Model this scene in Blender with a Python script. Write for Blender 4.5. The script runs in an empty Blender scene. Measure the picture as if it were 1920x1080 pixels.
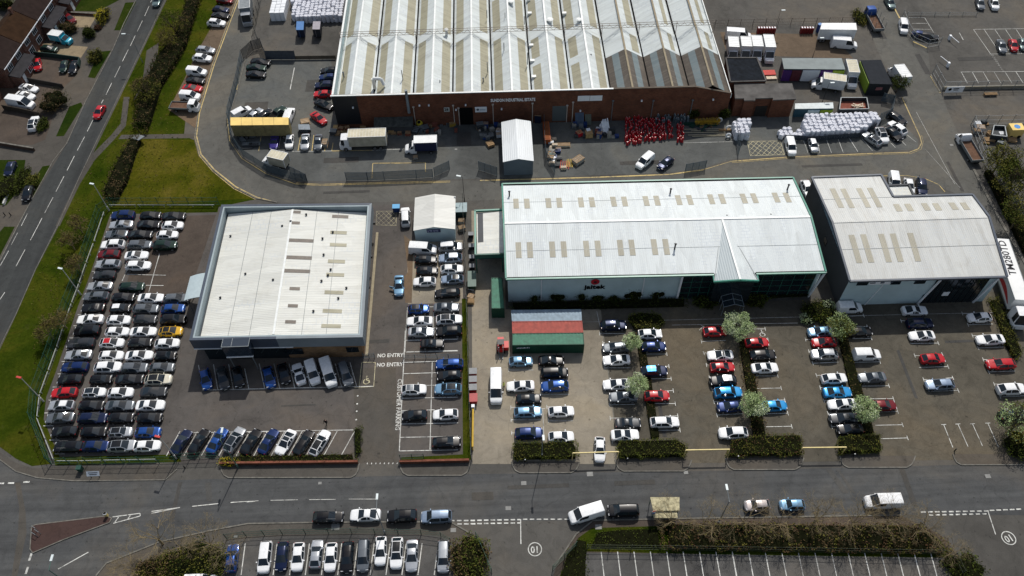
import bpy, math, random
from mathutils import Vector, Matrix
random.seed(11)
R = math.radians
C = bpy.context.scene.collection
SC = bpy.context.scene

# ---------------------------------------------------------------- camera (drone, 112 m up, looking down about 53 degrees)
F, CAMH = 1510.0, 112.0
_n = Vector((-90, -1980, F)).normalized()
_h = Vector((1, -.0214, 0))
_z = _n.cross(_h).normalized()
if _z.y > 0: _z = -_z
_x = _n.cross(_z)
cam_d = bpy.data.cameras.new('camera'); cam = bpy.data.objects.new('camera', cam_d); C.objects.link(cam)
cam_d.sensor_width = 36; cam_d.lens = F/1920*36; cam_d.clip_start = 1; cam_d.clip_end = 5000
cam.matrix_world = Matrix(((_x.x, -_x.y, -_x.z, 0), (_n.x, -_n.y, -_n.z, 0), (_z.x, -_z.y, -_z.z, CAMH), (0, 0, 0, 1)))
SC.camera = cam

def P(px, py, z=0.0):
    """photo pixel (1920 wide) -> the point of the world on the level z"""
    d = Vector((px-960, py-540, F)); w = Vector((d.dot(_x), d.dot(_n), d.dot(_z)))
    t = (z-CAMH)/w.z
    return Vector((w.x*t, w.y*t, z))

# ---------------------------------------------------------------- light
w = bpy.data.worlds.new('World'); SC.world = w; w.use_nodes = True
nt = w.node_tree; bg = nt.nodes['Background']
sky = nt.nodes.new('ShaderNodeTexSky'); sky.sky_type = 'NISHITA'; sky.sun_disc = False
SUN_AZ, SUN_EL = 15.2, 52.0
sky.sun_elevation = R(SUN_EL); sky.sun_rotation = R(SUN_AZ); sky.air_density = 1.3; sky.dust_density = 2.5
# broken white cloud in the sky (seen only as reflections in roofs and glass)
tc = nt.nodes.new('ShaderNodeTexCoord'); cn = nt.nodes.new('ShaderNodeTexNoise'); cn.inputs['Scale'].default_value = 2.6; cn.inputs['Detail'].default_value = 6
nt.links.new(tc.outputs['Generated'], cn.inputs['Vector'])
cr = nt.nodes.new('ShaderNodeValToRGB'); cr.color_ramp.elements[0].position = .5; cr.color_ramp.elements[1].position = .62
nt.links.new(cn.outputs['Fac'], cr.inputs['Fac'])
mx = nt.nodes.new('ShaderNodeMixRGB'); mx.inputs[2].default_value = (4.2, 4.4, 4.8, 1)
nt.links.new(cr.outputs['Color'], mx.inputs[0]); nt.links.new(sky.outputs['Color'], mx.inputs[1]); nt.links.new(mx.outputs['Color'], bg.inputs['Color'])
bg.inputs['Strength'].default_value = .095
sl = bpy.data.lights.new('sun', 'SUN'); sl.energy = 3.8; sl.angle = R(.55); sl.color = (1, .96, .9)
so = bpy.data.objects.new('sun', sl); C.objects.link(so)
_s = Vector((math.sin(R(SUN_AZ))*math.cos(R(SUN_EL)), math.cos(R(SUN_AZ))*math.cos(R(SUN_EL)), math.sin(R(SUN_EL))))
so.rotation_euler = _s.to_track_quat('Z', 'Y').to_euler(); so.location = (0, 100, 150)
vs = SC.view_settings; vs.view_transform = 'Standard'; vs.look = 'None'; vs.exposure = 0.0; vs.gamma = 1; vs.use_curve_mapping = False

# ---------------------------------------------------------------- materials
MATS = {}
def newmat(n):
    m = bpy.data.materials.new(n); m.use_nodes = True; MATS[n] = m
    return m, m.node_tree, m.node_tree.nodes['Principled BSDF']
def noise(nt, scale, detail=4, vec=None, rough=.55, dist=0):
    n = nt.nodes.new('ShaderNodeTexNoise'); n.inputs['Scale'].default_value = scale; n.inputs['Detail'].default_value = detail
    n.inputs['Roughness'].default_value = rough; n.inputs['Distortion'].default_value = dist
    if vec: nt.links.new(vec, n.inputs['Vector'])
    return n.outputs['Fac']
def ramp(nt, fac, stops):
    r = nt.nodes.new('ShaderNodeValToRGB'); e = r.color_ramp.elements
    while len(e) < len(stops): e.new(.5)
    for i, (p, c) in enumerate(stops):
        e[i].position = p; e[i].color = (*c, 1) if len(c) == 3 else c
    nt.links.new(fac, r.inputs['Fac']); return r.outputs['Color']
def mix(nt, fac, a, b, mode='MIX'):
    m = nt.nodes.new('ShaderNodeMixRGB'); m.blend_type = mode
    for i, v in ((0, fac), (1, a), (2, b)):
        if isinstance(v, (int, float)): m.inputs[i].default_value = v
        elif isinstance(v, tuple): m.inputs[i].default_value = (*v, 1)
        else: nt.links.new(v, m.inputs[i])
    return m.outputs['Color']
def objvec(nt, scale=(1, 1, 1), rot=0):
    t = nt.nodes.new('ShaderNodeTexCoord'); mp = nt.nodes.new('ShaderNodeMapping'); mp.inputs['Scale'].default_value = scale
    mp.inputs['Rotation'].default_value = (0, 0, rot)
    nt.links.new(t.outputs['Object'], mp.inputs['Vector']); return mp.outputs['Vector']
def bump(nt, bs, h, strength=.3, dist=.05):
    b = nt.nodes.new('ShaderNodeBump'); b.inputs['Strength'].default_value = strength; b.inputs['Distance'].default_value = dist
    nt.links.new(h, b.inputs['Height']); nt.links.new(b.outputs['Normal'], bs.inputs['Normal'])
def sc(c, k): return tuple(min(1, v*k) for v in c)

def flat(n, c, rough=.6, metal=0, var=.18, scale=1.5, coat=0):
    """ordinary solid colour with slight wear"""
    if n in MATS: return MATS[n]
    m, nt, bs = newmat(n); v = objvec(nt)
    f = noise(nt, scale, 5, v)
    nt.links.new(ramp(nt, f, [(.3, sc(c, 1-var)), (.7, sc(c, 1+var*.6))]), bs.inputs['Base Color'])
    bs.inputs['Roughness'].default_value = rough; bs.inputs['Metallic'].default_value = metal
    bs.inputs['Specular IOR Level'].default_value = .06 if rough >= .8 else .25 if rough >= .55 else .45
    if coat: bs.inputs['Coat Weight'].default_value = coat; bs.inputs['Coat Roughness'].default_value = .08
    return m
def ground(n, c, stain=.35, patch=None, rough=.9, grain=.22, warm=(1.1, 1, .88), streak=None):
    """asphalt / concrete: tone drift, stains, fine grain, small dark spots, optional directional wear"""
    m, nt, bs = newmat(n); v = objvec(nt)
    a = noise(nt, .045, 6, v, .62, .6)
    col = ramp(nt, a, [(.32, sc(c, 1-stain)), (.5, c), (.68, tuple(c[i]*(1+stain*.6)*warm[i] for i in range(3)))])
    b = noise(nt, .5, 8, v, .7, 1.0)
    col = mix(nt, 1, col, ramp(nt, b, [(.3, (1-grain,)*3), (.55, (1, 1, 1)), (.75, (1+grain*.5,)*3)]), 'MULTIPLY')
    g = noise(nt, 9, 4, v, .8)
    col = mix(nt, 1, col, ramp(nt, g, [(.3, (1-grain,)*3), (.7, (1+grain,)*3)]), 'MULTIPLY')
    vo = nt.nodes.new('ShaderNodeTexVoronoi'); vo.feature = 'DISTANCE_TO_EDGE'; vo.inputs['Scale'].default_value = .11; 
    dv = nt.nodes.new('ShaderNodeVectorMath'); nz = nt.nodes.new('ShaderNodeTexNoise'); nz.inputs['Scale'].default_value = .35; nz.inputs['Detail'].default_value = 6
    nt.links.new(v, nz.inputs['Vector']); sc_ = nt.nodes.new('ShaderNodeVectorMath'); sc_.operation = 'SCALE'; sc_.inputs['Scale'].default_value = 3.2
    nt.links.new(nz.outputs['Color'], sc_.inputs[0]); nt.links.new(v, dv.inputs[0]); nt.links.new(sc_.outputs[0], dv.inputs[1]); nt.links.new(dv.outputs[0], vo.inputs['Vector'])
    crack = ramp(nt, vo.outputs['Distance'], [(0, (.72, .72, .72)), (.012, (1, 1, 1))])
    col = mix(nt, .55, col, mix(nt, 1, col, crack, 'MULTIPLY'))
    sp = noise(nt, 1.6, 2, v, .5)
    col = mix(nt, 1, col, ramp(nt, sp, [(.26, (.6, .6, .6)), (.33, (1, 1, 1))]), 'MULTIPLY')
    if streak:
        s = noise(nt, 1, 4, objvec(nt, streak[0], streak[1]), .6)
        col = mix(nt, 1, col, ramp(nt, s, [(.35, (.82, .82, .82)), (.65, (1.16, 1.16, 1.14))]), 'MULTIPLY')
    nt.links.new(col, bs.inputs['Base Color']); bs.inputs['Roughness'].default_value = rough
    bs.inputs['Specular IOR Level'].default_value = .15
    bump(nt, bs, g, .25, .03)
    return m
def wornpaint(n, c, under=(.09, .087, .08)):
    m, nt, bs = newmat(n); v = objvec(nt)
    f = ramp(nt, noise(nt, 1.5, 9, v, .8, .5), [(.36, (0, 0, 0)), (.5, (1, 1, 1))]); g = ramp(nt, noise(nt, .16, 3, v, .5), [(.35, (.5, .5, .5)), (.6, (1, 1, 1))])
    nt.links.new(mix(nt, mix(nt, 1, f, g, 'MULTIPLY'), under, c), bs.inputs['Base Color']); bs.inputs['Roughness'].default_value = .85; return m
def grassm(n, a, b, c):
    m, nt, bs = newmat(n); v = objvec(nt)
    col = ramp(nt, noise(nt, .09, 7, v, .65, .8), [(.33, a), (.5, b), (.66, c)])
    col = mix(nt, 1, col, ramp(nt, noise(nt, 2.2, 8, v, .85), [(.3, (.5, .53, .48)), (.7, (1.45, 1.4, 1.3))]), 'MULTIPLY')
    col = mix(nt, 1, col, ramp(nt, noise(nt, .4, 5, v, .7, 1.5), [(.3, (.8, .84, .78)), (.7, (1.12, 1.1, 1.08))]), 'MULTIPLY')
    col = mix(nt, ramp(nt, noise(nt, .35, 5, v, .7), [(.6, (0, 0, 0)), (.8, (.6, .6, .6))]), col, (.085, .078, .03))
    nt.links.new(col, bs.inputs['Base Color']); bs.inputs['Roughness'].default_value = 1; bs.inputs['Specular IOR Level'].default_value = .0
    bump(nt, bs, noise(nt, 14, 4, v, .8), .8, .12); return m
def roofm(n, c, axis='x', pitch=.8, dirt=(.35, .33, .28), amount=.3, rot=0.0, rough=.55, dash=0, metal=0):
    """profiled sheet roof: ribs, sheet tone changes, run-off streaks along the slope, optional rows of short marks"""
    m, nt, bs = newmat(n); t = nt.nodes.new('ShaderNodeTexCoord'); v = objvec(nt, (1, 1, 1), rot)
    sx = nt.nodes.new('ShaderNodeSeparateXYZ'); nt.links.new(v, sx.inputs[0])
    k = (2.2, .16, .16) if axis == 'y' else (.16, 2.2, .16)         # streaks run along the slope
    st = noise(nt, 1, 6, objvec(nt, k, rot), .7)
    col = mix(nt, ramp(nt, st, [(.5, (0, 0, 0)), (.78, (amount,)*3)]), c, dirt)
    col = mix(nt, ramp(nt, noise(nt, .35, 6, v, .7, .5), [(.52, (0, 0, 0)), (.8, (amount*.9,)*3)]), col, dirt)
    sh = nt.nodes.new('ShaderNodeTexVoronoi'); sh.inputs['Scale'].default_value = 1
    nt.links.new(objvec(nt, (.16, .95, .02) if axis == 'x' else (.95, .16, .02), rot), sh.inputs['Vector'])
    sep = nt.nodes.new('ShaderNodeSeparateColor'); nt.links.new(sh.outputs['Color'], sep.inputs[0])
    col = mix(nt, 1, col, ramp(nt, sep.outputs[0], [(0, (.9, .9, .9)), (1, (1.04, 1.04, 1.04))]), 'MULTIPLY')
    if dash:                                                       # rows of short grey marks, painted as shadows at the sheet laps
        o = nt.nodes.new('ShaderNodeTexBrick'); o.inputs['Scale'].default_value = 1; o.inputs['Mortar Size'].default_value = .1; o.inputs['Mortar Smooth'].default_value = .3
        o.inputs['Brick Width'].default_value = 1.1 if axis == 'y' else .9; o.inputs['Row Height'].default_value = .62 if axis == 'y' else 1.1
        o.inputs['Color1'].default_value = (0, 0, 0, 1); o.inputs['Color2'].default_value = (0, 0, 0, 1); o.inputs['Mortar'].default_value = (1, 1, 1, 1)
        nt.links.new(v, o.inputs['Vector'])
        msk = ramp(nt, noise(nt, 1, 3, objvec(nt, (.3, .12, .1) if axis == 'y' else (.12, .35, .1), rot), .7), [(.5, (0, 0, 0)), (.62, (dash,)*3)])
        fac = mix(nt, 1, o.outputs['Color'], msk, 'MULTIPLY')
        col = mix(nt, fac, col, (.42, .46, .5))
    nt.links.new(col, bs.inputs['Base Color']); bs.inputs['Roughness'].default_value = rough; bs.inputs['Metallic'].default_value = metal
    wv = nt.nodes.new('ShaderNodeTexWave'); wv.inputs['Scale'].default_value = pitch; wv.bands_direction = 'Y' if axis == 'x' else 'X'
    nt.links.new(v, wv.inputs['Vector']); bump(nt, bs, wv.outputs['Fac'], .35, .06)
    return m
def brickm(n, a, b, mortar=(.2, .18, .16), scale=1.0):
    m, nt, bs = newmat(n)
    t = nt.nodes.new('ShaderNodeTexCoord'); s = nt.nodes.new('ShaderNodeSeparateXYZ'); cb = nt.nodes.new('ShaderNodeCombineXYZ')
    nt.links.new(t.outputs['Object'], s.inputs[0])
    ad = nt.nodes.new('ShaderNodeMath'); ad.operation = 'ADD'; nt.links.new(s.outputs[0], ad.inputs[0]); nt.links.new(s.outputs[1], ad.inputs[1])
    nt.links.new(ad.outputs[0], cb.inputs[0]); nt.links.new(s.outputs[2], cb.inputs[1])
    o = nt.nodes.new('ShaderNodeTexBrick'); o.inputs['Scale'].default_value = scale; o.inputs['Brick Width'].default_value = .45; o.inputs['Row Height'].default_value = .15; o.inputs['Mortar Size'].default_value = .012
    o.inputs['Color1'].default_value = (*a, 1); o.inputs['Color2'].default_value = (*b, 1); o.inputs['Mortar'].default_value = (*mortar, 1)
    nt.links.new(cb.outputs[0], o.inputs['Vector'])
    col = mix(nt, 1, o.outputs['Color'], ramp(nt, noise(nt, .4, 6, objvec(nt), .7), [(.3, (.65, .65, .65)), (.7, (1.25, 1.25, 1.25))]), 'MULTIPLY')
    nt.links.new(col, bs.inputs['Base Color']); bs.inputs['Roughness'].default_value = .9; bs.inputs['Specular IOR Level'].default_value = .08; return m
def glassm(n, c=(.012, .016, .02), rough=.06, spec=.8):
    m, nt, bs = newmat(n); bs.inputs['Base Color'].default_value = (*c, 1); bs.inputs['Roughness'].default_value = rough
    bs.inputs['Specular IOR Level'].default_value = spec; return m
def leafm(n, cols, rough=.85):
    m, nt, bs = newmat(n); v = objvec(nt)
    st = [(.3+.4*i/(len(cols)-1), c) for i, c in enumerate(cols)]
    col = ramp(nt, noise(nt, 1.1, 5, v, .7), st)
    col = mix(nt, 1, col, ramp(nt, noise(nt, 11, 2, v, .8), [(.3, (.6, .6, .6)), (.7, (1.4, 1.4, 1.35))]), 'MULTIPLY')
    nt.links.new(col, bs.inputs['Base Color']); bs.inputs['Roughness'].default_value = rough; bs.inputs['Specular IOR Level'].default_value = .04; return m

# ---------------------------------------------------------------- mesh helpers
class MB:
    def __init__(s): s.v = []; s.f = []; s.m = []
    def poly(s, pts, m=0):
        b = len(s.v); s.v += [tuple(p) for p in pts]; s.f.append(tuple(range(b, b+len(pts)))); s.m.append(m); return s
    def prism(s, xy, z0, z1, m=0, mt=None):
        """z0/z1 may be lists (per corner)"""
        n = len(xy); a = z0 if isinstance(z0, (list, tuple)) else [z0]*n; c = z1 if isinstance(z1, (list, tuple)) else [z1]*n
        ar = sum(xy[i][0]*xy[(i+1) % n][1]-xy[(i+1) % n][0]*xy[i][1] for i in range(n))
        if ar < 0: xy = xy[::-1]; a = a[::-1]; c = c[::-1]
        b = len(s.v); s.v += [(xy[i][0], xy[i][1], a[i]) for i in range(n)]+[(xy[i][0], xy[i][1], c[i]) for i in range(n)]
        s.f.append(tuple(range(b+n-1, b-1, -1))); s.m.append(m); s.f.append(tuple(range(b+n, b+2*n))); s.m.append(m if mt is None else mt)
        for i in range(n):
            j = (i+1) % n; s.f.append((b+i, b+j, b+n+j, b+n+i)); s.m.append(m)
        return s
    def box(s, c, d, rz=0, m=0, mt=None, dirv=None):
        if dirv is not None: rz = math.atan2(dirv[1], dirv[0])
        co, si = math.cos(rz), math.sin(rz); hx, hy, hz = d[0]/2, d[1]/2, d[2]/2
        xy = [(c[0]+x*co-y*si, c[1]+x*si+y*co) for x, y in ((-hx, -hy), (hx, -hy), (hx, hy), (-hx, hy))]
        return s.prism(xy, c[2]-hz, c[2]+hz, m, mt)
    def bar(s, p, q, wd, ht, m=0):
        """box from p to q (points on its axis)"""
        p, q = Vector(p), Vector(q); d = q-p
        if d.length < 1e-4: return s
        d.normalize(); up = Vector((0, 0, 1)) if abs(d.z) < .95 else Vector((0, 1, 0))
        a = d.cross(up).normalized(); u = a.cross(d); b = len(s.v)
        for e in (p, q):
            for i, j in ((-1, -1), (1, -1), (1, 1), (-1, 1)): s.v.append(tuple(e+a*i*wd/2+u*j*ht/2))
        for f in ((0, 1, 2, 3), (7, 6, 5, 4), (0, 4, 5, 1), (1, 5, 6, 2), (2, 6, 7, 3), (3, 7, 4, 0)):
            s.f.append(tuple(b+k for k in f)); s.m.append(m)
        return s
    def tube(s, p, q, r0, r1=None, n=6, m=0, caps=True):
        r1 = r0 if r1 is None else r1; p, q = Vector(p), Vector(q); d = (q-p)
        if d.length < 1e-5: return s
        d.normalize(); a = d.orthogonal().normalized(); u = d.cross(a); b = len(s.v)
        for e, r in ((p, r0), (q, r1)):
            for i in range(n):
                t = 2*math.pi*i/n; s.v.append(tuple(e+a*math.cos(t)*r+u*math.sin(t)*r))
        for i in range(n):
            j = (i+1) % n; s.f.append((b+i, b+j, b+n+j, b+n+i)); s.m.append(m)
        if caps: s.f.append(tuple(b+i for i in range(n-1, -1, -1))); s.m.append(m); s.f.append(tuple(b+n+i for i in range(n))); s.m.append(m)
        return s
    def strip(s, pts, wd, z=None, m=0):
        """flat painted line along points"""
        pts = [Vector(p) for p in pts]
        for p, q in zip(pts, pts[1:]):
            d = (q-p); d.z = 0
            if d.length < 1e-3: continue
            d.normalize(); a = Vector((-d.y, d.x, 0))*wd/2; e = d*wd*.0
            zz = [p.z, q.z] if z is None else [z, z]
            s.k = (getattr(s, 'k', 0)+1) % 16; zz = [v+s.k*.0011 for v in zz]
            s.poly([(p.x-a.x-e.x, p.y-a.y-e.y, zz[0]), (q.x-a.x+e.x, q.y-a.y+e.y, zz[1]), (q.x+a.x+e.x, q.y+a.y+e.y, zz[1]), (p.x+a.x-e.x, p.y+a.y-e.y, zz[0])], m)
        return s
    def build(s, name, mats, parent=None, smooth=False, at=None, link=True):
        me = bpy.data.meshes.new(name); me.from_pydata(s.v, [], s.f)
        if not isinstance(mats, (list, tuple)): mats = [mats]
        for mt in mats: me.materials.append(mt)
        for p, k in zip(me.polygons, s.m): p.material_index = k
        if smooth:
            for p in me.polygons: p.use_smooth = True
            if smooth is not True: me.set_sharp_from_angle(angle=R(smooth))
        me.update(); o = bpy.data.objects.new(name, me); C.objects.link(o)
        if parent is not None: adopt(o, parent)
        return o
def adopt(o, parent):
    o.parent = parent
    if not parent.get('_local'): o.matrix_parent_inverse = chain(parent).inverted()
def chain(o):
    m = o.matrix_basis.copy()
    return (chain(o.parent) @ o.matrix_parent_inverse @ m) if o.parent else m
def tag(o, label, cat, group=None, kind=None):
    if label: o['label'] = label
    if cat: o['category'] = cat
    if group: o['group'] = group
    if kind: o['kind'] = kind
    return o
def thing(name, loc, label, cat, group=None, rz=0):
    o = bpy.data.objects.new(name, None); o.empty_display_size = .5; C.objects.link(o)
    o.location = loc; o.rotation_euler = (0, 0, rz); return tag(o, label, cat, group)
def struct(name, mb, mat, **k):
    o = mb.build(name, mat, **k); o['kind'] = 'structure'; return o
def copytree(o, parent=None):
    c = o.copy(); C.objects.link(c)
    if parent: c.parent = parent
    for ch in o.children: copytree(ch, c)
    return c
def textmesh(s, size, name, mat, parent, M, extrude=.0, bold=0.0, sx=1.0, align='CENTER'):
    cu = bpy.data.curves.new(name, 'FONT'); cu.body = s; cu.size = size; cu.align_x = align; cu.align_y = 'CENTER'; cu.extrude = extrude; cu.offset = bold; cu.resolution_u = 2
    t = bpy.data.objects.new(name, cu); C.objects.link(t)
    dg = bpy.context.evaluated_depsgraph_get(); me = bpy.data.meshes.new_from_object(t.evaluated_get(dg))
    bpy.data.objects.remove(t); bpy.data.curves.remove(cu)
    me.transform(Matrix.Diagonal((sx, 1, 1, 1))); me.transform(M); me.materials.clear(); me.materials.append(mat); me.name = name
    o = bpy.data.objects.new(name, me); C.objects.link(o)
    if parent is not None: adopt(o, parent)
    return o
def frame(o, xdir, ydir):
    """matrix placing text: x along xdir, y along ydir, at o"""
    x = Vector(xdir).normalized(); y = Vector(ydir).normalized(); z = x.cross(y)
    return Matrix(((x.x, y.x, z.x, o[0]), (x.y, y.y, z.y, o[1]), (x.z, y.z, z.z, o[2]), (0, 0, 0, 1)))
def PL(pts, z=0): return [P(x, y, z) for x, y in pts]
TL = dict(A=(60, 380, 4.5), B=(60, 600, 3.857), D=(300, 640, 4.155), E=(680, 360, 3.6), Fq=(680, 620, 3.857), G=(920, 560, 3.178), H=(1260, 560, 3.176),
          I=(1560, 540, 3.0), J=(400, 860, 3.84), K=(860, 860, 3.84), L=(1360, 860, 3.43), M=(0, 0, 4), N=(0, 230, 4), O=(360, 0, 4), Pq=(400, 180, 4.5),
          Q=(740, 180, 4.5), Rr=(1100, 180, 4.5), S=(1480, 180, 4.364), T=(1560, 0, 4), U=(1280, 0, 4), V=(0, 820, 4), W=(340, 370, 3.374))
def px(t, x, y): a = TL[t]; return (a[0]+x/a[2], a[1]+y/a[2])
# ================================================================ GROUND
GREY = flat('trim_grey', (.18, .18, .18)); WHITE_L = wornpaint('line_white', (.6, .6, .56))
YEL_L = wornpaint('line_yellow', (.56, .42, .16)); KERB = flat('kerb_stone', (.15, .143, .125), .9, var=.4)
PALEY = wornpaint('line_pale_yellow', (.5, .45, .28))
m_base = ground('asphalt_general', (.085, .081, .073)); m_road = ground('asphalt_road', (.07, .072, .073), .25, streak=((.03, .8, .1), R(-1)))
m_lroad = ground('asphalt_side_road', (.047, .05, .05), .2, streak=((.5, .02, .1), R(-25)))
m_serv = ground('asphalt_service_road', (.1, .098, .088), .3); m_lot = ground('asphalt_dealer_lot', (.088, .08, .073), .3)
m_conc = ground('concrete_yard', (.24, .212, .165), .28, warm=(1.05, 1, .9)); m_paver = ground('block_paving', (.089, .08, .062), .28, grain=.3)
m_foot = ground('footway_asphalt', (.075, .069, .06), .25); m_yard = ground('asphalt_yard', (.09, .094, .09), .4)
m_brown = ground('drive_brown', (.072, .057, .046), .35); m_earth = ground('earth_strip', (.12, .088, .06), .35); m_sand = ground('gravel_pale', (.24, .19, .12), .25)
m_red = ground('red_island', (.055, .034, .03), .2); m_park = ground('asphalt_south_lot', (.085, .083, .079), .4)
m_grass = grassm('grass_verge', (.017, .032, .003), (.036, .05, .005), (.066, .064, .009)); m_grassy = grassm('grass_dry', (.036, .046, .004), (.066, .066, .007), (.11, .09, .018))
m_lawn = grassm('lawn_grass', (.014, .028, .005), (.022, .036, .006), (.032, .042, .009))

g = MB(); B = 900
g.poly([(-B, -300, 0), (B, -300, 0), (B, 1500, 0), (-B, 1500, 0)]); struct('ground', g, m_base)
def sheet(name, pts, mat, z):
    return struct(name, MB().poly(PL(pts, 0) if 0 else [(p.x, p.y, z) for p in PL(pts)]), mat)
def orient(pts):
    q = PL(pts); a = sum(q[i].x*q[(i+1) % len(q)].y-q[(i+1) % len(q)].x*q[i].y for i in range(len(q)))
    return q if a > 0 else q[::-1]
def area(name, pts, mat, z):
    return struct(name, MB().poly([(p.x, p.y, z) for p in orient(pts)]), mat)
def slab(name, pts, mat, z, kerb=False):
    """raised footway or island with a kerb edge"""
    q = orient(pts); return struct(name, MB().prism([(p.x, p.y) for p in q], -.05, z), mat)
def kerb(pts, w=.17, h=.12, mat=None, name='kerb'):
    mb = MB(); q = PL(pts)
    for i, (a, b) in enumerate(zip(q, q[1:])): mb.bar((a.x, a.y, h/2), (b.x, b.y, h/2), w, h+(i % 2)*.003)
    return struct(name, mb, mat or KERB)

# roads
L_left = [(262, -20), (255, 0), (232, 45), (212, 92), (160, 192), (125, 270), (100, 302), (57, 380), (32, 427), (0, 490), (-60, 600), (-300, 1000)]
L_right = [(318, -20), (310, 0), (245, 135), (180, 268), (147, 337), (110, 420), (67, 505), (30, 590), (0, 650), (-60, 760), (-200, 1000)]
area('side_road', L_left+L_right[::-1], m_lroad, .004)
main_n = [(-300, 860), (0, 862), (30, 884), (70, 896), (140, 902), (310, 901), (400, 898), (660, 894), (880, 889), (1280, 884), (1600, 877), (1920, 868), (2200, 860)]
main_s = [(2200, 955), (1920, 966), (1700, 965), (1110, 975), (845, 978), (700, 978), (582, 979), (465, 981), (400, 993), (300, 1015), (200, 1055), (170, 1100), (100, 1180), (-300, 1180)]
area('main_road', main_n+main_s, m_road, .008)
serv_w = [(452, -30), (445, 0), (400, 120), (372, 212), (366, 255), (375, 290), (400, 319), (440, 352), (480, 372), (520, 380)]
serv_in = [(478, -30), (474, 57), (447, 165), (428, 222), (433, 262), (455, 295), (500, 324), (555, 343), (600, 345), (740, 342), (844, 339), (1018, 335), (1100, 333), (1255, 327), (1318, 318), (1369, 302), (1478, 294), (1640, 287), (1709, 285), (1727, 275), (1727, 262), (1691, 180), (1645, 95), (1612, 0), (1600, -30)]
east_r = [(1665, -30), (1685, 32), (1710, 77), (1740, 92), (1745, 140), (1762, 172), (1824, 315), (1869, 403), (1920, 492), (2010, 640), (1890, 600)]
area('service_road', serv_w+[(700, 379), (900, 376), (1490, 345), (1530, 330), (1640, 326), (1740, 340), (1830, 380), (1895, 520), (1905, 600), (1960, 720), (2050, 720)]+east_r[:-2][::-1]+serv_in[::-1], m_serv, .006)
# lots and yards
area('dealer_lot_ground', [(200, 397), (868, 381), (884, 870), (95, 868), (78, 800), (76, 760)], m_lot, .010)
area('lot_brown_patch', [(330, 405), (405, 403), (352, 560), (300, 552), (235, 545), (252, 470)], m_brown, .014)
area('side_lane_earth', [(757, 440), (775, 455), (772, 568), (760, 568), (757, 520), (765, 510)], m_earth, .016)
area('concrete_pad_ground', [(763, 450), (868, 450), (868, 568), (765, 570)], m_sand if 0 else m_conc, .014)
area('concrete_yard_ground', [(884, 395), (945, 395), (948, 580), (1126, 577), (1161, 870), (886, 870)], m_conc, .010)
area('right_lot_paving', [(1126, 577), (1930, 545), (1990, 860), (1161, 870)], m_paver, .010)
area('yard_ground', [(452, 110), (620, 110), (640, 236), (1640, 215), (1700, 240), (1722, 262), (1720, 280), (1640, 284), (1478, 291), (1369, 299), (1318, 315), (1255, 324), (1018, 332), (740, 339), (555, 340), (500, 321), (457, 292), (437, 262), (431, 222)], m_yard, .009)
area('gas_yard_stained_ground', [(1350, 60), (1560, 65), (1600, 110), (1440, 105), (1360, 92)], m_earth, .012)
area('customer_path_strip', [(660, 690), (672, 868), (748, 868), (742, 690)], m_brown if 0 else m_foot, .0135)
# greenery on the west side
area('grass_verge', [(322, -20), (440, -20), (405, 80), (352, 180), (345, 255), (362, 262), (372, 292), (398, 322), (438, 355), (478, 374), (410, 388), (202, 396), (150, 530), (72, 758), (76, 800), (95, 870), (60, 874), (30, 860), (0, 838), (-60, 830), (-60, 760), (0, 655), (30, 592), (67, 507), (110, 424), (150, 340), (184, 268), (248, 135)], m_grass, .02)
area('dry_grass_field', [(262, 262), (364, 262), (372, 292), (398, 322), (438, 355), (474, 372), (300, 383), (214, 388), (238, 350)], m_grassy, .024)
area('parking_earth_strip', [(433, -20), (449, -20), (400, 118), (372, 212), (366, 240), (316, 206), (345, 150), (368, 100), (398, 48)], m_earth, .026)
area('footpath', [(232, 182), (243, 182), (236, 236), (214, 262), (178, 300), (150, 345), (112, 424), (104, 424), (146, 337), (172, 290), (208, 254), (226, 232)], m_foot, .028)
area('footpath', [(275, 95), (298, 80), (296, 100), (278, 150), (250, 190), (268, 148)], m_foot, .029)
area('footpath', [(228, 253), (364, 251), (364, 259), (222, 261)], m_foot, .030)
area('footway', [(-60, 845), (0, 848), (30, 868), (62, 878), (100, 876), (330, 874), (332, 882), (320, 896), (310, 899), (140, 901), (70, 895), (30, 883), (0, 861), (-60, 858)], m_foot, .018)
area('grass_strip', [(100, 857), (200, 855), (336, 852), (340, 866), (104, 873)], m_grass, .022)
area('grass_strip', [(205, 395), (197, 401), (176, 460), (163, 498), (150, 536), (136, 573), (120, 619), (108, 656), (93, 700), (77, 743), (72, 787), (89, 828), (102, 858), (112, 857), (98, 826), (82, 786), (87, 744), (103, 702), (118, 658), (131, 620), (146, 575), (161, 537), (174, 500), (187, 462), (207, 402), (408, 398), (410, 388), (204, 389)], m_grass, .023)
# residential side
area('driveway_paving', [(-60, -20), (262, -20), (212, 92), (160, 192), (125, 270), (57, 380), (0, 490), (-60, 600)], m_foot, .012)
area('driveway_paving', [(60, 108), (150, 108), (140, 145), (118, 165), (20, 150)], m_brown, .016)
area('driveway_paving', [(15, 155), (118, 165), (85, 262), (60, 272), (0, 270), (-60, 270), (-60, 200)], m_brown, .017)
area('driveway_gravel', [(108, 22), (185, 24), (168, 52), (120, 50)], m_sand, .018)
area('driveway_gravel', [(70, 80), (165, 88), (152, 108), (62, 104)], m_sand, .018)
area('lawn', [(135, -20), (262, -20), (182, 22), (118, 20)], m_lawn, .02)
area('grass_patch', [(235, 5), (255, 4), (228, 57), (214, 57)], m_lawn, .02)
area('grass_patch', [(185, 97), (208, 95), (178, 147), (165, 145)], m_lawn, .02)
area('grass_patch', [(130, 200), (152, 192), (155, 198), (120, 255), (105, 256)], m_lawn, .02)
area('grass_patch', [(80, 312), (94, 310), (62, 372), (50, 380), (58, 345)], m_lawn, .02)
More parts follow.
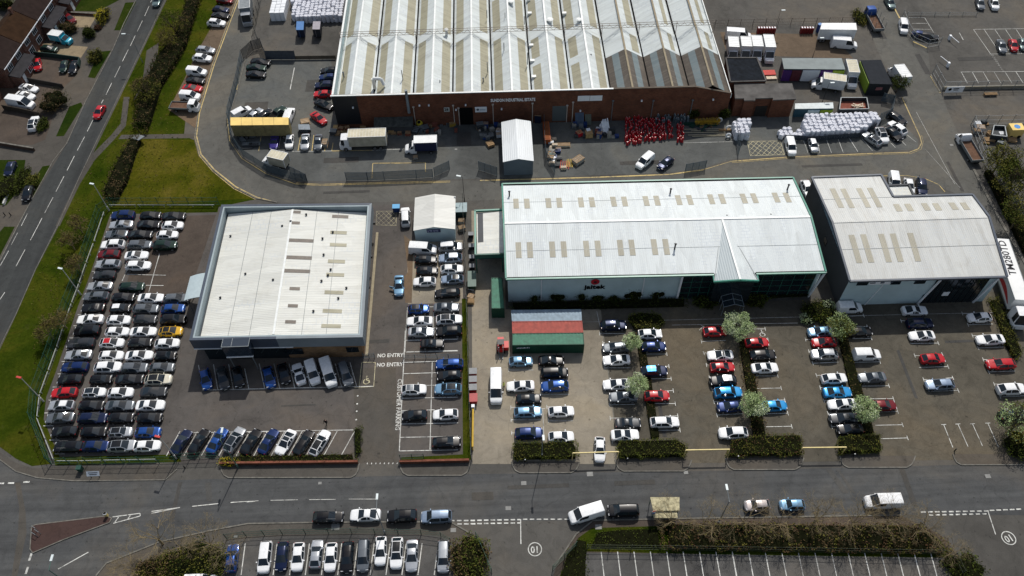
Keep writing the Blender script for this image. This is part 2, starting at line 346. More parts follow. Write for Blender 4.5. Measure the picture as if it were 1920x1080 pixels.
area('grass_patch', [(8, 425), (28, 425), (0, 480), (-40, 520), (-30, 470)], m_lawn, .02)
area('garden_lawn', [(-40, 300), (48, 300), (40, 350), (12, 385), (-40, 385)], m_lawn, .022)
# south side
area('verge_paving', [(170, 1100), (200, 1057), (300, 1017), (400, 995), (465, 983), (582, 981), (700, 980), (845, 980), (880, 1000), (915, 1040), (920, 1100)], m_foot, .015)
area('south_lot_ground', [(400, 1100), (412, 1030), (430, 1012), (520, 1006), (700, 1002), (815, 1004), (845, 1012), (862, 1100)], m_park, .018)
area('verge_paving', [(1030, 1100), (1045, 1058), (1080, 1003), (1112, 977), (1690, 967), (1760, 1000), (1850, 1100)], m_brown, .015)
area('grass_bank', [(1085, 1008), (1110, 990), (1250, 986), (1690, 985), (1760, 1010), (1790, 1050), (1100, 1034), (1098, 1100), (1040, 1100)], m_grass, .02)
area('southeast_lot_ground', [(1098, 1036), (1780, 1046), (1790, 1100), (1096, 1100)], m_park, .024)
slab('traffic_island', [(60, 987), (70, 984), (200, 968), (210, 972), (206, 980), (120, 1012), (62, 1036), (57, 1030)], m_red, .13)
kerb([(60, 987), (68, 984), (200, 968), (210, 972), (206, 980), (120, 1012), (62, 1037), (57, 1030), (60, 987)], .14, .14)
# footways between the lots and the main road
def footisland(x0, x1, yt, yb, r=16):
    pts = [(x0, yt), (x0+3, yb-r*.75), (x0+r*.45, yb-r*.3), (x0+r, yb), (x1-r, yb-.3), (x1-r*.45, yb-r*.35), (x1-3, yb-r*.8), (x1, yt)]
    slab('footway', pts, m_foot, .1); kerb(pts[:], .16, .13)
footisland(413, 674, 869, 896); footisland(749, 882, 867, 892); footisland(959, 1087, 866, 887); footisland(1153, 1297, 862, 884)
footisland(1360, 1507, 859, 881); footisland(1574, 1716, 855, 877); footisland(1786, 1990, 852, 872)
kerb([(0, 862), (30, 884), (70, 896), (140, 902), (310, 900), (332, 880)], .15, .1)
kerb([(180, 1080), (200, 1056), (300, 1016), (400, 994), (465, 982), (582, 980), (700, 979), (845, 979), (885, 1002)], .2, .1)
kerb([(1040, 1062), (1080, 1002), (1112, 976), (1300, 972), (1690, 966)], .2, .1)
kerb(L_left[:10], .15, .1); kerb(L_right[:9], .12, .08)
kerb(serv_w, .2, .12); kerb(serv_in[1:8], .18, .12); kerb([(1824, 315), (1869, 403), (1925, 500)], .5, .14); kerb([(1745, 140), (1762, 172)], .3, .12)
kerb([(1127, 600), (1145, 730), (1160, 868)], .14, .04)

# ================================================================ PAINTED MARKINGS
mk = MB(); yk = MB(); py_ = MB()
ZM = .034
def ln(a, b, wd=.11, mb=None): (mb or mk).strip(PL([a, b], ZM), wd)
def T2(t, *pts): return [px(t, *p) for p in pts]
# broken centre line of the side road
for a, b in (((1140, 0), (1128, 18)), ((1118, 45), (1085, 120)), ((1068, 155), (1030, 235)), ((1015, 265), (977, 345)), ((962, 372), (918, 460)), ((902, 495), (860, 580)), ((838, 622), (795, 710)), ((775, 748), (760, 775)), ((697, 900), (655, 985))): ln(px('M', *a), px('M', *b), .12)
for a, b in (((635, 105), (580, 208)), ((558, 250), (503, 358)), ((480, 402), (420, 517)), ((398, 560), (335, 678)), ((316, 715), (228, 882)), ((188, 952), (120, 1078))): ln(px('N', *a), px('N', *b), .12)
ln((9, 548), (-20, 590), .12)
for a, b in (((205, 683), (160, 773)), ((132, 825), (85, 915)), ((65, 960), (0, 1075))): ln(px('N', *a), px('N', *b), .1)
# main road
for a, b in (((0, 345), (30, 345)), ((60, 343), (106, 343)), ((175, 336), (222, 333))): ln(px('V', *a), px('V', *b), .25)
for a, b in (((845, 597), (1050, 570)), ((850, 645), (1052, 590)), ((1050, 570), (1052, 590)), ((890, 598), (862, 636)), ((978, 586), (960, 610)), ((1137, 556), (1350, 526)), ((1137, 570), (1350, 526)), ((1440, 518), (1640, 497)), ((1730, 489), (1755, 487)), ((1850, 484), (1915, 479)), ((435, 988), (663, 861))): ln(px('V', *a), px('V', *b), .13)
for a, b in (((238, 868), (218, 925)), ((210, 972), (192, 1025))): ln(px('V', *a), px('V', *b), .3)
for a, b in (((125, 315), (325, 303)), ((412, 300), (608, 296)), ((690, 295), (880, 293)), ((975, 291), (1170, 291))): ln(px('J', *a), px('J', *b), .09)
for i in range(6): 
    for y in (446, 470): x = 1705+49*i+(0 if y == 446 else 52); (ln(px('J', x, y), px('J', x+32, y), .2) if x < 1900 else None)
for i in range(10):
    for y in (446-i*.8, 470-i*.8):
        x = -10+48*i
        if x < 440: ln(px('K', x, y), px('K', min(x+32, 442), y), .2)
for i in range(7): ln(px('K', 462+50*i, 436), px('K', 494+50*i, 436), .16)
ln(px('K', 446, 436), px('K', 448, 615), .13)
for i in range(10): ln(px('L', 1258+45*i, 344-i*.8), px('L', 1288+45*i, 343-i*.8), .2); ln(px('L', 1310+43*i, 363-i*.9), px('L', 1336+43*i, 362-i*.9), .2) if i < 9 else None
for i in range(5): ln(px('L', 1700+43*i, 333-i*2), px('L', 1730+43*i, 332-i*2), .18)
ln(px('L', 1688, 335), px('L', 1738, 487), .13)
# roundels with 10, read by drivers coming from the south lots
def ring(c, r):
    for i in range(28):
        a, b = 2*math.pi*i/28, 2*math.pi*(i+1)/28
        mk.strip([(c.x+r*math.cos(a), c.y+r*math.sin(a), ZM), (c.x+r*math.cos(b), c.y+r*math.sin(b), ZM)], .13)
for c, rot in ((P(1003, 1030), 0), (P(1891, 1009), .25)):
    ring(c, .93)
    o = textmesh('10', 1.35, 'speed_marking', WHITE_L, None, frame((c.x, c.y, ZM), (-math.cos(rot), math.sin(rot)*-1, 0), (math.sin(rot), -math.cos(rot), 0)), sx=.9, bold=.02); o['kind'] = 'structure'
# dealer lot
front = [(300, 185, 335, 380), (417, 180, 450, 375), (535, 178, 571, 372), (660, 213, 692, 370), (773, 173, 815, 366), (888, 173, 932, 364), (1006, 173, 1050, 362), (1120, 173, 1172, 358), (1365, 173, 1415, 355), (1480, 165, 1532, 350)]
for x0, y0, x1, y1 in front: ln(px('D', x0, y0), px('D', x1, y1), .12)
ln(px('D', 333, 380), px('D', 1660, 350), .13)
ln(px('D', 230, 712), px('D', 1510, 690), .13)
for i in range(11): ln(px('D', 50+136*i, 892), px('D', 50+136*i+125*.85, 700), .12)
# disabled bay
for a, b in (((1572, 165), (1650, 165)), ((1572, 165), (1552, 350))): ln(px('D', *a), px('D', *b), .1, py_)
for a, b in (((0, 228), (92, 230)), ((92, 230), (80, 403)), ((-60, 412), (80, 403))): ln(px('Fq', *a), px('Fq', *b), .1, py_)
def wheelchair(c, s, mb):
    q = [(0, .55), (0, .1), (.35, .05), (.5, -.35)]
    mb.strip([(c.x+a*s, c.y+b*s, ZM) for a, b in q], .13*s)
    for i in range(9):
        a, b = R(120+30*i), R(150+30*i); mb.strip([(c.x+math.cos(a)*.4*s, c.y-.15*s+math.sin(a)*.4*s, ZM), (c.x+math.cos(b)*.4*s, c.y-.15*s+math.sin(b)*.4*s, ZM)], .12*s)
    mb.strip([(c.x-.08*s, c.y+.7*s, ZM), (c.x+.1*s, c.y+.7*s, ZM)], .17*s); mb.strip([(c.x, c.y+.35*s, ZM), (c.x+.3*s, c.y+.33*s, ZM)], .1*s)
wheelchair(P(687, 714), 1.15, py_); wheelchair(P(1429, 626), 1.0, mk)
# customer bays
ln(px('Fq', 308, 0), px('Fq', 265, 870), .13); ln(px('E', 302, 780), px('E', 285, 1078), .12)
for y in (66, 152): ln(px('Fq', 312, y+3), px('Fq', 690, y-6), .12)
for y, xe in ((227, 560), (309, 560), (400, 530), (487, 688), (578, 520), (673, 690), (770, 690), (868, 690)): ln(px('Fq', 300-(y-227)*.05, y+2), px('Fq', xe, y-6), .12)
ln(px('Fq', 503, 225), px('Fq', 487, 862), .12); ln(px('E', 480, 780), px('E', 475, 915), .1)
for y in (847, 923, 1000, 1075): ln(px('E', 300, y+4), px('E', 640 if y > 950 else 500, y-6), .11)
ln(px('E', 440, 776), px('E', 560, 772), .11)
for tx, t, pt, s in (('NO ENTRY', 'NO ENTRY', px('Fq', 196, 247), 1.0), ('NO ENTRY', 0, px('Fq', 200, 180), 1.0)):
    p = P(*pt); o = textmesh(tx, 1.0, 'entry_lettering', WHITE_L, None, frame((p.x, p.y, ZM), (1, -.01, 0), (.01, 1, 0)), bold=.025, sx=.86); o['kind'] = 'structure'
p0, p1 = P(*px('Fq', 268, 352)), P(*px('Fq', 250, 718)); d = (p1-p0).normalized(); c = (p0+p1)/2
o = textmesh('CUSTOMER PARKING', .97, 'parking_lettering', WHITE_L, None, frame((c.x, c.y, ZM), d, (-d.y, d.x, 0)), bold=.02, sx=.98); o['kind'] = 'structure'
for i in range(9): mk.strip(PL([(688+i*8, 869-i*.1), (689.5+i*8, 869)], ZM), .25)
for i, y in enumerate((421, 483, 541, 606)): ln(px('D', 1538-i*4, y), px('D', 1543-i*4, y+8), .25)
# bays of the big left lot (seen between the cars)
for a, b in (((1198, 985), (1170, 1075)),): ln(px('N', *a), px('N', *b), .1)
for a, b in (((1075, 430), (985, 755)), ((800, 570), (760, 662)), ((800, 605), (1130, 612)), ((955, 697), (1110, 699)), ((880, 785), (1000, 800)), ((505, 580), (560, 580)), ((385, 945), (420, 945))): ln(px('A', *a), px('A', *b), .1)
for y, x in ((42, 300), (130, 270), (214, 245), (300, 215), (390, 185), (485, 150), (580, 118), (672, 90), (765, 82), (868, 125), (968, 165)): ln(px('B', x, y), px('B', x+72, y), .1)
# concrete yard bays and right lot bays (T-ended)
def tee(a, b, e1=True, e2=False, wd=.1):
    ln(a, b, wd); pa, pb = PL([a, b], ZM); d = (pb-pa).normalized(); n = Vector((-d.y, d.x, 0))*.38
    for f, q in ((e1, pa), (e2, pb)):
        if f: mk.strip([q-n, q+n], wd)
for a, b in (((108, 425), (255, 425)), ((300, 570), (468, 570)), ((120, 648), (150, 648)), ((122, 722), (300, 722)), ((335, 645), (475, 640)), ((345, 728), (490, 728)), ((310, 655), (318, 850)), ((125, 800), (150, 800))): tee(px('G', *a), px('G', *b))
for a, b, l in (((650, 208), (800, 208), 1), ((672, 265), (680, 262), 1), ((680, 412), (832, 412), 1), ((700, 490), (820, 488), 1), ((708, 632), (860, 630), 1), ((712, 712), (865, 710), 1), ((725, 850), (740, 850), 1), ((990, 403), (1062, 402), 0), ((905, 330), (1050, 330), 0), ((940, 478), (1075, 476), 0), ((1000, 550), (1088, 548), 0), ((925, 625), (1100, 625), 0), ((1040, 700), (1115, 698), 0), ((965, 785), (1128, 783), 0)): tee(px('G', *a), px('G', *b), bool(l), not l)
ln(px('G', 632, 75), px('G', 655, 180), .1)
for a, b, l in (((162, 188), (185, 165), 0), ((175, 255), (320, 248), 1), ((190, 325), (205, 322), 1), ((205, 395), (215, 395), 1), ((222, 470), (230, 470), 1), ((238, 542), (255, 540), 1), ((250, 615), (285, 612), 1), ((268, 693), (420, 685), 1), ((283, 770), (440, 765), 1), ((485, 180), (555, 180), 0), ((560, 243), (572, 243), 0), ((500, 460), (630, 460), 0), ((500, 535), (650, 532), 0), ((600, 605), (672, 603), 0), ((560, 685), (690, 682), 0), ((560, 763), (713, 760), 0), ((795, 243), (840, 243), 1), ((815, 313), (850, 313), 1), ((838, 385), (990, 378), 1), ((860, 457), (900, 455), 1), ((882, 530), (900, 530), 1), ((905, 608), (935, 605), 1), ((928, 683), (950, 682), 1), ((952, 762), (985, 762), 1)): tee(px('H', *a), px('H', *b), bool(l), not l)
ln(px('H', 0, 157), px('H', 750, 145), .07); ln((1000, 606), (1900, 585), .05)
for a, b, l in (((100, 158), (178, 155), 0), ((140, 215), (198, 217), 0), ((115, 285), (222, 283), 0), ((125, 418), (270, 415), 0), ((170, 552), (320, 550), 0), ((215, 623), (345, 622), 0), ((265, 697), (370, 695), 0), ((245, 772), (397, 769), 0), ((275, 848), (425, 843), 0), ((388, 184), (412, 184), 1), ((440, 312), (598, 310), 0), ((465, 380), (495, 380), 1), ((490, 447), (653, 442), 0), ((515, 515), (550, 515), 1), ((540, 583), (710, 576), 0), ((620, 372), (600, 372), 1), ((680, 505), (640, 507), 1), ((733, 143), (775, 145), 1), ((765, 207), (905, 202), 1), ((790, 268), (815, 268), 1), ((822, 338), (965, 332), 1), ((850, 402), (885, 404), 1), ((882, 472), (1030, 467), 1), ((912, 540), (940, 541), 1), ((945, 612), (1085, 606), 1), ((978, 680), (985, 700), 1)): tee(px('I', *a), px('I', *b), bool(l), not l)
for x0, y0, x1, y1 in ((628, 768, 680, 897), (708, 765, 765, 892), (790, 764, 846, 888), (876, 760, 936, 895)): tee(px('I', x0, y0), px('I', x1, y1))
# south lots
for i, x0 in enumerate((230, 345, 460, 578, 692, 808, 925, 1040, 1158, 1273, 1388, 1503, 1620)): ln(px('J', x0, 610), px('J', x0-30, 838), .13)
for i in range(9): ln(px('K', 1026+118*i, 670), px('K', 1047+119.5*i, 850), .13)
for i in range(13): ln(px('L', 45+106.3*i, 606), px('L', 72+107.5*i, 760), .13)
# service road yellow lines and bays
def yl(pts, wd=.13, off=None, mb=None):
    q = PL(pts, ZM); (mb or yk).strip(q, wd)
yl([(447, 0), (402, 120), (374, 212), (368.5, 255), (377, 289), (402, 318), (442, 350), (482, 370), (516, 379)], .22)
yl([(443.5, 0), (398.5, 120), (371, 212), (365, 256), (374, 292), (399, 321.5), (439, 354), (479, 374)], .12)
for dd in (0, 2.2): yl([(428-dd, 222), (433-dd, 262+dd), (455-dd*.7, 295+dd), (500, 324+dd), (555, 343+dd), (600, 345.5+dd), (740, 341.5+dd), (844, 339.5+dd)], .13)
yl([(900, 338.5), (1018, 335.5), (1100, 333), (1255, 327), (1318, 318.5)], .28); yl([(1318, 318.5), (1369, 303)], .1); yl([(1369, 302.5), (1478, 294.5), (1640, 287.5), (1705, 285.5), (1722, 279), (1728, 268), (1725, 256), (1691, 182)], .2)
yl([(1372, 305), (1480, 297), (1640, 290), (1708, 288), (1727, 280), (1731, 266), (1728, 254)], .08)
for a, b in (((1640, 330), (1700, 329)), ((1700, 329), (1735, 335)), ((1735, 335), (1760, 346)), ((1760, 346), (1772, 360))): yl([a, b], .14)
yl([(1677, 15), (1687, 34)], .3); yl([(1712, 78), (1738, 90)], .3); yl([(1745, 142), (1763, 174)], .25); yl([(451, 120), (444, 168)], .14)
for a, b in (((405, 330), (383, 465)), ((738, 330), (715, 460)), ((848, 330), (832, 462)), ((948, 360), (940, 465)), ((1010, 395), (1000, 462)), ((1000, 464), (1340, 458))): yl([px('Pq', *a), px('Pq', *b)], .16)
for a, b in (((570, 340), (548, 450)), ((560, 468), (1000, 464)), ((1340, 458), (1600, 448))): ln(px('Pq', *a), px('Pq', *b), .1)
for a, b in (((1345, 570), (1338, 695)), ((1345, 568), (1790, 562)), ((1788, 562), (1790, 640))): yl([px('Pq', *a), px('Pq', *b)], .14)
yl([px('Q', 0, 568), px('Q', 265, 562)], .14); yl([px('Q', 262, 562), px('Q', 258, 640)], .14)
ln(px('Rr', 820, 395), px('Rr', 1240, 385), .1)
ln((770, 130), (740, 168), .2) if 0 else ln((552, 127), (544, 168), .18)
# yellow box hatching
def hatch(quad, nx, ny, mb, wd=.11):
    q = PL(quad, ZM)
    def L(u, v): return q[0].lerp(q[1], u).lerp(q[3].lerp(q[2], u), v)
    for a, b in (((0, 0), (1, 0)), ((1, 0), (1, 1)), ((1, 1), (0, 1)), ((0, 1), (0, 0))): mb.strip([L(*a), L(*b)], wd)
    asp = nx
    for k in range(1, nx+ny):
        for s in (0, 1):
            u0, v0 = (k/nx, 0) if k <= nx else (1, (k-nx)/ny); u1, v1 = (0, k/ny) if k <= ny else ((k-ny)/nx, 1)
            if s: u0, u1 = 1-u0, 1-u1
            mb.strip([L(u0, v0), L(u1, v1)], wd*.8)
hatch([(1401, 265), (1463, 264), (1471, 290), (1407, 292)], 6, 3, py_)
hatch([(706, 396), (743, 396), (743, 423), (705, 422)], 4, 3, py_, .06)
for a, b in (((115, 360), (152, 465)), ((232, 380), (250, 465)), ((305, 360), (345, 465)), ((400, 355), (442, 465)), ((490, 345), (560, 455)), ((570, 320), (680, 448)), ((830, 385), (868, 422)), ((915, 365), (955, 405)), ((965, 320), (1040, 380))): ln(px('S', *a), px('S', *b), .1)
# north-east car park
ln(px('T', 1060, 220), px('T', 1440, 215), .1); ln(px('T', 1180, 405), px('T', 1440, 403), .1)
for x0, x1 in ((1062, 1190), (1142, 1265), (1222, 1345), (1302, 1425), (1382, 1500)): ln(px('T', x0, 222), px('T', x1, 405), .1)
ln(px('T', 965, 540), px('T', 1440, 536), .1)
for i in range(6): ln(px('T', 970+82*i, 540), px('T', 1015+84*i, 625), .1)
ln(px('T', 575, 132), px('T', 695, 132), .1); ln(px('T', 600, 176), px('T', 715, 175), .1); ln(px('T', 610, 218), px('T', 740, 220), .1); ln(px('T', 695, 132), px('T', 765, 248), .1)
ln(px('T', 955, 245), px('T', 985, 300), .14)
for i in range(9): ln(px('T', 1190+i*11, 412+i*15), px('T', 1215+i*9, 415+i*15), .1)
ln((1718, 210), (1790, 345), .06); ln((1735, 280), (1800, 352), .05)
struct('white_road_marking', mk, WHITE_L); struct('yellow_road_marking', yk, YEL_L); struct('pale_road_marking', py_, PALEY)
pq = MB()
for cx, cy, w, h in ((905, 930, 3.2, 1.2), (1010, 912, 9, .6), (330, 940, .6, 6), (1190, 905, 6, .7), (1700, 905, .8, 7), (760, 740, 1, 1), (690, 500, .8, 7), (708, 640, 4, .7), (560, 760, 5.5, .25), (930, 450, .7, 8), (1240, 780, .6, 7), (1390, 540, 9, .5), (1700, 700, .5, 9), (1800, 640, 5, .5), (600, 160, 6, 4), (640, 300, 7, 1.5), (870, 260, 3, 4), (1200, 305, 8, 1), (1560, 310, 12, .6), (1730, 120, 1.2, 7), (1790, 330, .6, 8), (480, 200, 5, 3), (1650, 60, 1.5, 5), (1830, 110, 8, 1.2), (240, 600, .5, 9), (650, 360, 9, .6), (1140, 330, 7, .7)):
    q = P(cx, cy); pq.k = getattr(pq, 'k', 0)+1; a, b, z = w/2, h/2, .0305+pq.k*.0001; pq.poly([(q.x-a, q.y-b, z), (q.x+a, q.y-b*1.05, z), (q.x+a*.98, q.y+b, z), (q.x-a, q.y+b*.96, z)])
struct('trench_patches', pq, ground('patch_dark', (.062, .06, .056), .25))
# manhole covers and repair patches
mh = MB()
for c, s in (((982, 906), .6), ((953, 953), .6), ((1106, 889), .7), ((1286, 886), .5), ((1852, 893), .6), ((629, 988), .9), ((1122, 988), .7), ((442, 1006), .4), ((600, 906), .4), ((850, 994), .6), ((1784, 272), .5), ((855, 280), .4)):
    q = P(*c); mh.box((q.x, q.y, .03), (s*1.3, s, .03), 0)
struct('manhole_covers', mh, flat('iron_cover', (.2, .2, .19), .6))
pt = MB()
for pts in ([(785, 868+12), (800, 880), (812, 985), (796, 985)],): pass
for pts in ([(384+400-400, 905), (396, 905), (398, 940), (388, 940)], [(1548, 880), (1560, 880), (1592, 925), (1580, 925)], [(1568, 880), (1574, 880), (1604, 925), (1598, 925)]):
    pt.poly([(p.x, p.y, .032) for p in orient(pts)])
struct('road_repair_patch', pt, ground('patch_asphalt', (.075, .074, .07), .2))
pt = MB()
for pts in ([(28, 905), (38, 905), (48, 960), (50, 1000), (30, 1090), (20, 1090), (34, 1000), (36, 950)],): pt.poly([(p.x, p.y, .012) for p in orient(pts)])
struct('road_repair_patch', pt, m_foot)
# ================================================================ VEHICLES
def paint(n, c, metal=.0, rough=.28):
    if 'paint_'+n in MATS: return MATS['paint_'+n]
    m, nt, bs = newmat('paint_'+n); v = objvec(nt)
    f = noise(nt, 2.2, 5, v, .7)
    nt.links.new(ramp(nt, f, [(.3, sc(c, .85)), (.7, sc(c, 1.05))]), bs.inputs['Base Color'])
    bs.inputs['Metallic'].default_value = metal; bs.inputs['Roughness'].default_value = rough
    bs.inputs['Coat Weight'].default_value = .3; bs.inputs['Coat Roughness'].default_value = .05; bs.inputs['Specular IOR Level'].default_value = .25
    return m
COL = dict(
 w=('white', (.74, .75, .75), 0), s=('silver', (.42, .44, .46), .5), lg=('light grey', (.36, .38, .4), .4), g=('grey', (.13, .145, .16), .4), dg=('dark grey', (.035, .038, .042), .3),
 k=('black', (.0035, .0035, .0045), 0), b=('blue', (.012, .06, .24), .3), lb=('light blue', (.16, .30, .44), .4), cb=('bright blue', (.02, .25, .55), .25), n=('navy', (.006, .013, .045), .3), db=('dark blue', (.006, .022, .095), .3),
 r=('red', (.42, .012, .018), 0), dr=('dark red', (.14, .008, .012), .2), y=('yellow', (.62, .36, .02), 0), cr=('cream', (.58, .55, .45), 0), dgn=('dark green', (.01, .028, .02), .3), pk=('pinkish silver', (.42, .38, .37), .4), pu=('purple', (.03, .02, .16), .2), sb=('silver blue', (.25, .32, .42), .5), gt=('grey teal', (.12, .17, .17), .4), bs=('sky blue', (.02, .3, .42), 0))
GL = glassm('vehicle_glass', (.012, .018, .024), .05, .45); TYRE = flat('tyre_rubber', (.012, .012, .012), .9); RIM = flat('wheel_rim', (.3, .3, .31), .35, .8)
UND = flat('vehicle_underside', (.01, .01, .01), .9); HL = flat('headlight_lens', (.7, .72, .74), .12, .3); TLT = flat('tail_light_lens', (.3, .01, .01), .25); PLATE_W = flat('number_plate_white', (.7, .7, .66), .5)
# L, W, H, hood height, belt, windscreen base, roof front, roof rear, rear glass foot, deck height
BT = dict(
 hatch=('hatchback', 4.15, 1.78, 1.46, .95, .93, 1.08, 2.0, 3.3, 3.96, .98), saloon=('saloon', 4.6, 1.82, 1.43, .92, .91, 1.28, 2.2, 3.1, 3.98, 1.0),
 estate=('estate car', 4.65, 1.82, 1.47, .93, .92, 1.26, 2.16, 3.9, 4.48, 1.0), suv=('SUV', 4.55, 1.88, 1.66, 1.04, 1.02, 1.16, 2.0, 3.7, 4.36, 1.08),
 coupe=('coupe', 4.4, 1.82, 1.36, .9, .88, 1.36, 2.3, 2.85, 3.85, .97), mini=('small car', 3.75, 1.7, 1.48, .98, .96, .98, 1.62, 3.15, 3.6, 1.0),
 mpv=('people carrier', 4.7, 1.88, 1.8, 1.06, 1.08, .95, 1.75, 4.2, 4.58, 1.1), cabrio=('convertible', 4.2, 1.76, 1.32, .93, .92, 1.4, 2.05, 2.7, 3.3, 1.0),
 svan=('small van', 4.5, 1.85, 1.86, 1.08, 1.12, .95, 1.75, 4.38, 4.48, 1.2), van=('panel van', 5.3, 2.0, 2.1, 1.2, 1.25, .8, 1.65, 5.15, 5.28, 1.3), lvan=('long high-roof van', 6.0, 2.05, 2.5, 1.25, 1.35, .75, 1.75, 5.85, 5.98, 1.4),
 pickup=('pickup', 5.2, 1.85, 1.78, 1.1, 1.08, 1.35, 1.95, 3.1, 3.4, 1.08))
VANS = ('svan', 'van', 'lvan')
def interp(t, pts):
    for (a, va), (b, vb) in zip(pts, pts[1:]):
        if t <= b: return va+(vb-va)*max(0, (t-a))/(b-a)
    return pts[-1][1]
def shell(L, W, H, hh, hb, a, b, c, d, dk, wf, wr, van=False, rearcut=None):
    """lofted body; returns dict part -> (verts, faces)"""
    ts = [0, .07, .28, wf-.40, wf-.24, wf, wf+.24, wf+.40, a, (a+b)/2, b, (b+c)/2-.05, (b+c)/2+.05, c, (c+d)/2, d, wr-.40, wr-.24, wr, wr+.24, wr+.40, L-.2, L-.05, L]
    if van: ts += [b+1.0, b+1.1]
    ts = sorted(t for t in ts if 0 <= t <= L); k = [ts[0]]
    key = {a, b, c, d, wf, wr, L}
    for t in ts[1:]:
        if t-k[-1] > .045: k.append(t)
        elif t in key: k[-1] = t
    ts = k
    top = [(0, hh-.30), (.07, hh-.22), (.28, hh-.09), (a, hh), (b, H-.03), ((b+c)/2, H), (c, H-.05 if not van else H-.02), (d, dk), (L-.2, dk-.02) if d < L-.25 else (d+.001, dk-.01), (L-.05, dk-.1), (L, .62)]
    belt = [(0, hh-.36), (.28, hh-.14), (a, hh-.05), (b, hb), (c, hb+.05), (d, dk-.04), (L, dk-.1)]
    hw = [(0, W*.30), (.07, W*.38), (.28, W*.45), (.9, W*.497), (L-.9, W*.5), (L-.2, W*.455), (L-.05, W*.40), (L, W*.33)] if not van else [(0, W*.36), (.07, W*.42), (.28, W*.465), (.9, W*.5), (L-.2, W*.5), (L, W*.485)]
    rows = []
    for t in ts:
        zt, w_ = interp(t, top), interp(t, hw); zb = min(interp(t, belt), zt-.03)
        z0 = .24
        for wc in (wf, wr):
            e = abs(t-wc)
            if e < .1: z0 = .70
            elif e < .3: z0 = .60
        kk = max(0, min(1, (zt-zb)/.45)); 
        lean = (.215 if not van else .07)
        yr = w_-.06-lean*kk
        rows.append([(w_-.04, z0), (w_, max(.45, z0+.02)), (w_, max(zb-.2, z0+.04)), (w_-.025, zb), (yr, zt-.012-.06*kk), (yr-.07, zt-.004-.015*kk), (yr*.5, zt+.012), (0, zt+.02)])
    n = 8; nc = 15; V = []
    for t, r in zip(ts, rows):
        x = L/2-t
        for y, z in r: V.append((x, y, z))
        for y, z in r[-2::-1]: V.append((x, -y, z))
    parts = {k: [] for k in ('body', 'windscreen', 'rear_window', 'left', 'right', 'under')}
    for i in range(len(ts)-1):
        t0, t1 = ts[i], ts[i+1]; mid = (t0+t1)/2
        for j in range(nc-1):
            f = (i*nc+j, i*nc+j+1, (i+1)*nc+j+1, (i+1)*nc+j)[::-1]
            jj = j if j < 7 else 13-j; side = 'left' if j < 7 else 'right'; p = 'body'
            if a-.001 <= t0 and t1 <= b+.001 and jj >= 5: p = 'windscreen'
            elif c-.001 <= t0 and t1 <= d+.001 and jj >= 5 and not van: p = 'rear_window'
            elif jj == 3 and t1-t0 > .11:
                lo, hi = ((a+b)/2-.001, c+.15) if not van else (a+.3, b+1.02)
                if t0 >= lo and t1 <= hi: p = side
            parts[p].append(f)
        parts['under'].append((i*nc, (i+1)*nc, (i+1)*nc+nc-1, i*nc+nc-1)[::-1])
    e = len(ts)-1
    parts['body'].append(tuple(range(nc))[::-1] if False else tuple(range(nc-1, -1, -1))); parts['body'].append(tuple(e*nc+q for q in range(nc)))
    return V, parts
def submesh(name, V, faces, mats, mi=None, smooth=True, sharp=32):
    idx = {}; v = []; f = []
    for fa in faces:
        g_ = []
        for q in fa:
            if q not in idx: idx[q] = len(v); v.append(V[q])
            g_.append(idx[q])
        f.append(g_)
    me = bpy.data.meshes.new(name); me.from_pydata(v, [], f)
    for m in mats: me.materials.append(m)
    if mi:
        for p, k in zip(me.polygons, mi): p.material_index = k
    if smooth:
        for p in me.polygons: p.use_smooth = True
        me.set_sharp_from_angle(angle=R(sharp))
    return me
def wheelmesh(r=.33, wd=.22):
    mb = MB(); n = 14
    def ringp(rad, y): return [(rad*math.cos(2*math.pi*i/n), y, rad*math.sin(2*math.pi*i/n)) for i in range(n)]
    prof = [(r*.0, -wd/2, 1), (r*.62, -wd/2, 1), (r*.66, -wd/2-.012, 0), (r*.95, -wd/2, 0), (r, -wd/2+.04, 0), (r, wd/2-.04, 0), (r*.95, wd/2, 0), (r*.66, wd/2+.012, 0), (r*.62, wd/2-.02, 0), (0.001, wd/2-.03, 1)]
    rs = [ringp(max(p[0], .001), p[1]) for p in prof]
    for k in range(len(rs)-1):
        for i in range(n):
            j = (i+1) % n; m_ = 1 if (prof[k+1][0] < r*.64 or prof[k][0] < r*.64) else 0
            mb.poly([rs[k][i], rs[k+1][i], rs[k+1][j], rs[k][j]], m_)
    return mb
_wm = wheelmesh().build('wheel', [TYRE, RIM], smooth=35); WHEEL = _wm.data; bpy.data.objects.remove(_wm)
_wm = wheelmesh(.48, .3).build('lorry_wheel', [TYRE, RIM], smooth=35); WHEEL_L = _wm.data; bpy.data.objects.remove(_wm)
def child(name, me, parent, loc=(0, 0, 0), mat=None):
    o = bpy.data.objects.new(name, me); C.objects.link(o); o.parent = parent; o.location = loc
    if mat:
        o.material_slots[0].link = 'OBJECT'; o.material_slots[0].material = mat
    return o
def smallbox(name, d, mat, bev=0):
    o = MB().box((0, 0, 0), d).build(name, mat); me = o.data; bpy.data.objects.remove(o); return me
ME = {}
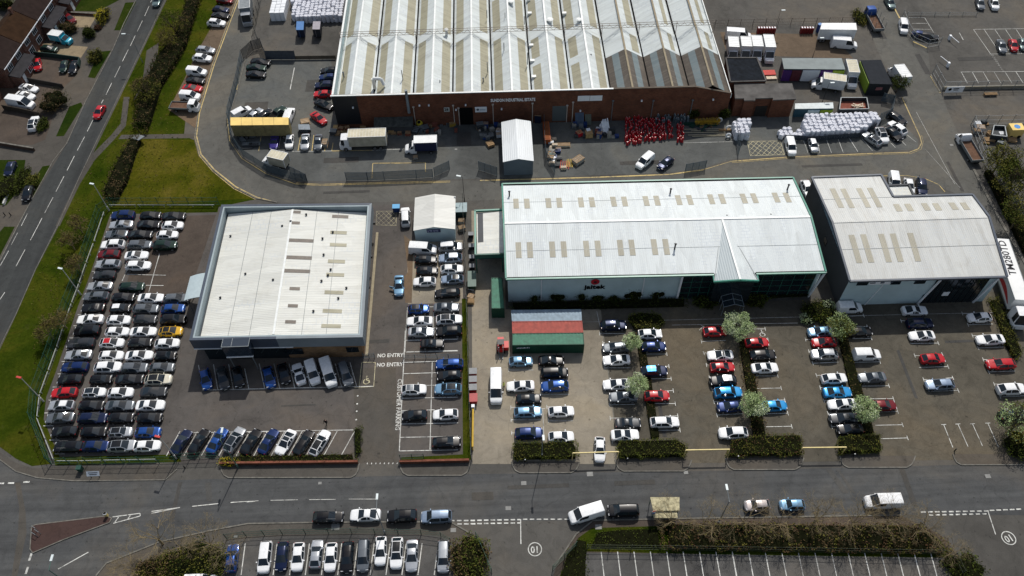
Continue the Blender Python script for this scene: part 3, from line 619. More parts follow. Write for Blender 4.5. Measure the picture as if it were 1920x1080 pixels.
def meshes_for(bt):
    if bt in ME: return ME[bt]
    _, L, W, H, hh, hb, a, b, c, d, dk = BT[bt]; van = bt in VANS
    wf, wr = .82, L-.86 if not van else L-1.1
    V, pr = shell(L, W, H, hh, hb, a, b, c, d, dk, wf, wr, van)
    out = {}
    out['body'] = submesh(bt+'_body', V, pr['body']+pr['under'], [GREY, UND], [0]*len(pr['body'])+[1]*len(pr['under']))
    for k in ('windscreen', 'rear_window', 'left', 'right'):
        if pr[k]: out[k] = submesh(bt+'_'+k, V, pr[k], [GL])
    out['hl'] = smallbox('headlight', (.1, .34, .12), HL); out['tl'] = smallbox('tail_light', (.06, .2, .3 if bt in ('suv', 'mpv', 'svan', 'van', 'lvan', 'hatch', 'mini', 'estate') else .14), TLT)
    out['mir'] = smallbox('wing_mirror', (.14, .2, .13), GREY); out['pl'] = smallbox('number_plate', (.02, .5, .11), PLATE_W)
    # sunroof / contrasting roof panel: a thin skin 8 mm above the roof
    x0, x1 = L/2-b-.12, L/2-c+.1; yw = W/2-.06-(.215 if not van else .07)-.10
    m = MB(); n = 5
    for i in range(n):
        for j in range(4):
            def pt(u, v): 
                x = x0+(x1-x0)*u; y = -yw+2*yw*v; t = L/2-x
                z = interp(t, [(b, H-.03), ((b+c)/2, H), (c, H-.05 if not van else H-.02)])+.028-abs(y)/yw*.012; return (x, y, z)
            m.poly([pt(i/n, j/4), pt(i/n, (j+1)/4), pt((i+1)/n, (j+1)/4), pt((i+1)/n, j/4)])
    o = m.build(bt+'_roof', GREY, smooth=True); o.data.flip_normals(); out['roof'] = o.data; bpy.data.objects.remove(o)
    out['rail'] = smallbox('roof_rail', (x0-x1-.1, .03, .035), GREY)
    ME[bt] = out; return out
GLOSSK = paint('gloss_black', (.008, .009, .01))
CH = {}
def heading(cx, cy, ang, z=.7):
    d = 12; a = R(ang); p = P(cx-d*math.cos(a), cy-d*math.sin(a), z); q = P(cx+d*math.cos(a), cy+d*math.sin(a), z)
    return math.atan2(q.y-p.y, q.x-p.x)
def car(cx, cy, ang, bt, col, label, group, roof=None, hood=None, cat=None):
    """cx, cy photo pixel of the car's middle; ang its nose direction: 'E', 'W', 'S', 'N' or degrees clockwise from the photo's right"""
    nm, L, W, H = BT[bt][:4]; me = meshes_for(bt); van = bt in VANS
    p = P(cx, cy, H*.48)
    if isinstance(ang, str): rz = {'E': 0, 'W': math.pi, 'S': -math.pi/2, 'N': math.pi/2}[ang]+R(random.uniform(-1.6, 1.6))
    else: rz = heading(cx, cy, ang)
    cn, cc, cmt = COL[col]; pm = paint(cn.replace(' ', '_'), cc, cmt)
    t = thing('parked_van' if van else ('parked_pickup' if bt == 'pickup' else 'parked_car'), (p.x, p.y, .03), label, cat or ('van' if van else 'pickup' if bt == 'pickup' else 'car'), group, rz)
    k = random.uniform(.94, .98); t.scale = (k, random.uniform(.93, .97), k)
    t['_local'] = 1
    child('body', me['body'], t, mat=pm)
    child('windscreen', me['windscreen'], t)
    if 'rear_window' in me: child('rear_window', me['rear_window'], t)
    for s in ('left', 'right'):
        if s in me: child('side_window', me[s], t)
    wf, wr = .82, (L-.86 if not van else L-1.1)
    for wx in (wf, wr):
        for s in (1, -1):
            o = child('wheel', WHEEL, t, (L/2-wx, s*(W/2-.12), .325));
            if s > 0: pass
            else: o.rotation_euler = (0, 0, 0)
            if s < 0: o.scale = (1, -1, 1) if False else (1, 1, 1)
            if s > 0: o.rotation_euler = (0, 0, math.pi)
    hh = BT[bt][4]; dk = BT[bt][10]
    for s in (1, -1):
        child('headlight', me['hl'], t, (L/2-.19, s*W*.33, hh-.2)); child('tail_light', me['tl'], t, (-L/2+.12, s*W*.37, dk-.2 if bt not in ('saloon', 'coupe', 'cabrio') else dk-.14))
        child('wing_mirror', me['mir'], t, (L/2-BT[bt][5]-.42, s*(W/2+.08), BT[bt][4]+.02), pm)
    child('number_plate', me['pl'], t, (L/2-.005, 0, .45))
    if roof: child('roof_panel' if roof != 'glass' else 'sunroof', me['roof'], t, mat=(GL if roof == 'glass' else GLOSSK if roof == 'k' else paint(COL[roof][0].replace(' ', '_'), *COL[roof][1:])))
    if bt == 'estate':
        for s in (1, -1): child('roof_rail', me['rail'], t, ((BT[bt][6]+BT[bt][7])*-.5+L/2, s*(W/2-.3), H+.01), GREY)
    if bt == 'pickup': child('load_bed', smallbox('load_bed', (1.6, 1.5, .04), UND), t, (-L/2+.95, 0, 1.07+.02))
    return t
def nth(i): return ['first', 'second', 'third', 'fourth', 'fifth', 'sixth', 'seventh', 'eighth', 'ninth', 'tenth', 'eleventh', 'twelfth', 'thirteenth', 'fourteenth', 'fifteenth', 'sixteenth', 'seventeenth', 'eighteenth', 'nineteenth', 'twentieth', 'twenty-first', 'twenty-second'][i]
def desc(col, bt, roof=None):
    s = COL[col][0]+' '+BT[bt][0]
    if roof == 'glass': s += ' with glass roof'
    elif roof: s += ' with %s roof' % COL[roof][0]
    return s
def column(tile, cars, where, group, dflt='E', down=True):
    for i, c in enumerate(cars):
        x, y, bt, col = c[:4]; ang = c[4] if len(c) > 4 and c[4] is not None else dflt; roof = c[5] if len(c) > 5 else None
        tt = c[6] if len(c) > 6 else tile
        cx, cy = px(tt, x, y)
        o = nth(i) if i < len(cars)-1 else 'last'
        lab = '%s, %s %s' % (desc(col, bt, roof), o, where)
        if len(lab.split()) > 16: lab = lab.replace(' with glass roof', '').replace(' with %s roof' % COL.get(roof, ('',))[0], '')
        car(cx, cy, ang, bt, col, lab, group, roof)
B_ = 'B'
G1 = 'cars packed in the fenced sales lot'
column('A', [(765, 105, 'suv', 'db'), (752, 187, 'saloon', 's'), (712, 268, 'coupe', 'g', None, 'k'), (680, 352, 'suv', 'w'), (648, 437, 'hatch', 'dr'), (640, 520, 'estate', 's'), (610, 612, 'hatch', 'dg'), (572, 705, 'saloon', 's'), (540, 790, 'estate', 'g'), (517, 890, 'cabrio', 'k'), (490, 985, 'saloon', 'w'),
  (395, 75, 'suv', 'k', None, None, B_), (352, 168, 'estate', 'dg', None, None, B_), (335, 252, 'saloon', 's', None, None, B_), (308, 340, 'estate', 'db', None, None, B_), (275, 430, 'hatch', 'k', None, None, B_), (232, 525, 'hatch', 'r', None, None, B_), (212, 618, 'hatch', 's', None, 'w', B_), (202, 708, 'saloon', 'g', None, None, B_), (235, 808, 'hatch', 'k', None, None, B_), (262, 915, 'estate', 'k', None, None, B_)],
  'down the column along the green fence', G1, 'W')
column('A', [(1000, 110, 'hatch', 'k'), (985, 185, 'saloon', 'k'), (915, 270, 'saloon', 'k'), (907, 355, 'estate', 'g'), (882, 445, 'coupe', 'w'), (895, 530, 'estate', 'w')], 'down beside the fence column, top block of the sales lot', G1)
column('A', [(840, 710, 'estate', 'dgn'), (770, 800, 'hatch', 'k'), (745, 890, 'mini', 'k', None, 'w'), (730, 990, 'hatch', 'w'), (615, 85, 'hatch', 'w', None, None, B_), (577, 165, 'hatch', 'w', None, 'r', B_), (572, 258, 'hatch', 'w', None, None, B_), (547, 340, 'suv', 'w', None, None, B_), (500, 430, 'mini', 'k', None, None, B_), (448, 525, 'mini', 'w', None, 'glass', B_), (430, 620, 'hatch', 'k', None, None, B_), (437, 710, 'estate', 'n', None, None, B_), (447, 810, 'hatch', 'k', None, None, B_), (462, 912, 'hatch', 'db', None, None, B_)],
  'down the second column of the lower sales lot', G1)
column('A', [(1195, 115, 'saloon', 'k'), (1185, 192, 'hatch', 'w'), (1140, 272, 'hatch', 'w'), (1120, 358, 'suv', 'dgn')], 'down the right column, top block of the sales lot', G1)
column('A', [(1005, 805, 'saloon', 'w'), (960, 895, 'estate', 'g'), (955, 985, 'hatch', 'dg'), (805, 85, 'saloon', 'w', None, None, B_), (782, 165, 'hatch', 'k', None, None, B_), (776, 257, 'saloon', 'w', None, None, B_), (740, 345, 'estate', 'g', None, None, B_), (707, 430, 'saloon', 'k', None, None, B_), (640, 525, 'hatch', 'w', None, None, B_), (637, 620, 'saloon', 'g', None, None, B_), (645, 708, 'hatch', 'k', None, None, B_), (640, 812, 'mini', 's', None, 'k', B_), (650, 910, 'suv', 's', None, 'k', B_)],
  'down the third column of the lower sales lot', G1)
column('A', [(1218, 808, 'estate', 'g'), (1190, 895, 'hatch', 'b'), (1190, 985, 'suv', 'k'), (1003, 82, 'hatch', 'y', None, 'k', B_), (977, 170, 'hatch', 'w', None, None, B_), (965, 260, 'mini', 'k', None, None, B_), (940, 345, 'hatch', 'g', None, None, B_), (912, 430, 'suv', 'cr', None, 'k', B_), (880, 520, 'coupe', 'dg', None, None, B_), (856, 617, 'saloon', 'w', None, None, B_), (850, 708, 'hatch', 'k', None, None, B_), (838, 812, 'hatch', 'b', None, None, B_), (832, 910, 'hatch', 'w', None, None, B_)],
  'down the right column of the lower sales lot', G1)
G2 = 'cars in the bays in front of the showroom'
column('D', [(357, 290, 'hatch', 'b', 78), (490, 285, 'saloon', 'dg', 77), (607, 275, 'hatch', 'k', 77), (850, 278, 'hatch', 'b', 76), (966, 250, 'hatch', 'k', 75), (1082, 252, 'coupe', 'w', 254), (1188, 240, 'svan', 'w', 73), (1310, 240, 'van', 'w', 73), (1445, 250, 'mpv', 'g', 72)], 'from the left in the bays below the showroom', G2)
G3 = 'cars parked nose out on the slanted row by the hedge'
column('D', [(165, 785, 'saloon', 'n', -56), (305, 780, 'saloon', 'k', -56), (447, 773, 'saloon', 'b', -58), (580, 765, 'suv', 'lg', -56, 'glass'), (710, 783, 'saloon', 'k', -57), (845, 780, 'saloon', 'db', -58), (980, 787, 'saloon', 'w', 122, 'glass'), (1120, 788, 'estate', 'k', -58), (1245, 790, 'estate', 'w', -58, 'k')], 'from the left in the slanted row by the hedge', G3)
G4 = 'cars in the lane behind the showroom'
c1 = [(288, 163, 'mpv', 'w', 268), (405, 380, 'van', 'w', 3), (428, 458, 'hatch', 'k'), (435, 532, 'hatch', 'k'), (418, 605, 'hatch', 'w', 'W'), (378, 790, 'mini', 'b', 'E', 'k'), (385, 872, 'saloon', 'w', 'W'), (395, 945, 'saloon', 's'), (470, 1025, 'cabrio', 'k'), (370, 425, 'hatch', 'w', 'E', 'g', 'Fq'), (375, 612, 'hatch', 'k', 'W', None, 'Fq')]
column('E', c1, 'down the left column between shed and hedge', G4)
column('E', [(592, 368, 'mpv', 's', 'E', 'w'), (592, 445, 'suv', 'sb', 'W', 'w'), (602, 520, 'hatch', 'w'), (605, 590, 'hatch', 'sb', 'W', 'k'), (572, 683, 'estate', 'k', 'W'), (565, 780, 'saloon', 'g'), (583, 860, 'suv', 'w', 'E', 'glass'), (583, 940, 'suv', 'k', 'W'), (628, 240, 'estate', 'b', 'W', None, 'Fq'), (625, 325, 'hatch', 'k', 'W', None, 'Fq'), (618, 420, 'suv', 'lb', 'W', 'glass', 'Fq'), (600, 605, 'hatch', 'w', 'W', None, 'Fq'), (608, 805, 'estate', 'k', 'E', None, 'Fq')], 'down the right column along the mesh fence', G4)
car(*px('E', 245, 630), 91, 'saloon', 'lb', 'light blue saloon standing in the lane with its driver door open', None)
G5 = 'cars on the concrete yard below the three containers'
column('G', [(180, 372, 'hatch', 'lb'), (178, 520, 'saloon', 'w', 'W'), (227, 598, 'hatch', 'k'), (222, 675, 'estate', 'lb'), (228, 800, 'suv', 'db')], 'down the left column below the containers', G5)
column('G', [(362, 368, 'coupe', 'k'), (380, 440, 'mpv', 'k'), (383, 520, 'suv', 'b', 'W'), (420, 672, 'hatch', 'w'), (420, 822, 'hatch', 'w')], 'down the right column below the containers', G5)
G6 = 'cars either side of the tree strips in the brown car park'
column('G', [(732, 157, 'suv', 'n'), (745, 290, 'estate', 'g', 'W'), (750, 365, 'saloon', 'w', 'W'), (750, 510, 'saloon', 'w', 'W'), (790, 585, 'saloon', 'g', 'W'), (818, 742, 'cabrio', 'dg'), (800, 812, 'coupe', 'w', 'E', 'w')], 'down the column left of the first tree strip', G6)
column('G', [(950, 210, 'hatch', 'w'), (972, 285, 'hatch', 'db'), (975, 430, 'suv', 'n', 'E', 'cb'), (990, 578, 'hatch', 'r'), (1037, 735, 'estate', 'w', 'E')], 'down the column right of the first tree strip', G6)
column('H', [(255, 195, 'hatch', 'r'), (287, 337, 'coupe', 'w', 'W', 'k'), (300, 408, 'hatch', 'r'), (305, 487, 'suv', 'k', 'W', 'lg'), (335, 557, 'suv', 'cb'), (345, 642, 'hatch', 'db', 'W'), (365, 798, 'suv', 'w', 'W')], 'down the column left of the middle tree strip', G6)
column('H', [(505, 262, 'hatch', 'r'), (540, 335, 'suv', 'k'), (552, 412, 'saloon', 'w'), (610, 637, 'hatch', 'cb')], 'down the column right of the middle tree strip', G6)
column('H', [(880, 197, 'hatch', 'lb', 'W'), (905, 260, 'hatch', 'r', 'W'), (907, 330, 'suv', 's', 'W'), (965, 475, 'hatch', 'w'), (985, 557, 'saloon', 'cb'), (1012, 628, 'saloon', 'w', 'W'), (1020, 712, 'saloon', 'dg', 'W'), (1060, 777, 'hatch', 'k', 'W')], 'down the column left of the third tree strip', G6)
column('I', [(100, 107, 'svan', 'w'), (157, 246, 'hatch', 'k'), (197, 372, 'svan', 'w'), (225, 503, 'saloon', 'g', 'W'), (290, 660, 'hatch', 'dr')], 'down the column right of the third tree strip', G6)
column('I', [(465, 127, 'coupe', 'w'), (495, 197, 'suv', 'n'), (505, 268, 'coupe', 'w', 'W'), (567, 397, 'hatch', 'r'), (607, 542, 'estate', 'sb', 'W')], 'down the centre column of the right car park', G6)
column('I', [(830, 165, 'hatch', 'w', 'W'), (890, 290, 'saloon', 'w', 'W'), (950, 427, 'estate', 'r', 'W'), (1010, 567, 'suv', 'w')], 'down the rightmost column beside the hedge', G6)
car(*px('I', 1015, 712), 'E', 'hatch', 'n', 'navy car half hidden under the tree at the right edge', None)
car(*px('G', 650, 897), 90, 'hatch', 'w', 'white car driving out under the yellow height barrier', None)
car(*px('G', 32, 520), 90, 'lvan', 'w', 'white high-roof van standing on the concrete yard beside a worker', None)
G7 = 'vehicles parked along the kerb of the main road'
column('J', [(828, 420, 'estate', 'k', 'E'), (1095, 405, 'saloon', 'w', 'W'), (1357, 410, 'suv', 'k', 'W'), (1605, 415, 'mpv', 'sb', 'W')], 'from the left of four along the main road kerb', G7)
car(*px('K', 920, 390), 163, 'van', 'w', 'white panel van parked askew by the main road junction', G7)
car(*px('K', 1185, 370), 'W', 'mpv', 'k', 'black people carrier parked next to the bus shelter', G7)
car(*px('L', 205, 300), 'W', 'mini', 'pk', 'pinkish silver small car under bare branches on the main road', G7)
car(*px('L', 430, 297), 'W', 'mini', 'lb', 'pale blue small car under bare branches on the main road', G7)
car(*px('L', 1015, 272), 'W', 'van', 'w', 'white van parked on the main road below bare trees', G7)
G8 = 'cars in the car park at the bottom of the photo'
column('J', [(135, 715, 'hatch', 'b', -82), (370, 705, 'mpv', 'w', 97), (495, 703, 'hatch', 'n', 96), (610, 705, 'hatch', 'w', 96), (742, 685, 'hatch', 's', -83), (846, 707, 'hatch', 'w', 95), (965, 707, 'suv', 'k', 94), (1080, 693, 'mpv', 'g', 93), (1205, 662, 'hatch', 'w', 93), (1320, 676, 'suv', 'w', 93, 'k'), (1430, 697, 'saloon', 's', 92), (1658, 700, 'mpv', 'lg', 91)], 'from the left in the bottom car park', G8)
car(376, 1090, 'E', 'svan', 'w', 'white van roof cut off by the bottom edge of the photo', None)
# verge row
G9 = 'vehicles parked on the brown verge beside the service road'
for x, y, bt, c, l in ((1685, 3, 'hatch', 'dr', 'dark red car at the very top of the verge row'), (1655, 72, 'hatch', 'n', 'navy car near the top of the verge row'), (1655, 117, 'saloon', 'k', 'black car squeezed between navy and white cars on the verge'), (1622, 170, 'suv', 'w', 'white SUV below two dark cars on the brown verge'),
   (1540, 374, 'estate', 's', 'silver estate car, upper of two pale cars mid verge'), (1515, 433, 'suv', 'w', 'white SUV, lower of two pale cars mid verge'), (1475, 535, 'svan', 'w', 'white minibus with side windows above a black car on the verge'), (1467, 606, 'cabrio', 'k', 'black car between white minibus and red car on the verge'), (1443, 662, 'coupe', 'r', 'red car on the verge above a small white van'), (1425, 716, 'svan', 'w', 'small white van on the verge above the flatbed lorry')):
    car(*px('M', x, y), 5, bt, c, l, G9)
car(*px('M', 745, 838), 120, 'hatch', 'r', 'red hatchback driving down the side road', None)
car(*px('M', 1180, 2), 112, 'saloon', 'gt', 'grey teal car at the top edge on the side road', None)
G10 = 'vehicles on the house driveways'
for x, y, a, bt, c, l in (('M', 0, 0, 0, 0, 0),):
    pass
for t, x, y, a, bt, c, l in (('M', 522, 138, 38, 'hatch', 'dr', 'dark red car on the pale gravel drive by the yellow bush'), ('M', 365, 365, 5, 'hatch', 'dgn', 'dark green car below the blue camper van'), ('M', 280, 483, 84, 'hatch', 'r', 'red car parked nose out on the brown drive below the house'),
   ('M', 480, 497, 108, 'hatch', 'dgn', 'dark green small car beside the black car on the brown drive'), ('M', 553, 502, 110, 'saloon', 'k', 'black car beside the drive hedge near the side road'), ('M', 215, 660, 12, 'saloon', 'w', 'white car, top of three white vehicles by the house'), ('M', 190, 716, 12, 'saloon', 'w', 'white car behind the big white van by the house'),
   ('M', 152, 766, 9, 'lvan', 'w', 'big white high-roof van on the house driveway'), ('M', 250, 922, -72, 'suv', 'w', 'white SUV with black sunroof on the dark driveway'), ('N', 76, 345, 112, 'hatch', 'n', 'navy car on the lawn by the hedge at the left edge'), ('N', 208, 527, 108, 'hatch', 'k', 'black car parked on the footway beside the side road')):
    car(*px(t, x, y), a, bt, c, l, G10, roof='glass' if 'sunroof' in l else None)
# industrial yard
G11 = 'vehicles inside the estate yard'
for t, x, y, a, bt, c, l in (('O', 515, 465, 5, 'saloon', 'k', 'black saloon, top of the dark cars by the yard fence corner'), ('O', 482, 507, 3, 'saloon', 'dgn', 'dark green car squeezed between black cars by the yard fence'), ('O', 480, 558, 2, 'saloon', 'k', 'black saloon, bottom of the dark cars by the yard fence'),
   ('O', 1030, 530, 'W', 'hatch', 'k', 'black car, top of the row against the brick warehouse'), ('O', 1020, 580, 'W', 'hatch', 'db', 'dark blue car, second down against the brick warehouse'), ('O', 995, 638, 'W', 'suv', 'n', 'navy SUV, third down against the brick warehouse'), ('O', 980, 705, 'W', 'hatch', 'r', 'red car beside the warehouse side wall'), ('O', 990, 785, 22, 'saloon', 'k', 'black car at the warehouse corner above the red one'), ('O', 950, 885, 37, 'saloon', 'r', 'red saloon parked diagonally at the warehouse corner'),
   ('O', 372, 838, -28, 'svan', 'w', 'white small van behind the yellow trailer'), ('O', 475, 855, -40, 'hatch', 's', 'silver car behind the yellow trailer'), ('O', 548, 860, -40, 'hatch', 'k', 'black car behind the yellow trailer'), ('O', 640, 848, -40, 'pickup', 'dgn', 'dark green pickup behind the yellow trailer'), ('O', 728, 858, -70, 'svan', 'w', 'white van behind the right end of the yellow trailer'),
   ('Pq', 515, 392, 98, 'cabrio', 'pu', 'purple sports car in the yellow-lined yard bays'), ('Pq', 643, 382, 96, 'hatch', 'w', 'white car in the yellow-lined yard bays'), ('Pq', 775, 385, 96, 'saloon', 's', 'silver saloon below the grey trailer in the yellow-lined bays'), ('Pq', 885, 388, 94, 'saloon', 'g', 'grey saloon in the yellow-lined bays beside pallets'),
   ('Rr', 492, 545, 139, 'svan', 'w', 'white small van parked diagonally in the open yard'), ('Rr', 665, 565, 141, 'hatch', 'n', 'navy hatchback parked diagonally behind the white van'),
   ('Rr', 1722, 425, 75, 'svan', 'w', 'white van beside the yellow hatched box'), ('S', 195, 403, 72, 'mini', 's', 'silver small car with white roof below the bulk bags')):
    car(*px(t, x, y), a, bt, c, l, G11, roof='w' if 'white roof' in l else None)
for x, y, a, bt, c, l, rf in ((300, 1040, 215, 'estate', 's', 'silver estate car with glass roof, lowest of the slanted cars', 'glass'), (375, 1010, 62, 'suv', 'w', 'white SUV with glass roof beside the silver estate', 'glass'), (460, 1000, 42, 'saloon', 'k', 'black car between two white SUVs on the slant', None), (490, 958, 218, 'suv', 'w', 'white SUV, third down of the slanted cars near the corner', None), (488, 885, 35, 'estate', 'k', 'black estate car, topmost of the slanted cars near the corner', None)):
    car(*px('T', x, y), a, bt, c, l, 'cars parked on the slant at the road corner', roof=rf)
for t, x, y, a, bt, c, l in (('T', 435, 18, 60, 'estate', 'gt', 'grey teal estate car at the top of the east road'), ('T', 537, 197, 80, 'svan', 'w', 'white small van parked on the east road'), ('T', 725, 272, 8, 'estate', 'k', 'black estate car behind the car park fence corner'), ('T', 668, 262, 15, 'hatch', 'db', 'dark blue car nose to the black estate car'),
   ('T', 1112, 25, 75, 'saloon', 'g', 'grey car at the top of the north-east car park'), ('T', 1215, 25, 68, 'suv', 'w', 'white SUV at the top of the north-east car park'), ('T', 1272, 345, 72, 'saloon', 'g', 'grey saloon beside the red one in the north-east car park'), ('T', 1360, 338, 72, 'hatch', 'r', 'red hatchback in the north-east car park'), ('T', 1432, 330, 72, 'hatch', 'gt', 'teal grey car cut by the right edge of the photo'),
   ('U', 1212, 320, 5, 'lvan', 'w', 'large white van in front of the white container'), ('U', 418, 257, 4, 'lvan', 'w', 'white van with pale green side beside the warehouse'),
   ('S', 860, 700, 80, 'svan', 'w', 'white van behind the stepped flat-roofed annex'), ('S', 980, 735, 78, 'hatch', 'w', 'white car behind the grey roofed unit'), ('S', 1085, 740, 82, 'suv', 'n', 'navy SUV at the road bend behind the grey roofed unit'), ('S', 145, 755, 68, 'suv', 'w', 'white SUV in the gap between the two white-roofed units')):
    car(*px(t, x, y), a, bt, c, l, None)

# ---------------------------------------------------------------- lorries, trailers
WH = paint('white', *COL['w'][1:]); STEELG = flat('steel_grey', (.16, .18, .19), .5, .3); WOODB = flat('bed_boards', (.13, .075, .05), .85, var=.35)
CURT = flat('curtain_beige', (.42, .39, .3), .75, var=.25, scale=.9); BODW = flat('box_white', (.66, .67, .66), .5, var=.12, scale=.7)
def local(o, t): o.parent = t; return o
def cabmesh(L, W, H, hood, mats=None):
    return shell(L+.4, W, H, 1.25 if hood else 1.5, 1.5, .75 if hood else .1, 1.5 if hood else .45, L+.1, L+.3, H-.4, .8 if hood else 1.1, L+4, True)
def lorry(cx, cy, ang, kind, size, cabcol, boxmat, label, cab_h=2.3, cabL=1.9, hood=True, roofmat=None, big=False, zref=1.5, cat='lorry', name='box_lorry', group=None, extra=None, aerod=False):
    """size: L, W, H of the load; origin at the middle of the whole vehicle, nose towards +x"""
    p = P(cx, cy, zref); rz = heading(cx, cy, ang, zref) if not isinstance(ang, str) else {'E': 0, 'W': math.pi, 'S': -math.pi/2}[ang]
    t = thing(name, (p.x, p.y, .03), label, cat, group, rz); t['_local'] = 1
    L, W, H = size; tot = cabL+L; fl = .95 if not big else 1.15
    V, pr = cabmesh(cabL, W-.1, cab_h, hood); V = [(x+tot/2-(cabL+.4)/2, y, z) for x, y, z in V]
    cm = paint(COL[cabcol][0].replace(' ', '_'), *COL[cabcol][1:])
    child('cab', submesh('cab', V, pr['body']+pr['under'], [cm, UND], [0]*len(pr['body'])+[1]*len(pr['under'])), t)
    for k, n in (('windscreen', 'windscreen'), ('left', 'side_window'), ('right', 'side_window')):
        if pr[k]: child(n, submesh(n, V, pr[k], [GL]), t)
    x0 = tot/2-cabL-.1; x1 = -tot/2; mx_ = (x0+x1)/2
    local(MB().box((mx_, 0, fl-.25), (L-.1, W*.45, .3)).build('chassis', UND), t)
    if kind == 'box':
        mb = MB().box((mx_, 0, fl+H/2), (L-.12, W, H), m=0, mt=1); local(mb.build('cargo_box', [boxmat, roofmat or boxmat]), t)
        fr = MB()
        for s in (1, -1):
            fr.bar((x0, s*W/2, fl+H), (x1, s*W/2, fl+H), .09, .09)
            for xx in (x0, x1): fr.bar((xx, s*W/2, fl), (xx, s*W/2, fl+H), .1, .1)
        fr.bar((x1, -W/2, fl+H), (x1, W/2, fl+H), .1, .12); fr.bar((x0, -W/2, fl+H), (x0, W/2, fl+H), .1, .12)
        for i in range(1, int(L/.6)): fr.bar((x0-i*.6, -W/2, fl+H+.012), (x0-i*.6, W/2, fl+H+.012), .035, .03)
        local(fr.build('box_frame', BODW), t)
        if aerod: local(MB().prism([(x0+.02, -W/2+.15), (x0+.02, W/2-.15), (x0+cabL*.62, W/2-.35), (x0+cabL*.62, -W/2+.35)], cab_h-.05, [fl+H-.05, fl+H-.05, cab_h+.05, cab_h+.05] if False else fl+H-.25).build('wind_deflector', cm), t)
    else:
        mb = MB().box((mx_, 0, fl), (L-.1, W, .16), mt=1); local(mb.build('load_bed', [STEELG, WOODB]), t)
        sd = MB()
        for s in (1, -1): sd.box((mx_, s*(W/2-.03), fl+.08+H/2), (L-.1, .06, H)); sd.box((x0 if s > 0 else x1+.03, 0, fl+.08+H/2*(2.2 if s > 0 else 1)), (.07, W-.14, H*(2.2 if s > 0 else 1)))
        local(sd.build('dropside', STEELG if not extra == 'white' else WH), t)
        if extra == 'poles':
            pl = MB()
            for xx in (x0-.3, x0-2.2, x0-4, x1+.1):
                for s in (1, -1): pl.tube((xx, s*W/2, fl), (xx, s*W/2, fl+2.2), .05)
            local(pl.build('side_poles', STEELG), t)
    wm = WHEEL_L if big else WHEEL; wz = .47 if big else .33
    for wx in ((tot/2-1.0, -tot/2+1.3) if not big else (tot/2-1.2, -tot/2+1.3, -tot/2+2.5)):
        for s in (1, -1):
            o = child('wheel', wm, t, (wx, s*(W/2-.2), wz)); o.rotation_euler = (0, 0, math.pi if s > 0 else 0)
    for s in (1, -1): child('headlight', ME['van']['hl'], t, (tot/2-.06, s*W*.36, .85)); child('wing_mirror', ME['van']['mir'], t, (tot/2-.9, s*(W/2+.1), 1.6), GLOSSK)
    return t
meshes_for('van')
CREAM = flat('translucent_roof', (.52, .48, .36), .7, var=.2, scale=.7)
lorry(*px('Pq', 1262, 365), 178, 'box', (7.6, 2.45, 2.5), 'w', CURT, 'white lorry with beige curtain body parked along the warehouse', 2.9, 1.9, False, CREAM, True, 2.0, name='curtain_side_lorry')
NAVYB = flat('curtain_navy', (.012, .016, .05), .6)
lorry(*px('Q', 222, 415), 178, 'box', (4.6, 2.15, 2.2), 'w', NAVYB, 'white lorry with navy side curtain in the middle of the yard', 2.2, 1.9, True, BODW, False, 1.6, name='luton_lorry')
lorry(*px('Pq', 520, 535), 193, 'box', (3.7, 2.1, 2.1), 'w', CURT, 'small white lorry with beige body beside the curved fence', 2.1, 1.7, True, CREAM, False, 1.6)
lorry(*px('M', 1385, 795), 2, 'flat', (4.4, 2.2, .25), 'w', None, 'flatbed lorry with brown boards at the end of the verge row', 2.3, 1.7, False, cat='lorry', name='flatbed_lorry', zref=1.0)
lorry(*px('O', 408, 80), 91, 'box', (5.5, 2.5, 2.6), 'lg', STEELG, 'grey heavy lorry standing at the top of the service road', 3.0, 2.1, False, STEELG, True, 2.0)
lorry(1817, 276, 239, 'flat', (6.2, 2.3, .45), 'w', None, 'white dropside lorry parked against the steel yard fence', 2.4, 1.9, True, cat='lorry', name='dropside_lorry', zref=1.1)
lorry(*px('T', 312, 150), 242, 'flat', (6.2, 2.3, .5), 'b', None, 'blue cab lorry with upright poles on the east road', 2.5, 1.8, False, cat='lorry', name='scaffold_lorry', zref=1.1, extra='poles')
lorry(*px('U', 1092, 618), 188, 'box', (4.6, 2.2, 2.3), 'w', BODW, 'white box lorry with ribbed cream roof beside the dark kiosk', 2.2, 1.8, True, CREAM, False, 1.7)
lorry(*px('T', 145, 560), 76, 'box', (4.4, 2.2, 2.3), 'w', BODW, 'white box lorry facing out left of the dark kiosk', 2.3, 1.8, True, CREAM, False, 1.7)
lorry(*px('T', 500, 555), 237, 'box', (4.3, 2.2, 2.2), 'w', BODW, 'white box lorry on the east road behind the dark kiosk', 2.3, 1.8, True, BODW, False, 1.6)
lorry(*px('M', 458, 285), 10, 'box', (3.0, 2.0, 1.55), 'bs', paint('sky_blue', *COL['bs'][1:]), 'turquoise camper van with white raised roof on a house drive', 1.9, 1.7, True, BODW, False, 1.3, cat='camper van', name='camper_van')
for i, (x, y, h) in enumerate(((375, 375, 5.6), (470, 372, 5.4), (553, 368, 5.8), (645, 368, 6.4))):
    lorry(*px('U', x, y), 84-i*2, 'box', (h-1.8, 2.2, 2.3), 'w', BODW, 'white box lorry, %s of four beside the warehouse wall' % ('leftmost', 'second from left', 'third from left', 'rightmost')[i], 2.3, 1.8, True, BODW, False, 1.8, group='four white box lorries side by side')
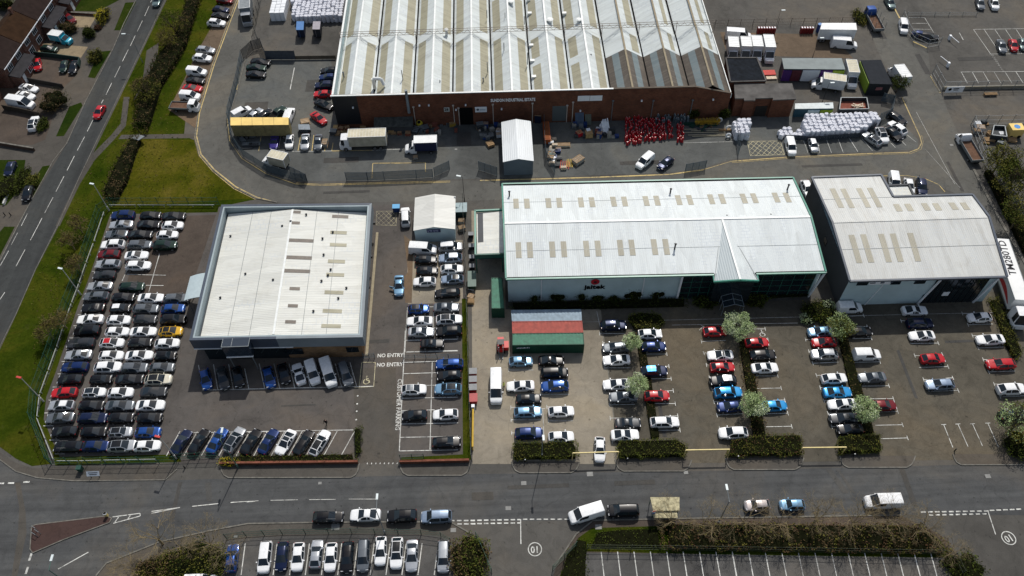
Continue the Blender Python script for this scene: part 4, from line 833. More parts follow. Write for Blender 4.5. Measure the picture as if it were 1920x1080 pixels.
# articulated lorry at the right edge: fleet number on the trailer roof
p = P(1898, 545, 2); d = (P(1920, 560, 4)-P(1880, 446, 4)).normalized(); q0 = P(1866, 447, 4.0); rz = math.atan2(d.y, d.x)
LT = 13.4
mid = P(1871, 447, 4.0)+d*LT/2+Vector((d.y, -d.x, 0))*-.6
t = thing('articulated_lorry', (mid.x, mid.y, .03), 'white articulated lorry with a red swoosh beside the right-hand unit', 'lorry', None, rz); t['_local'] = 1
TRW = flat('trailer_white', (.7, .71, .7), .5, var=.08, scale=.3)
tr = local(MB().box((0, 0, 2.6), (LT, 2.5, 2.75)).build('trailer', TRW), t)
fr = MB()
for s in (1, -1): fr.bar((-LT/2, s*1.25, 1.2), (LT/2, s*1.25, 1.2), .08, .25); fr.bar((-LT/2, s*1.25, 3.98), (LT/2, s*1.25, 3.98), .08, .08)
local(fr.build('trailer_rails', STEELG), t)
RED = flat('swoosh_red', (.45, .015, .02), .5)
sw = MB(); n = 12
for i in range(n):
    a, b = i/n, (i+1)/n
    sw.poly([(-1+7*a, -1.262, 1.6+.9*math.sin(a*2.9)*.4), (-1+7*b, -1.262, 1.6+.9*math.sin(b*2.9)*.4), (-1+7*b, -1.262, 1.7+1.3*math.sin(b*3.0)), (-1+7*a, -1.262, 1.7+1.3*math.sin(a*3.0))])
local(sw.build('side_graphic', RED), t)
o = textmesh('TM280TD', 1.75, 'roof_number', flat('number_black', (.03, .03, .035), .7), None, frame((-LT/2+4.3, -.1, 3.99), (-1, 0, 0), (0, -1, 0)), bold=.03, sx=1.05); o.parent = t
V, pr = cabmesh(2.3, 2.45, 3.5, False); V = [(x+LT/2+2.0, y, z) for x, y, z in V]
child('cab', submesh('cab', V, pr['body']+pr['under'], [WH, UND], [0]*len(pr['body'])+[1]*len(pr['under'])), t)
for k in ('windscreen', 'left', 'right'):
    if pr[k]: child('side_window' if k != 'windscreen' else k, submesh(k, V, pr[k], [GL]), t)
for wx in (LT/2+2.0, LT/2-.9, -LT/2+1.4, -LT/2+2.7, -LT/2+4.0):
    for s in (1, -1):
        o = child('wheel', WHEEL_L, t, (wx, s*1.08, .5)); o.rotation_euler = (0, 0, math.pi if s > 0 else 0)
for s in (1, -1): child('headlight', ME['van']['hl'], t, (LT/2+3.15, s*.95, .9))
# yellow and other trailers
def trailer(quad, z1, mats, label, name='box_trailer', cat='trailer', z0=.9, rib=.6, legs=True, group=None, ribm=None):
    q = [P(x, y, z1) for x, y in quad]; c = sum(q, Vector())/4
    t = thing(name, (c.x, c.y, 0), label, cat, group)
    MB().prism([(v.x, v.y) for v in q], z0, z1, 0, 1).build('cargo_box', mats, t)
    u = q[1]-q[0]; L = u.length; u.normalize(); w2 = (q[3]-q[0]); W = w2.length; w2.normalize(); rb = MB()
    for i in range(1, int(L/rib)):
        a = q[0]+u*i*rib; rb.bar((a.x, a.y, z1+.015), tuple(a+w2*W+Vector((0, 0, .015))), .05, .04); 
        for e in (0, W): bpt = a+w2*e; rb.bar((bpt.x, bpt.y, z0+.05), (bpt.x, bpt.y, z1), .05, .05)
    rb.build('ribs', ribm or mats[1], t)
    if legs:
        for i in (.12, .2, .85):
            for e in (.15, .85):
                a = q[0]+u*L*i+w2*W*e; a.z = .48
                o = bpy.data.objects.new('wheel', WHEEL_L); C.objects.link(o); adopt(o, t); o.location = a; o.rotation_euler = (0, 0, math.atan2(u.y, u.x))
                o.matrix_parent_inverse = chain(t).inverted()
        MB().box((c.x, c.y, z0-.12), (L*.96, W*.4, .22), math.atan2(u.y, u.x)).build('chassis', UND, t)
    return t
YT = flat('trailer_yellow', (.72, .52, .17), .6, var=.15, scale=.5); YS = flat('trailer_side_olive', (.20, .17, .08), .7, var=.3)
trailer([(432, 220), (541, 220), (541, 234), (432, 235)], 3.9, [YS, YT], 'long trailer with a yellow roof by the curved yard fence', z0=1.0, rib=2.2, ribm=YS)
trailer([(1541, 43), (1605, 43), (1607, 56), (1538, 55)], 3.6, [BODW, BODW], 'white box trailer beside the blue drum by the top fence', z0=1.0)
BLUE = flat('box_blue', (.03, .14, .36), .5); MAUVE = flat('box_mauve_grey', (.3, .28, .31), .6); DKS = flat('dark_steel', (.02, .024, .03), .6)
trailer([(556, 40), (570, 40), (569, 56), (555, 56)], 2.6, [flat('navy_side', (.008, .014, .035), .6), BLUE], 'small blue-roofed box trailer in the upper yard', z0=.6, legs=False)
trailer([(587, 40), (601, 40), (599.5, 55), (585.5, 55)], 2.6, [DKS, MAUVE], 'small mauve-roofed box trailer in the upper yard', z0=.6, legs=False)
trailer([(559, 233), (580, 233), (582, 243), (560, 243)], 1.3, [DKS, flat('mesh_grey', (.2, .23, .26), .6)], 'grey mesh trailer above the silver saloon', z0=.5, rib=.4, legs=False)
# ================================================================ BUILDINGS
ROOFW = roofm('roof_white_sheet', (.56, .60, .59), 'x', .9, dirt=(.3, .3, .27), amount=.5, dash=.5); ROOFJ = roofm('roof_pale_sheet', (.56, .60, .60), 'y', .9, dirt=(.36, .37, .35), amount=.4, dash=.5)
ROOFC = roofm('roof_cream_sheet', (.58, .585, .54), 'x', .9, dirt=(.38, .36, .3), amount=.45, dash=.45); ROOF3 = roofm('roof_grey_white', (.47, .48, .46), 'y', .9, dirt=(.3, .27, .22), amount=.5, dash=.25)
ROOFS = roofm('roof_shed', (.58, .58, .54), 'x', .9, amount=.3); ROOFP = roofm('roof_portal', (.6, .63, .64), 'y', .8, amount=.12)
ROOFD = roofm('roof_dark_mossy', (.07, .055, .04), 'x', .9, dirt=(.16, .14, .11), amount=.8); TEALS = roofm('roof_light_teal', (.13, .17, .18), 'x', 1.2, amount=.3)
TANS = roofm('rooflight_tan', (.33, .31, .22), 'x', 1.2, dirt=(.14, .125, .07), amount=.7); TANY = roofm('rooflight_tan_y', (.33, .31, .24), 'y', 1.2, dirt=(.2, .18, .13), amount=.4); BRNS = flat('rooflight_brown', (.11, .09, .07), .5, var=.3)
BRICK = brickm('brick_red', (.15, .055, .03), (.10, .038, .023), (.10, .07, .055)); BRICKT = brickm('brick_buff', (.28, .16, .07), (.2, .11, .05)); DKCLAD = flat('clad_near_black', (.006, .008, .012), .5)
GUT = flat('gutter_white', (.68, .70, .68), .5, var=.12); GREEN = flat('trim_green', (.035, .20, .145), .4, var=.2); GREEND = flat('trim_dark_green', (.015, .09, .065), .5)
WALLG = flat('wall_pale_grey', (.42, .53, .55), .6, var=.12, scale=.4); WALLD = flat('wall_dark_grey', (.05, .055, .062), .6, var=.15, scale=.4); FASC = flat('fascia_slate_blue', (.045, .06, .085), .4, var=.15); FASCG = flat('fascia_grey_blue', (.16, .19, .21), .45, var=.12, scale=.4)
PARA = flat('parapet_inner', (.27, .33, .35), .5, var=.12, scale=.4); DGL = glassm('building_glass', (.008, .014, .018), .08, .8); BLK = flat('black_gap', (.006, .006, .006), .9); SIGNW = flat('sign_white', (.7, .72, .74), .5, var=.06)
def roofquad(pts, name, mat, parent, th=.12):
    """a roof plane with thickness"""
    mb = MB(); q = [Vector(p) for p in pts]; n = len(q)
    if (q[1]-q[0]).cross(q[2]-q[1]).z < 0: q = q[::-1]
    mb.poly(q); lo = [v-Vector((0, 0, th)) for v in q]; mb.poly(lo[::-1])
    for i in range(n): j = (i+1) % n; mb.poly([q[i], lo[i], lo[j], q[j]])
    return mb.build(name, mat, parent)
def on(q, u, v, dz=.03):
    a = Vector(q[0]).lerp(Vector(q[1]), u); b = Vector(q[3]).lerp(Vector(q[2]), u); p = a.lerp(b, v); return Vector((p.x, p.y, p.z+dz))
def patch(q, u0, v0, u1, v1, name, mat, parent, dz=.03):
    a = [on(q, u0, v0, dz), on(q, u1, v0, dz), on(q, u1, v1, dz), on(q, u0, v1, dz)]
    if (a[1]-a[0]).cross(a[2]-a[1]).z < 0: a = a[::-1]
    return MB().poly(a).build(name, mat, parent)

# ---- brick warehouse with ten parallel gables
WZ, RZ = 5.9, 8.3
wx0 = P(619.5, 180, RZ).x+.1; WFY = P(619.5, 180, RZ).y; wx1 = P(1374, 176, WZ+1).x; WB = 196; bw = (wx1-wx0)/10
wh = thing('brick_warehouse', ((wx0+wx1)/2, WFY, 0), 'huge brick warehouse with ten parallel white gable roofs and tan rooflights', 'warehouse')
wy = lambda x: WFY-.012*(x-wx0)
MB().prism([(wx0+5, wy(wx0+5)), (wx1, wy(wx1)), (wx1, WB), (wx0+.0, WB), (wx0, wy(wx0)+.4), (wx0+5, wy(wx0)+.4)], 0, 5.6).build('wall', BRICK, wh)
mb = MB(); mb.prism([(wx0+5, wy(wx0+5)), (wx1-bw*.95, wy(wx1)), (wx1-bw*.95, wy(wx1)+.35), (wx0+5, wy(wx0+5)+.35)], 5.6, RZ)
mb.prism([(wx1-bw*.95, wy(wx1)), (wx1, wy(wx1)), (wx1, wy(wx1)+.35), (wx1-bw*.95, wy(wx1)+.35)], 5.6, [RZ, WZ+.5, WZ+.5, RZ]); mb.build('parapet', BRICK, wh)
MB().prism([(wx0, wy(wx0)), (wx0+5, wy(wx0+5)), (wx0+5, wy(wx0+5)+.4), (wx0, wy(wx0)+.4)], .9, RZ).build('dark_cladding', DKCLAD, wh)
MB().prism([(wx0, wy(wx0)), (wx0+5, wy(wx0+5)), (wx0+5, wy(wx0+5)+.38), (wx0, wy(wx0)+.38)], 0, .9).build('plinth', BRICK, wh)
mb = MB(); mb.bar((wx0-.1, wy(wx0)-.05, RZ+.06), (P(1150, 166, RZ).x, wy(23)-.05, RZ+.06), .34, .14); mb.build('coping', GUT, wh)
mb = MB(); mb.bar((P(1150, 166, RZ).x, wy(23), RZ+.05), (wx1-bw*.95, wy(40), RZ+.05), .38, .1); mb.bar((wx1-bw*.95, wy(40), RZ+.05), (wx1, wy(wx1), WZ+.56), .38, .1); mb.build('coping', flat('coping_brown', (.12, .1, .08), .8), wh)
MB().prism([(wx0, wy(wx0)+.4), (wx0+.3, wy(wx0)+.4), (wx0+.3, WB), (wx0, WB)], 5.6, RZ-.5, 0, 0).build('side_parapet', WALLG, wh)
mb = MB(); mb.bar((wx0+.15, wy(wx0), RZ-.4), (wx0+.15, WB, RZ-.4), .4, .14); mb.bar((wx0+.9, wy(wx0)+.5, WZ+.5), (wx0+.9, WB, WZ+.5), .12, .12); mb.build('gutter', GUT, wh)
TY = P(900, 70, WZ+1).y; DY = P(1190, 90, RZ).y
for i in range(10):
    xa = wx0+bw*i+(.35 if i == 0 else 0); xr = wx0+bw*(i+.5); xb = wx0+bw*(i+1)-(.05 if i == 9 else 0); yf = wy(xr)+.35; dark = i >= 7
    for (x_out, side) in ((xa, 0), (xb, 1)):
        segs = [(yf, DY, ROOFD), (DY, TY, ROOFW), (TY+.02, WB, ROOFW)] if dark else [(yf, TY, ROOFW), (TY+.02, WB, ROOFW)]
        for y0, y1, m_ in segs:
            dz = -.22 if y0 > TY else 0; q = [(x_out, y0, WZ+dz), (xr, y0, RZ-.1+dz), (xr, y1, RZ-.1+dz), (x_out, y1, WZ+dz)]
            roofquad(q, 'roof', m_, wh, .1)
            sk = TEALS if m_ is ROOFD else TANS
            if m_ is ROOFD: patch(q, .33, .0, .66, 1, 'rooflight', sk, wh)
            else:
                n_ = 2 if i < 4 else 3; lo, hi = (.15, .56) if i < 8 else (.28, .52)
                if i >= 7 and side == 0 : continue
                vv = ([(.04, .96)] if i < 5 or side else [(.04, .5), (.62, .96)]) if y0 < TY else [(.06, .3), (.36, .62), (.68, .9)] if i >= 4 else [(.05, .42), (.46, .9)]
                if y1-y0 < 8: vv = [(.1, .9)]
                for v0, v1 in vv: patch(q, lo, v0, hi, v1, 'rooflight', sk, wh)
    MB().bar((xr, yf, RZ-.06), (xr, WB, RZ-.06), .38, .1).build('ridge_cap', GUT if not dark else flat('ridge_brown', (.24, .2, .13), .7), wh)
    if i: MB().box((wx0+bw*i, (yf+WB)/2, WZ+.06), (.3, WB-yf, .1)).build('valley_gutter', BLK, wh)
    # cross gutter under the truss
    mb = MB(); mb.prism([(xa, TY-.5), (xb, TY-.5), (xb, TY+.5), (xa, TY+.5)], WZ-.6, WZ-.35); mb.build('cross_gutter', ROOFW, wh)
MB().prism([(wx1-.02, wy(wx1)), (wx1+.12, wy(wx1)), (wx1+.12, WB), (wx1-.02, WB)], 5.2, WZ+.3).build('gutter', GUT, wh)
tr_ = MB(); zt = RZ+.75
x = wx0; 
for yy in (TY-.35, TY+.35): tr_.tube((wx0, yy, zt), (wx1, yy, zt), .05, n=4)
tr_.tube((wx0, TY, zt-.9), (wx1, TY, zt-.9), .05, n=4)
while x < wx1-1: tr_.tube((x, TY-.35, zt), (x+.8, TY, zt-.9), .035, n=4); tr_.tube((x+.8, TY, zt-.9), (x+1.6, TY-.35, zt), .035, n=4); tr_.tube((x, TY-.35, zt), (x, TY+.35, zt), .035, n=4); x += 1.6
for i in range(11): tr_.tube((wx0+bw*i, TY, WZ-.1), (wx0+bw*i, TY, zt), .07, n=4)
tr_.build('lattice_truss', flat('truss_rust', (.2, .17, .14), .7), wh)
def ductm(p, h, r, mat, name='roof_vent', hood=True):
    mb = MB(); mb.tube(p, (p[0], p[1], p[2]+h), r, n=8)
    if hood: mb.tube((p[0], p[1], p[2]+h), (p[0], p[1], p[2]+h+.12), r*1.7, r*.9, n=8)
    return mb.build(name, mat, wh)
for x_, y_, h, r in ((837, 60, .7, .3), (958, 8, .9, .45), (1031, 42, .8, .45), (1085, 42, .8, .4), (906, 150, .5, .12), (913, 28, 1.2, .08), (947, 35, 1.5, .07), (945, 95, 2, .09), (983, 40, 1.3, .08), (755, 148, 2.2, .08), (644, 140, .6, .14), (825, 153, .4, .1), (1108, 105, .4, .12), (989, 115, 2.2, .09), (663, 118, .2, .1), (914, 130, 1.8, .09)):
    q = P(x_, y_, 7.4); ductm((q.x, q.y, 6.6), h+.8, r, GUT if r > .2 else STEELG, hood=r > .1)
for x_, y_ in ((991, 2), (993, 27), (996, 87), (998, 116), (1001, 146), (1058, 27)):
    q = P(x_, y_, 6.2); MB().box((q.x, q.y, 6.4), (.9, .7, .6)).build('roof_box', GUT, wh)
q = P(712, 165, 7); mb = MB(); mb.tube((q.x-1.2, q.y+1.0, 6.2), (q.x-1.2, q.y+1, 8.6), .35, n=10); mb.tube((q.x-1.2, q.y+1, 8.6), (q.x+.5, q.y+.6, 8.8), .35, n=10); mb.tube((q.x+.5, q.y+.6, 8.8), (q.x+1.0, q.y, 7.7), .35, n=10); mb.build('duct', GUT, wh)
mb = MB(); q = P(766, 200, 5); mb.tube((q.x, wy(q.x)-.35, 3.8), (q.x, wy(q.x)-.35, RZ+1.2), .28, n=10); mb.build('flue', FASCG, wh)
def wallpt(px_, py_, zguess=3.5):
    """point of the front wall seen at this pixel"""
    lo, hi = 0, 9
    for _ in range(30):
        m = (lo+hi)/2; p = P(px_, py_, m)
        if p.y > wy(p.x): lo = m
        else: hi = m
    return P(px_, py_, lo)
def wallbox(x0, y0, x1, y1, name, mat, dep=.08, parent=None):
    a = wallpt(x0, y0); b = wallpt(x1, y1); c = wallpt(x1, y0)
    return MB().prism([(a.x, wy(a.x)-dep), (c.x, wy(c.x)-dep), (c.x, wy(c.x)+.02), (a.x, wy(a.x)+.02)], max(.02, b.z), a.z).build(name, mat, parent or wh)
DOORG = roofm('roller_shutter', (.07, .085, .09), 'x', 2, amount=.1)
wallbox(861, 202, 886, 234, 'doorway', BLK, .03); wallbox(1036, 199, 1062, 226, 'roller_door', DOORG, .06)
for a in ((890.5, 200.5, 912.5, 209.5), (1083.5, 179.5, 1106, 188.5), (1106.6, 179, 1129.5, 188)):
    s_ = wallbox(*a, 'sign_board', SIGNW, .1)
q = wallpt(894, 205); MB().tube((q.x+.2, wy(q.x)-.14, q.z), (q.x+.2, wy(q.x)-.1, q.z), .28, n=12).build('sign_emblem', flat('sign_ink', (.05, .07, .1), .6), wh)
q2 = wallpt(905, 205); mb = MB(); mb.box((q2.x, wy(q2.x)-.115, q2.z+.12), (1.2, .02, .1)); mb.box((q2.x, wy(q2.x)-.115, q2.z-.12), (1.2, .02, .07)); mb.build('sign_lettering', flat('sign_blue', (.12, .22, .32), .6), wh)
s_ = wallbox(832, 201.5, 842.5, 209, 'number_board', flat('board_pale', (.4, .42, .4), .6), .08); q = wallpt(837, 205)
textmesh('28', .85, 'board_number', BLK, wh, frame((q.x, wy(q.x)-.1, q.z), (1, -.012, 0), (0, 0, 1)), bold=.03)
a, b = wallpt(917.5, 187.5), wallpt(1006, 187); q = (a+b)/2
textmesh('SUNDON INDUSTRIAL ESTATE', 1.02, 'wall_lettering', SIGNW, wh, frame((q.x, wy(q.x)-.06, q.z), (1, -.012, 0), (0, 0, 1)), extrude=.04, bold=.03, sx=.64)
for x_, y0, y1, m_ in ((775, 200, 225, 1), (849.5, 197, 232, 1), (924, 195, 217, 1), (998.5, 193, 225, 1), (1074.5, 191, 226, 1), (1149.5, 188, 215, 0), (1225, 188, 215, 0), (1299, 187, 214, 0), (859.5, 202, 232, 1), (1063.5, 197, 226, 1)):
    a = wallpt(x_, y0); mb = MB(); mb.tube((a.x, wy(a.x)-.12, 0 if m_ else .1), (a.x, wy(a.x)-.12, a.z), .085, n=6); mb.box((a.x, wy(a.x)-.14, a.z), (.42, .25, .22)); mb.build('downpipe', flat('pipe_pale', (.42, .38, .34), .6) if m_ else STEELG, wh)
for x_, y_ in ((786.5, 197), (804, 196.5), (873, 196), (855, 205), (940.5, 203.5), (1203, 188), (1337, 186), (662, 201), (1088, 207)): a = wallpt(x_, y_); MB().box((a.x, wy(a.x)-.15, a.z), (.3, .3, .3)).build('wall_lamp', SIGNW, wh)
# lean-to store at the left of the facade
a = wallpt(700, 220); t = thing('lean_to_store', (a.x+3.5, wy(a.x)-1.2, 0), 'grey flat-roofed lean-to against the brick wall behind the beige lorry', 'lean-to')
x0, x1 = wallpt(703, 224).x, wallpt(774, 222).x
MB().prism([(x0, wy(x0)-2.2), (x1, wy(x1)-2.2), (x1, wy(x1)-.06), (x0, wy(x0)-.06)], 0, 1.9).build('wall', WALLD, t)
roofquad([(x0-.1, wy(x0)-2.4, 1.95), (x1+.1, wy(x1)-2.4, 1.95), (x1+.1, wy(x1)-.06, 2.6), (x0-.1, wy(x0)-.06, 2.6)], 'roof', flat('felt_roof', (.06, .065, .06), .8, var=.4), t)
# brick annex with a flat felt roof, right of the warehouse
ANN = flat('felt_annex', (.10, .095, .09), .85, var=.4, scale=.5)
pts = [P(x_, y_, 4.6) for x_, y_ in ((1376, 157), (1485, 157), (1493, 186), (1449, 188), (1449, 184), (1416, 185), (1416, 189), (1395, 189), (1395, 185), (1378, 185))]
t = thing('brick_annex', (pts[1].x-5, pts[2].y, 0), 'brick annex with a worn grey flat roof beside the warehouse', 'annex')
MB().prism([(p.x, p.y) for p in pts], 4.45, 4.7).build('roof', ANN, t)
c = sum(pts, Vector())/len(pts); ins = [(p.x+(c.x-p.x)*.03, p.y+(c.y-p.y)*.06) for p in pts]; MB().prism(ins, 0, 4.45).build('wall', BRICK, t)
a, b = P(1418, 222, 1), P(1440, 222, 1); MB().box(((a.x+b.x)/2, ins[5][1]-.05, 1.3), (2.4, .12, 2.6)).build('door', flat('door_dark', (.02, .018, .016), .6), t)
# black glass-like flat roof
pts = [P(x_, y_, 5) for x_, y_ in ((1361, 109), (1419, 109), (1436, 152), (1369, 154))]
t = thing('dark_roof_block', (sum(pts, Vector())/4)*Vector((1, 1, 0)).x if 0 else (pts[0].x+3, pts[2].y, 0), 'low block with a shiny near-black flat roof beside the warehouse', 'building')
MB().prism([(p.x, p.y) for p in pts], 0, 4.85).build('wall', BRICK, t)
MB().prism([(p.x, p.y) for p in pts], 4.85, 5).build('roof', flat('black_membrane', (.010, .013, .018), .8, var=.5), t)
mb = MB(); q = [v+Vector((0, 0, .08)) for v in pts]
for a, b in zip(q, q[1:]+q[:1]): mb.bar(a, b, .3, .16)
mb.build('parapet', ANN, t)

# ---- generic pitched building helper
def rectxy(x0, y0, x1, y1): return [(x0, y0), (x1, y0), (x1, y1), (x0, y1)]

# ---- showroom (left building)
ZP = 7.0
q = [P(354.5, 638, ZP), P(680, 632, ZP), P(697, 380.5, ZP), P(415, 383.5, ZP)]
un = thing('showroom', ((q[0].x+q[1].x)/2, q[0].y, 0), 'square showroom with cream sheet roof, blue-grey parapet and buff brick base', 'building')
def lerp2(a, b, t): return (a[0]+(b[0]-a[0])*t, a[1]+(b[1]-a[1])*t)
cx_, cy_ = sum(v.x for v in q)/4, sum(v.y for v in q)/4
def inset(d): 
    o = []
    for v in q: sx_, sy_ = (1 if v.x < cx_ else -1), (1 if v.y < cy_ else -1); o.append((v.x+sx_*d, v.y+sy_*d))
    return o
w1 = inset(.9); MB().prism(w1, 0, 4.7).build('wall', BRICKT, un)
i0, i1 = [(v.x, v.y) for v in q], inset(.45)
for k, (a, b, m_) in enumerate(((0, 1, FASCG), (1, 2, FASCG), (2, 3, FASC), (3, 0, FASC))):
    if k == 0:
        f = .5; A0, A1, B0, B1 = i0[0], lerp2(i0[0], i0[1], f), i1[0], lerp2(i1[0], i1[1], f)
        MB().prism([A0, A1, B1, B0], 4.5, ZP).build('fascia', FASC, un); A2, B2 = i0[1], i1[1]; MB().prism([A1, A2, B2, B1], 4.5, ZP).build('fascia', FASCG, un)
    else: MB().prism([i0[a], i0[b], i1[b], i1[a]], 4.5, ZP).build('fascia', m_, un)
mb = MB()
for a, b in zip(i1, i1[1:]+i1[:1]): mb.prism([a, b, lerp2(b, (cx_, cy_), .02), lerp2(a, (cx_, cy_), .02)], 4.6, ZP-.05)
mb.build('parapet', PARA, un)
MB().prism(inset(.5), 4.5, 5.2).build('ceiling', WALLD, un)
mb = MB(); mb.bar((i0[0][0], i0[0][1]-.04, 4.52), (*lerp2(i0[0], i0[1], .58)[:1], lerp2(i0[0], i0[1], .58)[1]-.04, 4.52), .1, .14); mb.build('fascia_trim', SIGNW, un)
ri = inset(1.05); rid = .475
e0, e1, e2, e3 = ri; ra, rb = lerp2(e0, e1, rid), lerp2(e3, e2, rid); ZE, ZR = 5.6, 6.6
RQ1 = [(*e0, ZE), (*ra, ZR), (*rb, ZR), (*e3, ZE)]; RQ2 = [(*e1, ZE), (*ra, ZR), (*rb, ZR), (*e2, ZE)]
roofquad(RQ1, 'roof', ROOFC, un); roofquad(RQ2, 'roof', ROOFC, un)
MB().bar((*ra, ZR+.04), (*rb, ZR+.04), .35, .08).build('ridge_cap', GUT, un)
for v in (.33, .62): 
    for Q_ in (RQ1, RQ2): a, b = on(Q_, 1-v, 0, .02), on(Q_, 1-v, 1, .02); MB().bar(a, b, .06, .03).build('sheet_joint', STEELG, un)
def uvpatch(xp, yp, w_, h_, mat, name='rooflight'):
    """patch on the right slope centred at pixel; w along slope, h along ridge, metres"""
    c = P(xp, yp, 6.0); W_ = (Vector(RQ2[1])-Vector(RQ2[0])); u = (c.x-e1[0])/(ra[0]-e1[0]); v = (c.y-e1[1])/(e2[1]-e1[1]); Lx = abs(ra[0]-e1[0]); Ly = abs(e2[1]-e1[1])
    patch(RQ2, u-w_/2/Lx, v-h_/2/Ly, u+w_/2/Lx, v+h_/2/Ly, name, mat, un, .035)
for x_, y_, w_, m_ in ((643, 407, 2.9, BRNS), (559, 425, 1.5, BRNS), (569, 457, 4.3, BRNS), (564, 489, 4.4, BRNS), (560, 514, 4.4, BRNS), (555, 547, 1.7, BRNS), (546, 609, 1.7, BRNS), (551, 579, 1.6, BRNS), (639, 437, 2.9, TANS), (638, 460, 2.9, TANS), (634, 491, 2.9, TANS), (631, 516, 3.0, TANS), (628, 549, 3.1, TANS), (624, 584, 3.1, TANS), (621, 612, 3.1, TANS), (561, 405, 1.5, BRNS)):
    uvpatch(x_, y_, w_, .75 if m_ is not BRNS or w_ > 2 else .65, m_)
for x_, y_ in ((530, 426), (546, 418), (513, 527), (575, 405), (605, 448), (603, 527), (649, 538), (615, 516), (588, 584), (634, 558), (620, 505), (607, 478), (624, 435), (460, 513), (412, 556), (431, 440)):
    c = P(x_, y_, 6.2); mb = MB(); zz = 5.6+min(1, min(c.x-e0[0], e1[0]-c.x)/13); mb.tube((c.x, c.y, zz-.1), (c.x, c.y, zz+.25), .16, n=6); mb.tube((c.x, c.y, zz+.25), (c.x, c.y, zz+.33), .22, .1, n=6); mb.build('roof_vent', DKCLAD, un)
# glazing on the front-left, entrance tower, curved side canopy, wall vents
fy = w1[0][1]
gl = MB().prism([(w1[0][0]-.05, fy-.05), (lerp2(w1[0], w1[1], .52)[0], lerp2(w1[0], w1[1], .52)[1]-.05), (lerp2(w1[0], w1[1], .52)[0], fy+.2), (w1[0][0]-.05, fy+8)], .05, 4.45).build('showroom_glazing', DGL, un)
tw0, tw1 = P(418, 650, 6.5).x, P(468, 650, 6.5).x; yw = i0[0][1]
MB().prism(rectxy(tw0, yw-1.6, tw1, yw-.02), 4.3, 7.1).build('entrance_tower', glassm('tower_glass', (.02, .03, .045), .15), un)
mb = MB()
for xx in (tw0, tw0+1.5, tw1): mb.bar((xx, yw-1.62, 7.12), (xx, yw, 7.12), .08, .06); 
mb.bar((tw0, yw-1.62, 7.12), (tw1, yw-1.62, 7.12), .1, .1); mb.build('tower_frame', STEELG, un)
MB().box(((tw0+tw1)/2, yw-1.55, 4.2), (tw1-tw0, .3, .25)).build('tower_sign', SIGNW, un)
mb = MB(); [mb.tube((xx, yw-1.4, 0), (xx, yw-1.4, 4.2), .09) for xx in (tw0+.3, tw1-.3)]; mb.build('column', STEELG, un)
for xx, ww in ((P(550, 668, 2).x, 3.0), (P(660, 668, 2).x, 2.0)): MB().box((xx, lerp2(w1[0], w1[1], .8)[1]-.05, 2.1), (ww, .12, 1.5)).build('window', DGL, un)
mb = MB(); A_, B_c = P(393, 511, 4.6), P(388, 556, 4.6); n = 8; Wc = 3.6
for i in range(n):
    u0, u1 = i/n, (i+1)/n; z = lambda u: 4.6-.9*(u**2)
    a, b = (A_.x-Wc*u0, z(u0)), (A_.x-Wc*u1, z(u1)); mb.poly([(a[0], B_c.y, a[1]), (a[0], A_.y, a[1]), (b[0], A_.y, b[1]), (b[0], B_c.y, b[1])][::-1]); mb.poly([(a[0], B_c.y, a[1]-.1), (a[0], A_.y, a[1]-.1), (b[0], A_.y, b[1]-.1), (b[0], B_c.y, b[1]-.1)])
mb.build('side_canopy', flat('canopy_pale', (.42, .5, .52), .35, var=.08), un)
mb = MB(); [mb.tube((A_.x-Wc+.3, yy, 0), (A_.x-Wc+.3, yy, 3.75), .08) for yy in (A_.y-.3, B_c.y+.3)]; mb.build('canopy_post', STEELG, un)
for y_ in (420, 483, 540, 604): c = P(690-(y_-400)*.06, y_, 3); MB().box((q[1].x-.65+.0, c.y, 3.2), (.5, .4, .5)).build('wall_unit', DKCLAD, un)
MB().prism([(q[1].x-.75, q[1].y+1), (q[1].x-.3, q[1].y+1), (q[1].x-.3, q[2].y-1), (q[1].x-.75, q[2].y-1)], .02, .2).build('plinth', flat('plinth_pale', (.3, .26, .18), .9), un)

# ---- shed with blue sign board
z0 = 3.4; q = [P(775.5, 432, z0), P(853, 432, z0), P(853.5, 368, z0), P(777, 369.5, z0)]
t = thing('grey_shed', ((q[0].x+q[1].x)/2, q[0].y, 0), 'pale grey metal shed with a dark blue board on its gable', 'shed')
x0, x1, y0, y1 = q[0].x, q[1].x, q[0].y, q[2].y; xm = (x0+x1)/2
MB().prism(rectxy(x0+.08, y0+.08, x1-.08, y1-.08), 0, z0-.05).build('wall', WALLG, t)
for yy in (y0+.08, y1-.08): MB().poly([(x0+.08, yy, z0-.05), (x1-.08, yy, z0-.05), (xm, yy, z0+.75)]).build('gable', WALLG, t)
roofquad([(x0-.05, y0-.05, z0), (xm, y0-.05, z0+.8), (xm, y1, z0+.8), (x0-.05, y1, z0)], 'roof', ROOFS, t, .08); roofquad([(x1+.05, y0-.05, z0), (xm, y0-.05, z0+.8), (xm, y1, z0+.8), (x1+.05, y1, z0)], 'roof', ROOFS, t, .08)
bd = MB().box((xm-.15, y0+.04, z0-.35), (2.5, .06, .85)).build('sign_board', flat('sign_navy', (.01, .018, .08), .5), t)
mb = MB(); 
for i, (xx, ww) in enumerate(((-1.0, .35), (-.5, .5), (.1, .45), (.6, .5))): mb.box((xm-.15+xx, y0, z0-.3+.12*(i % 2)), (ww, .02, .16)); mb.box((xm-.1+xx, y0, z0-.6+.1*(i % 2)), (ww*.7, .02, .1))
mb.build('sign_lettering', flat('sign_ink_pale', (.35, .38, .5), .6), t)
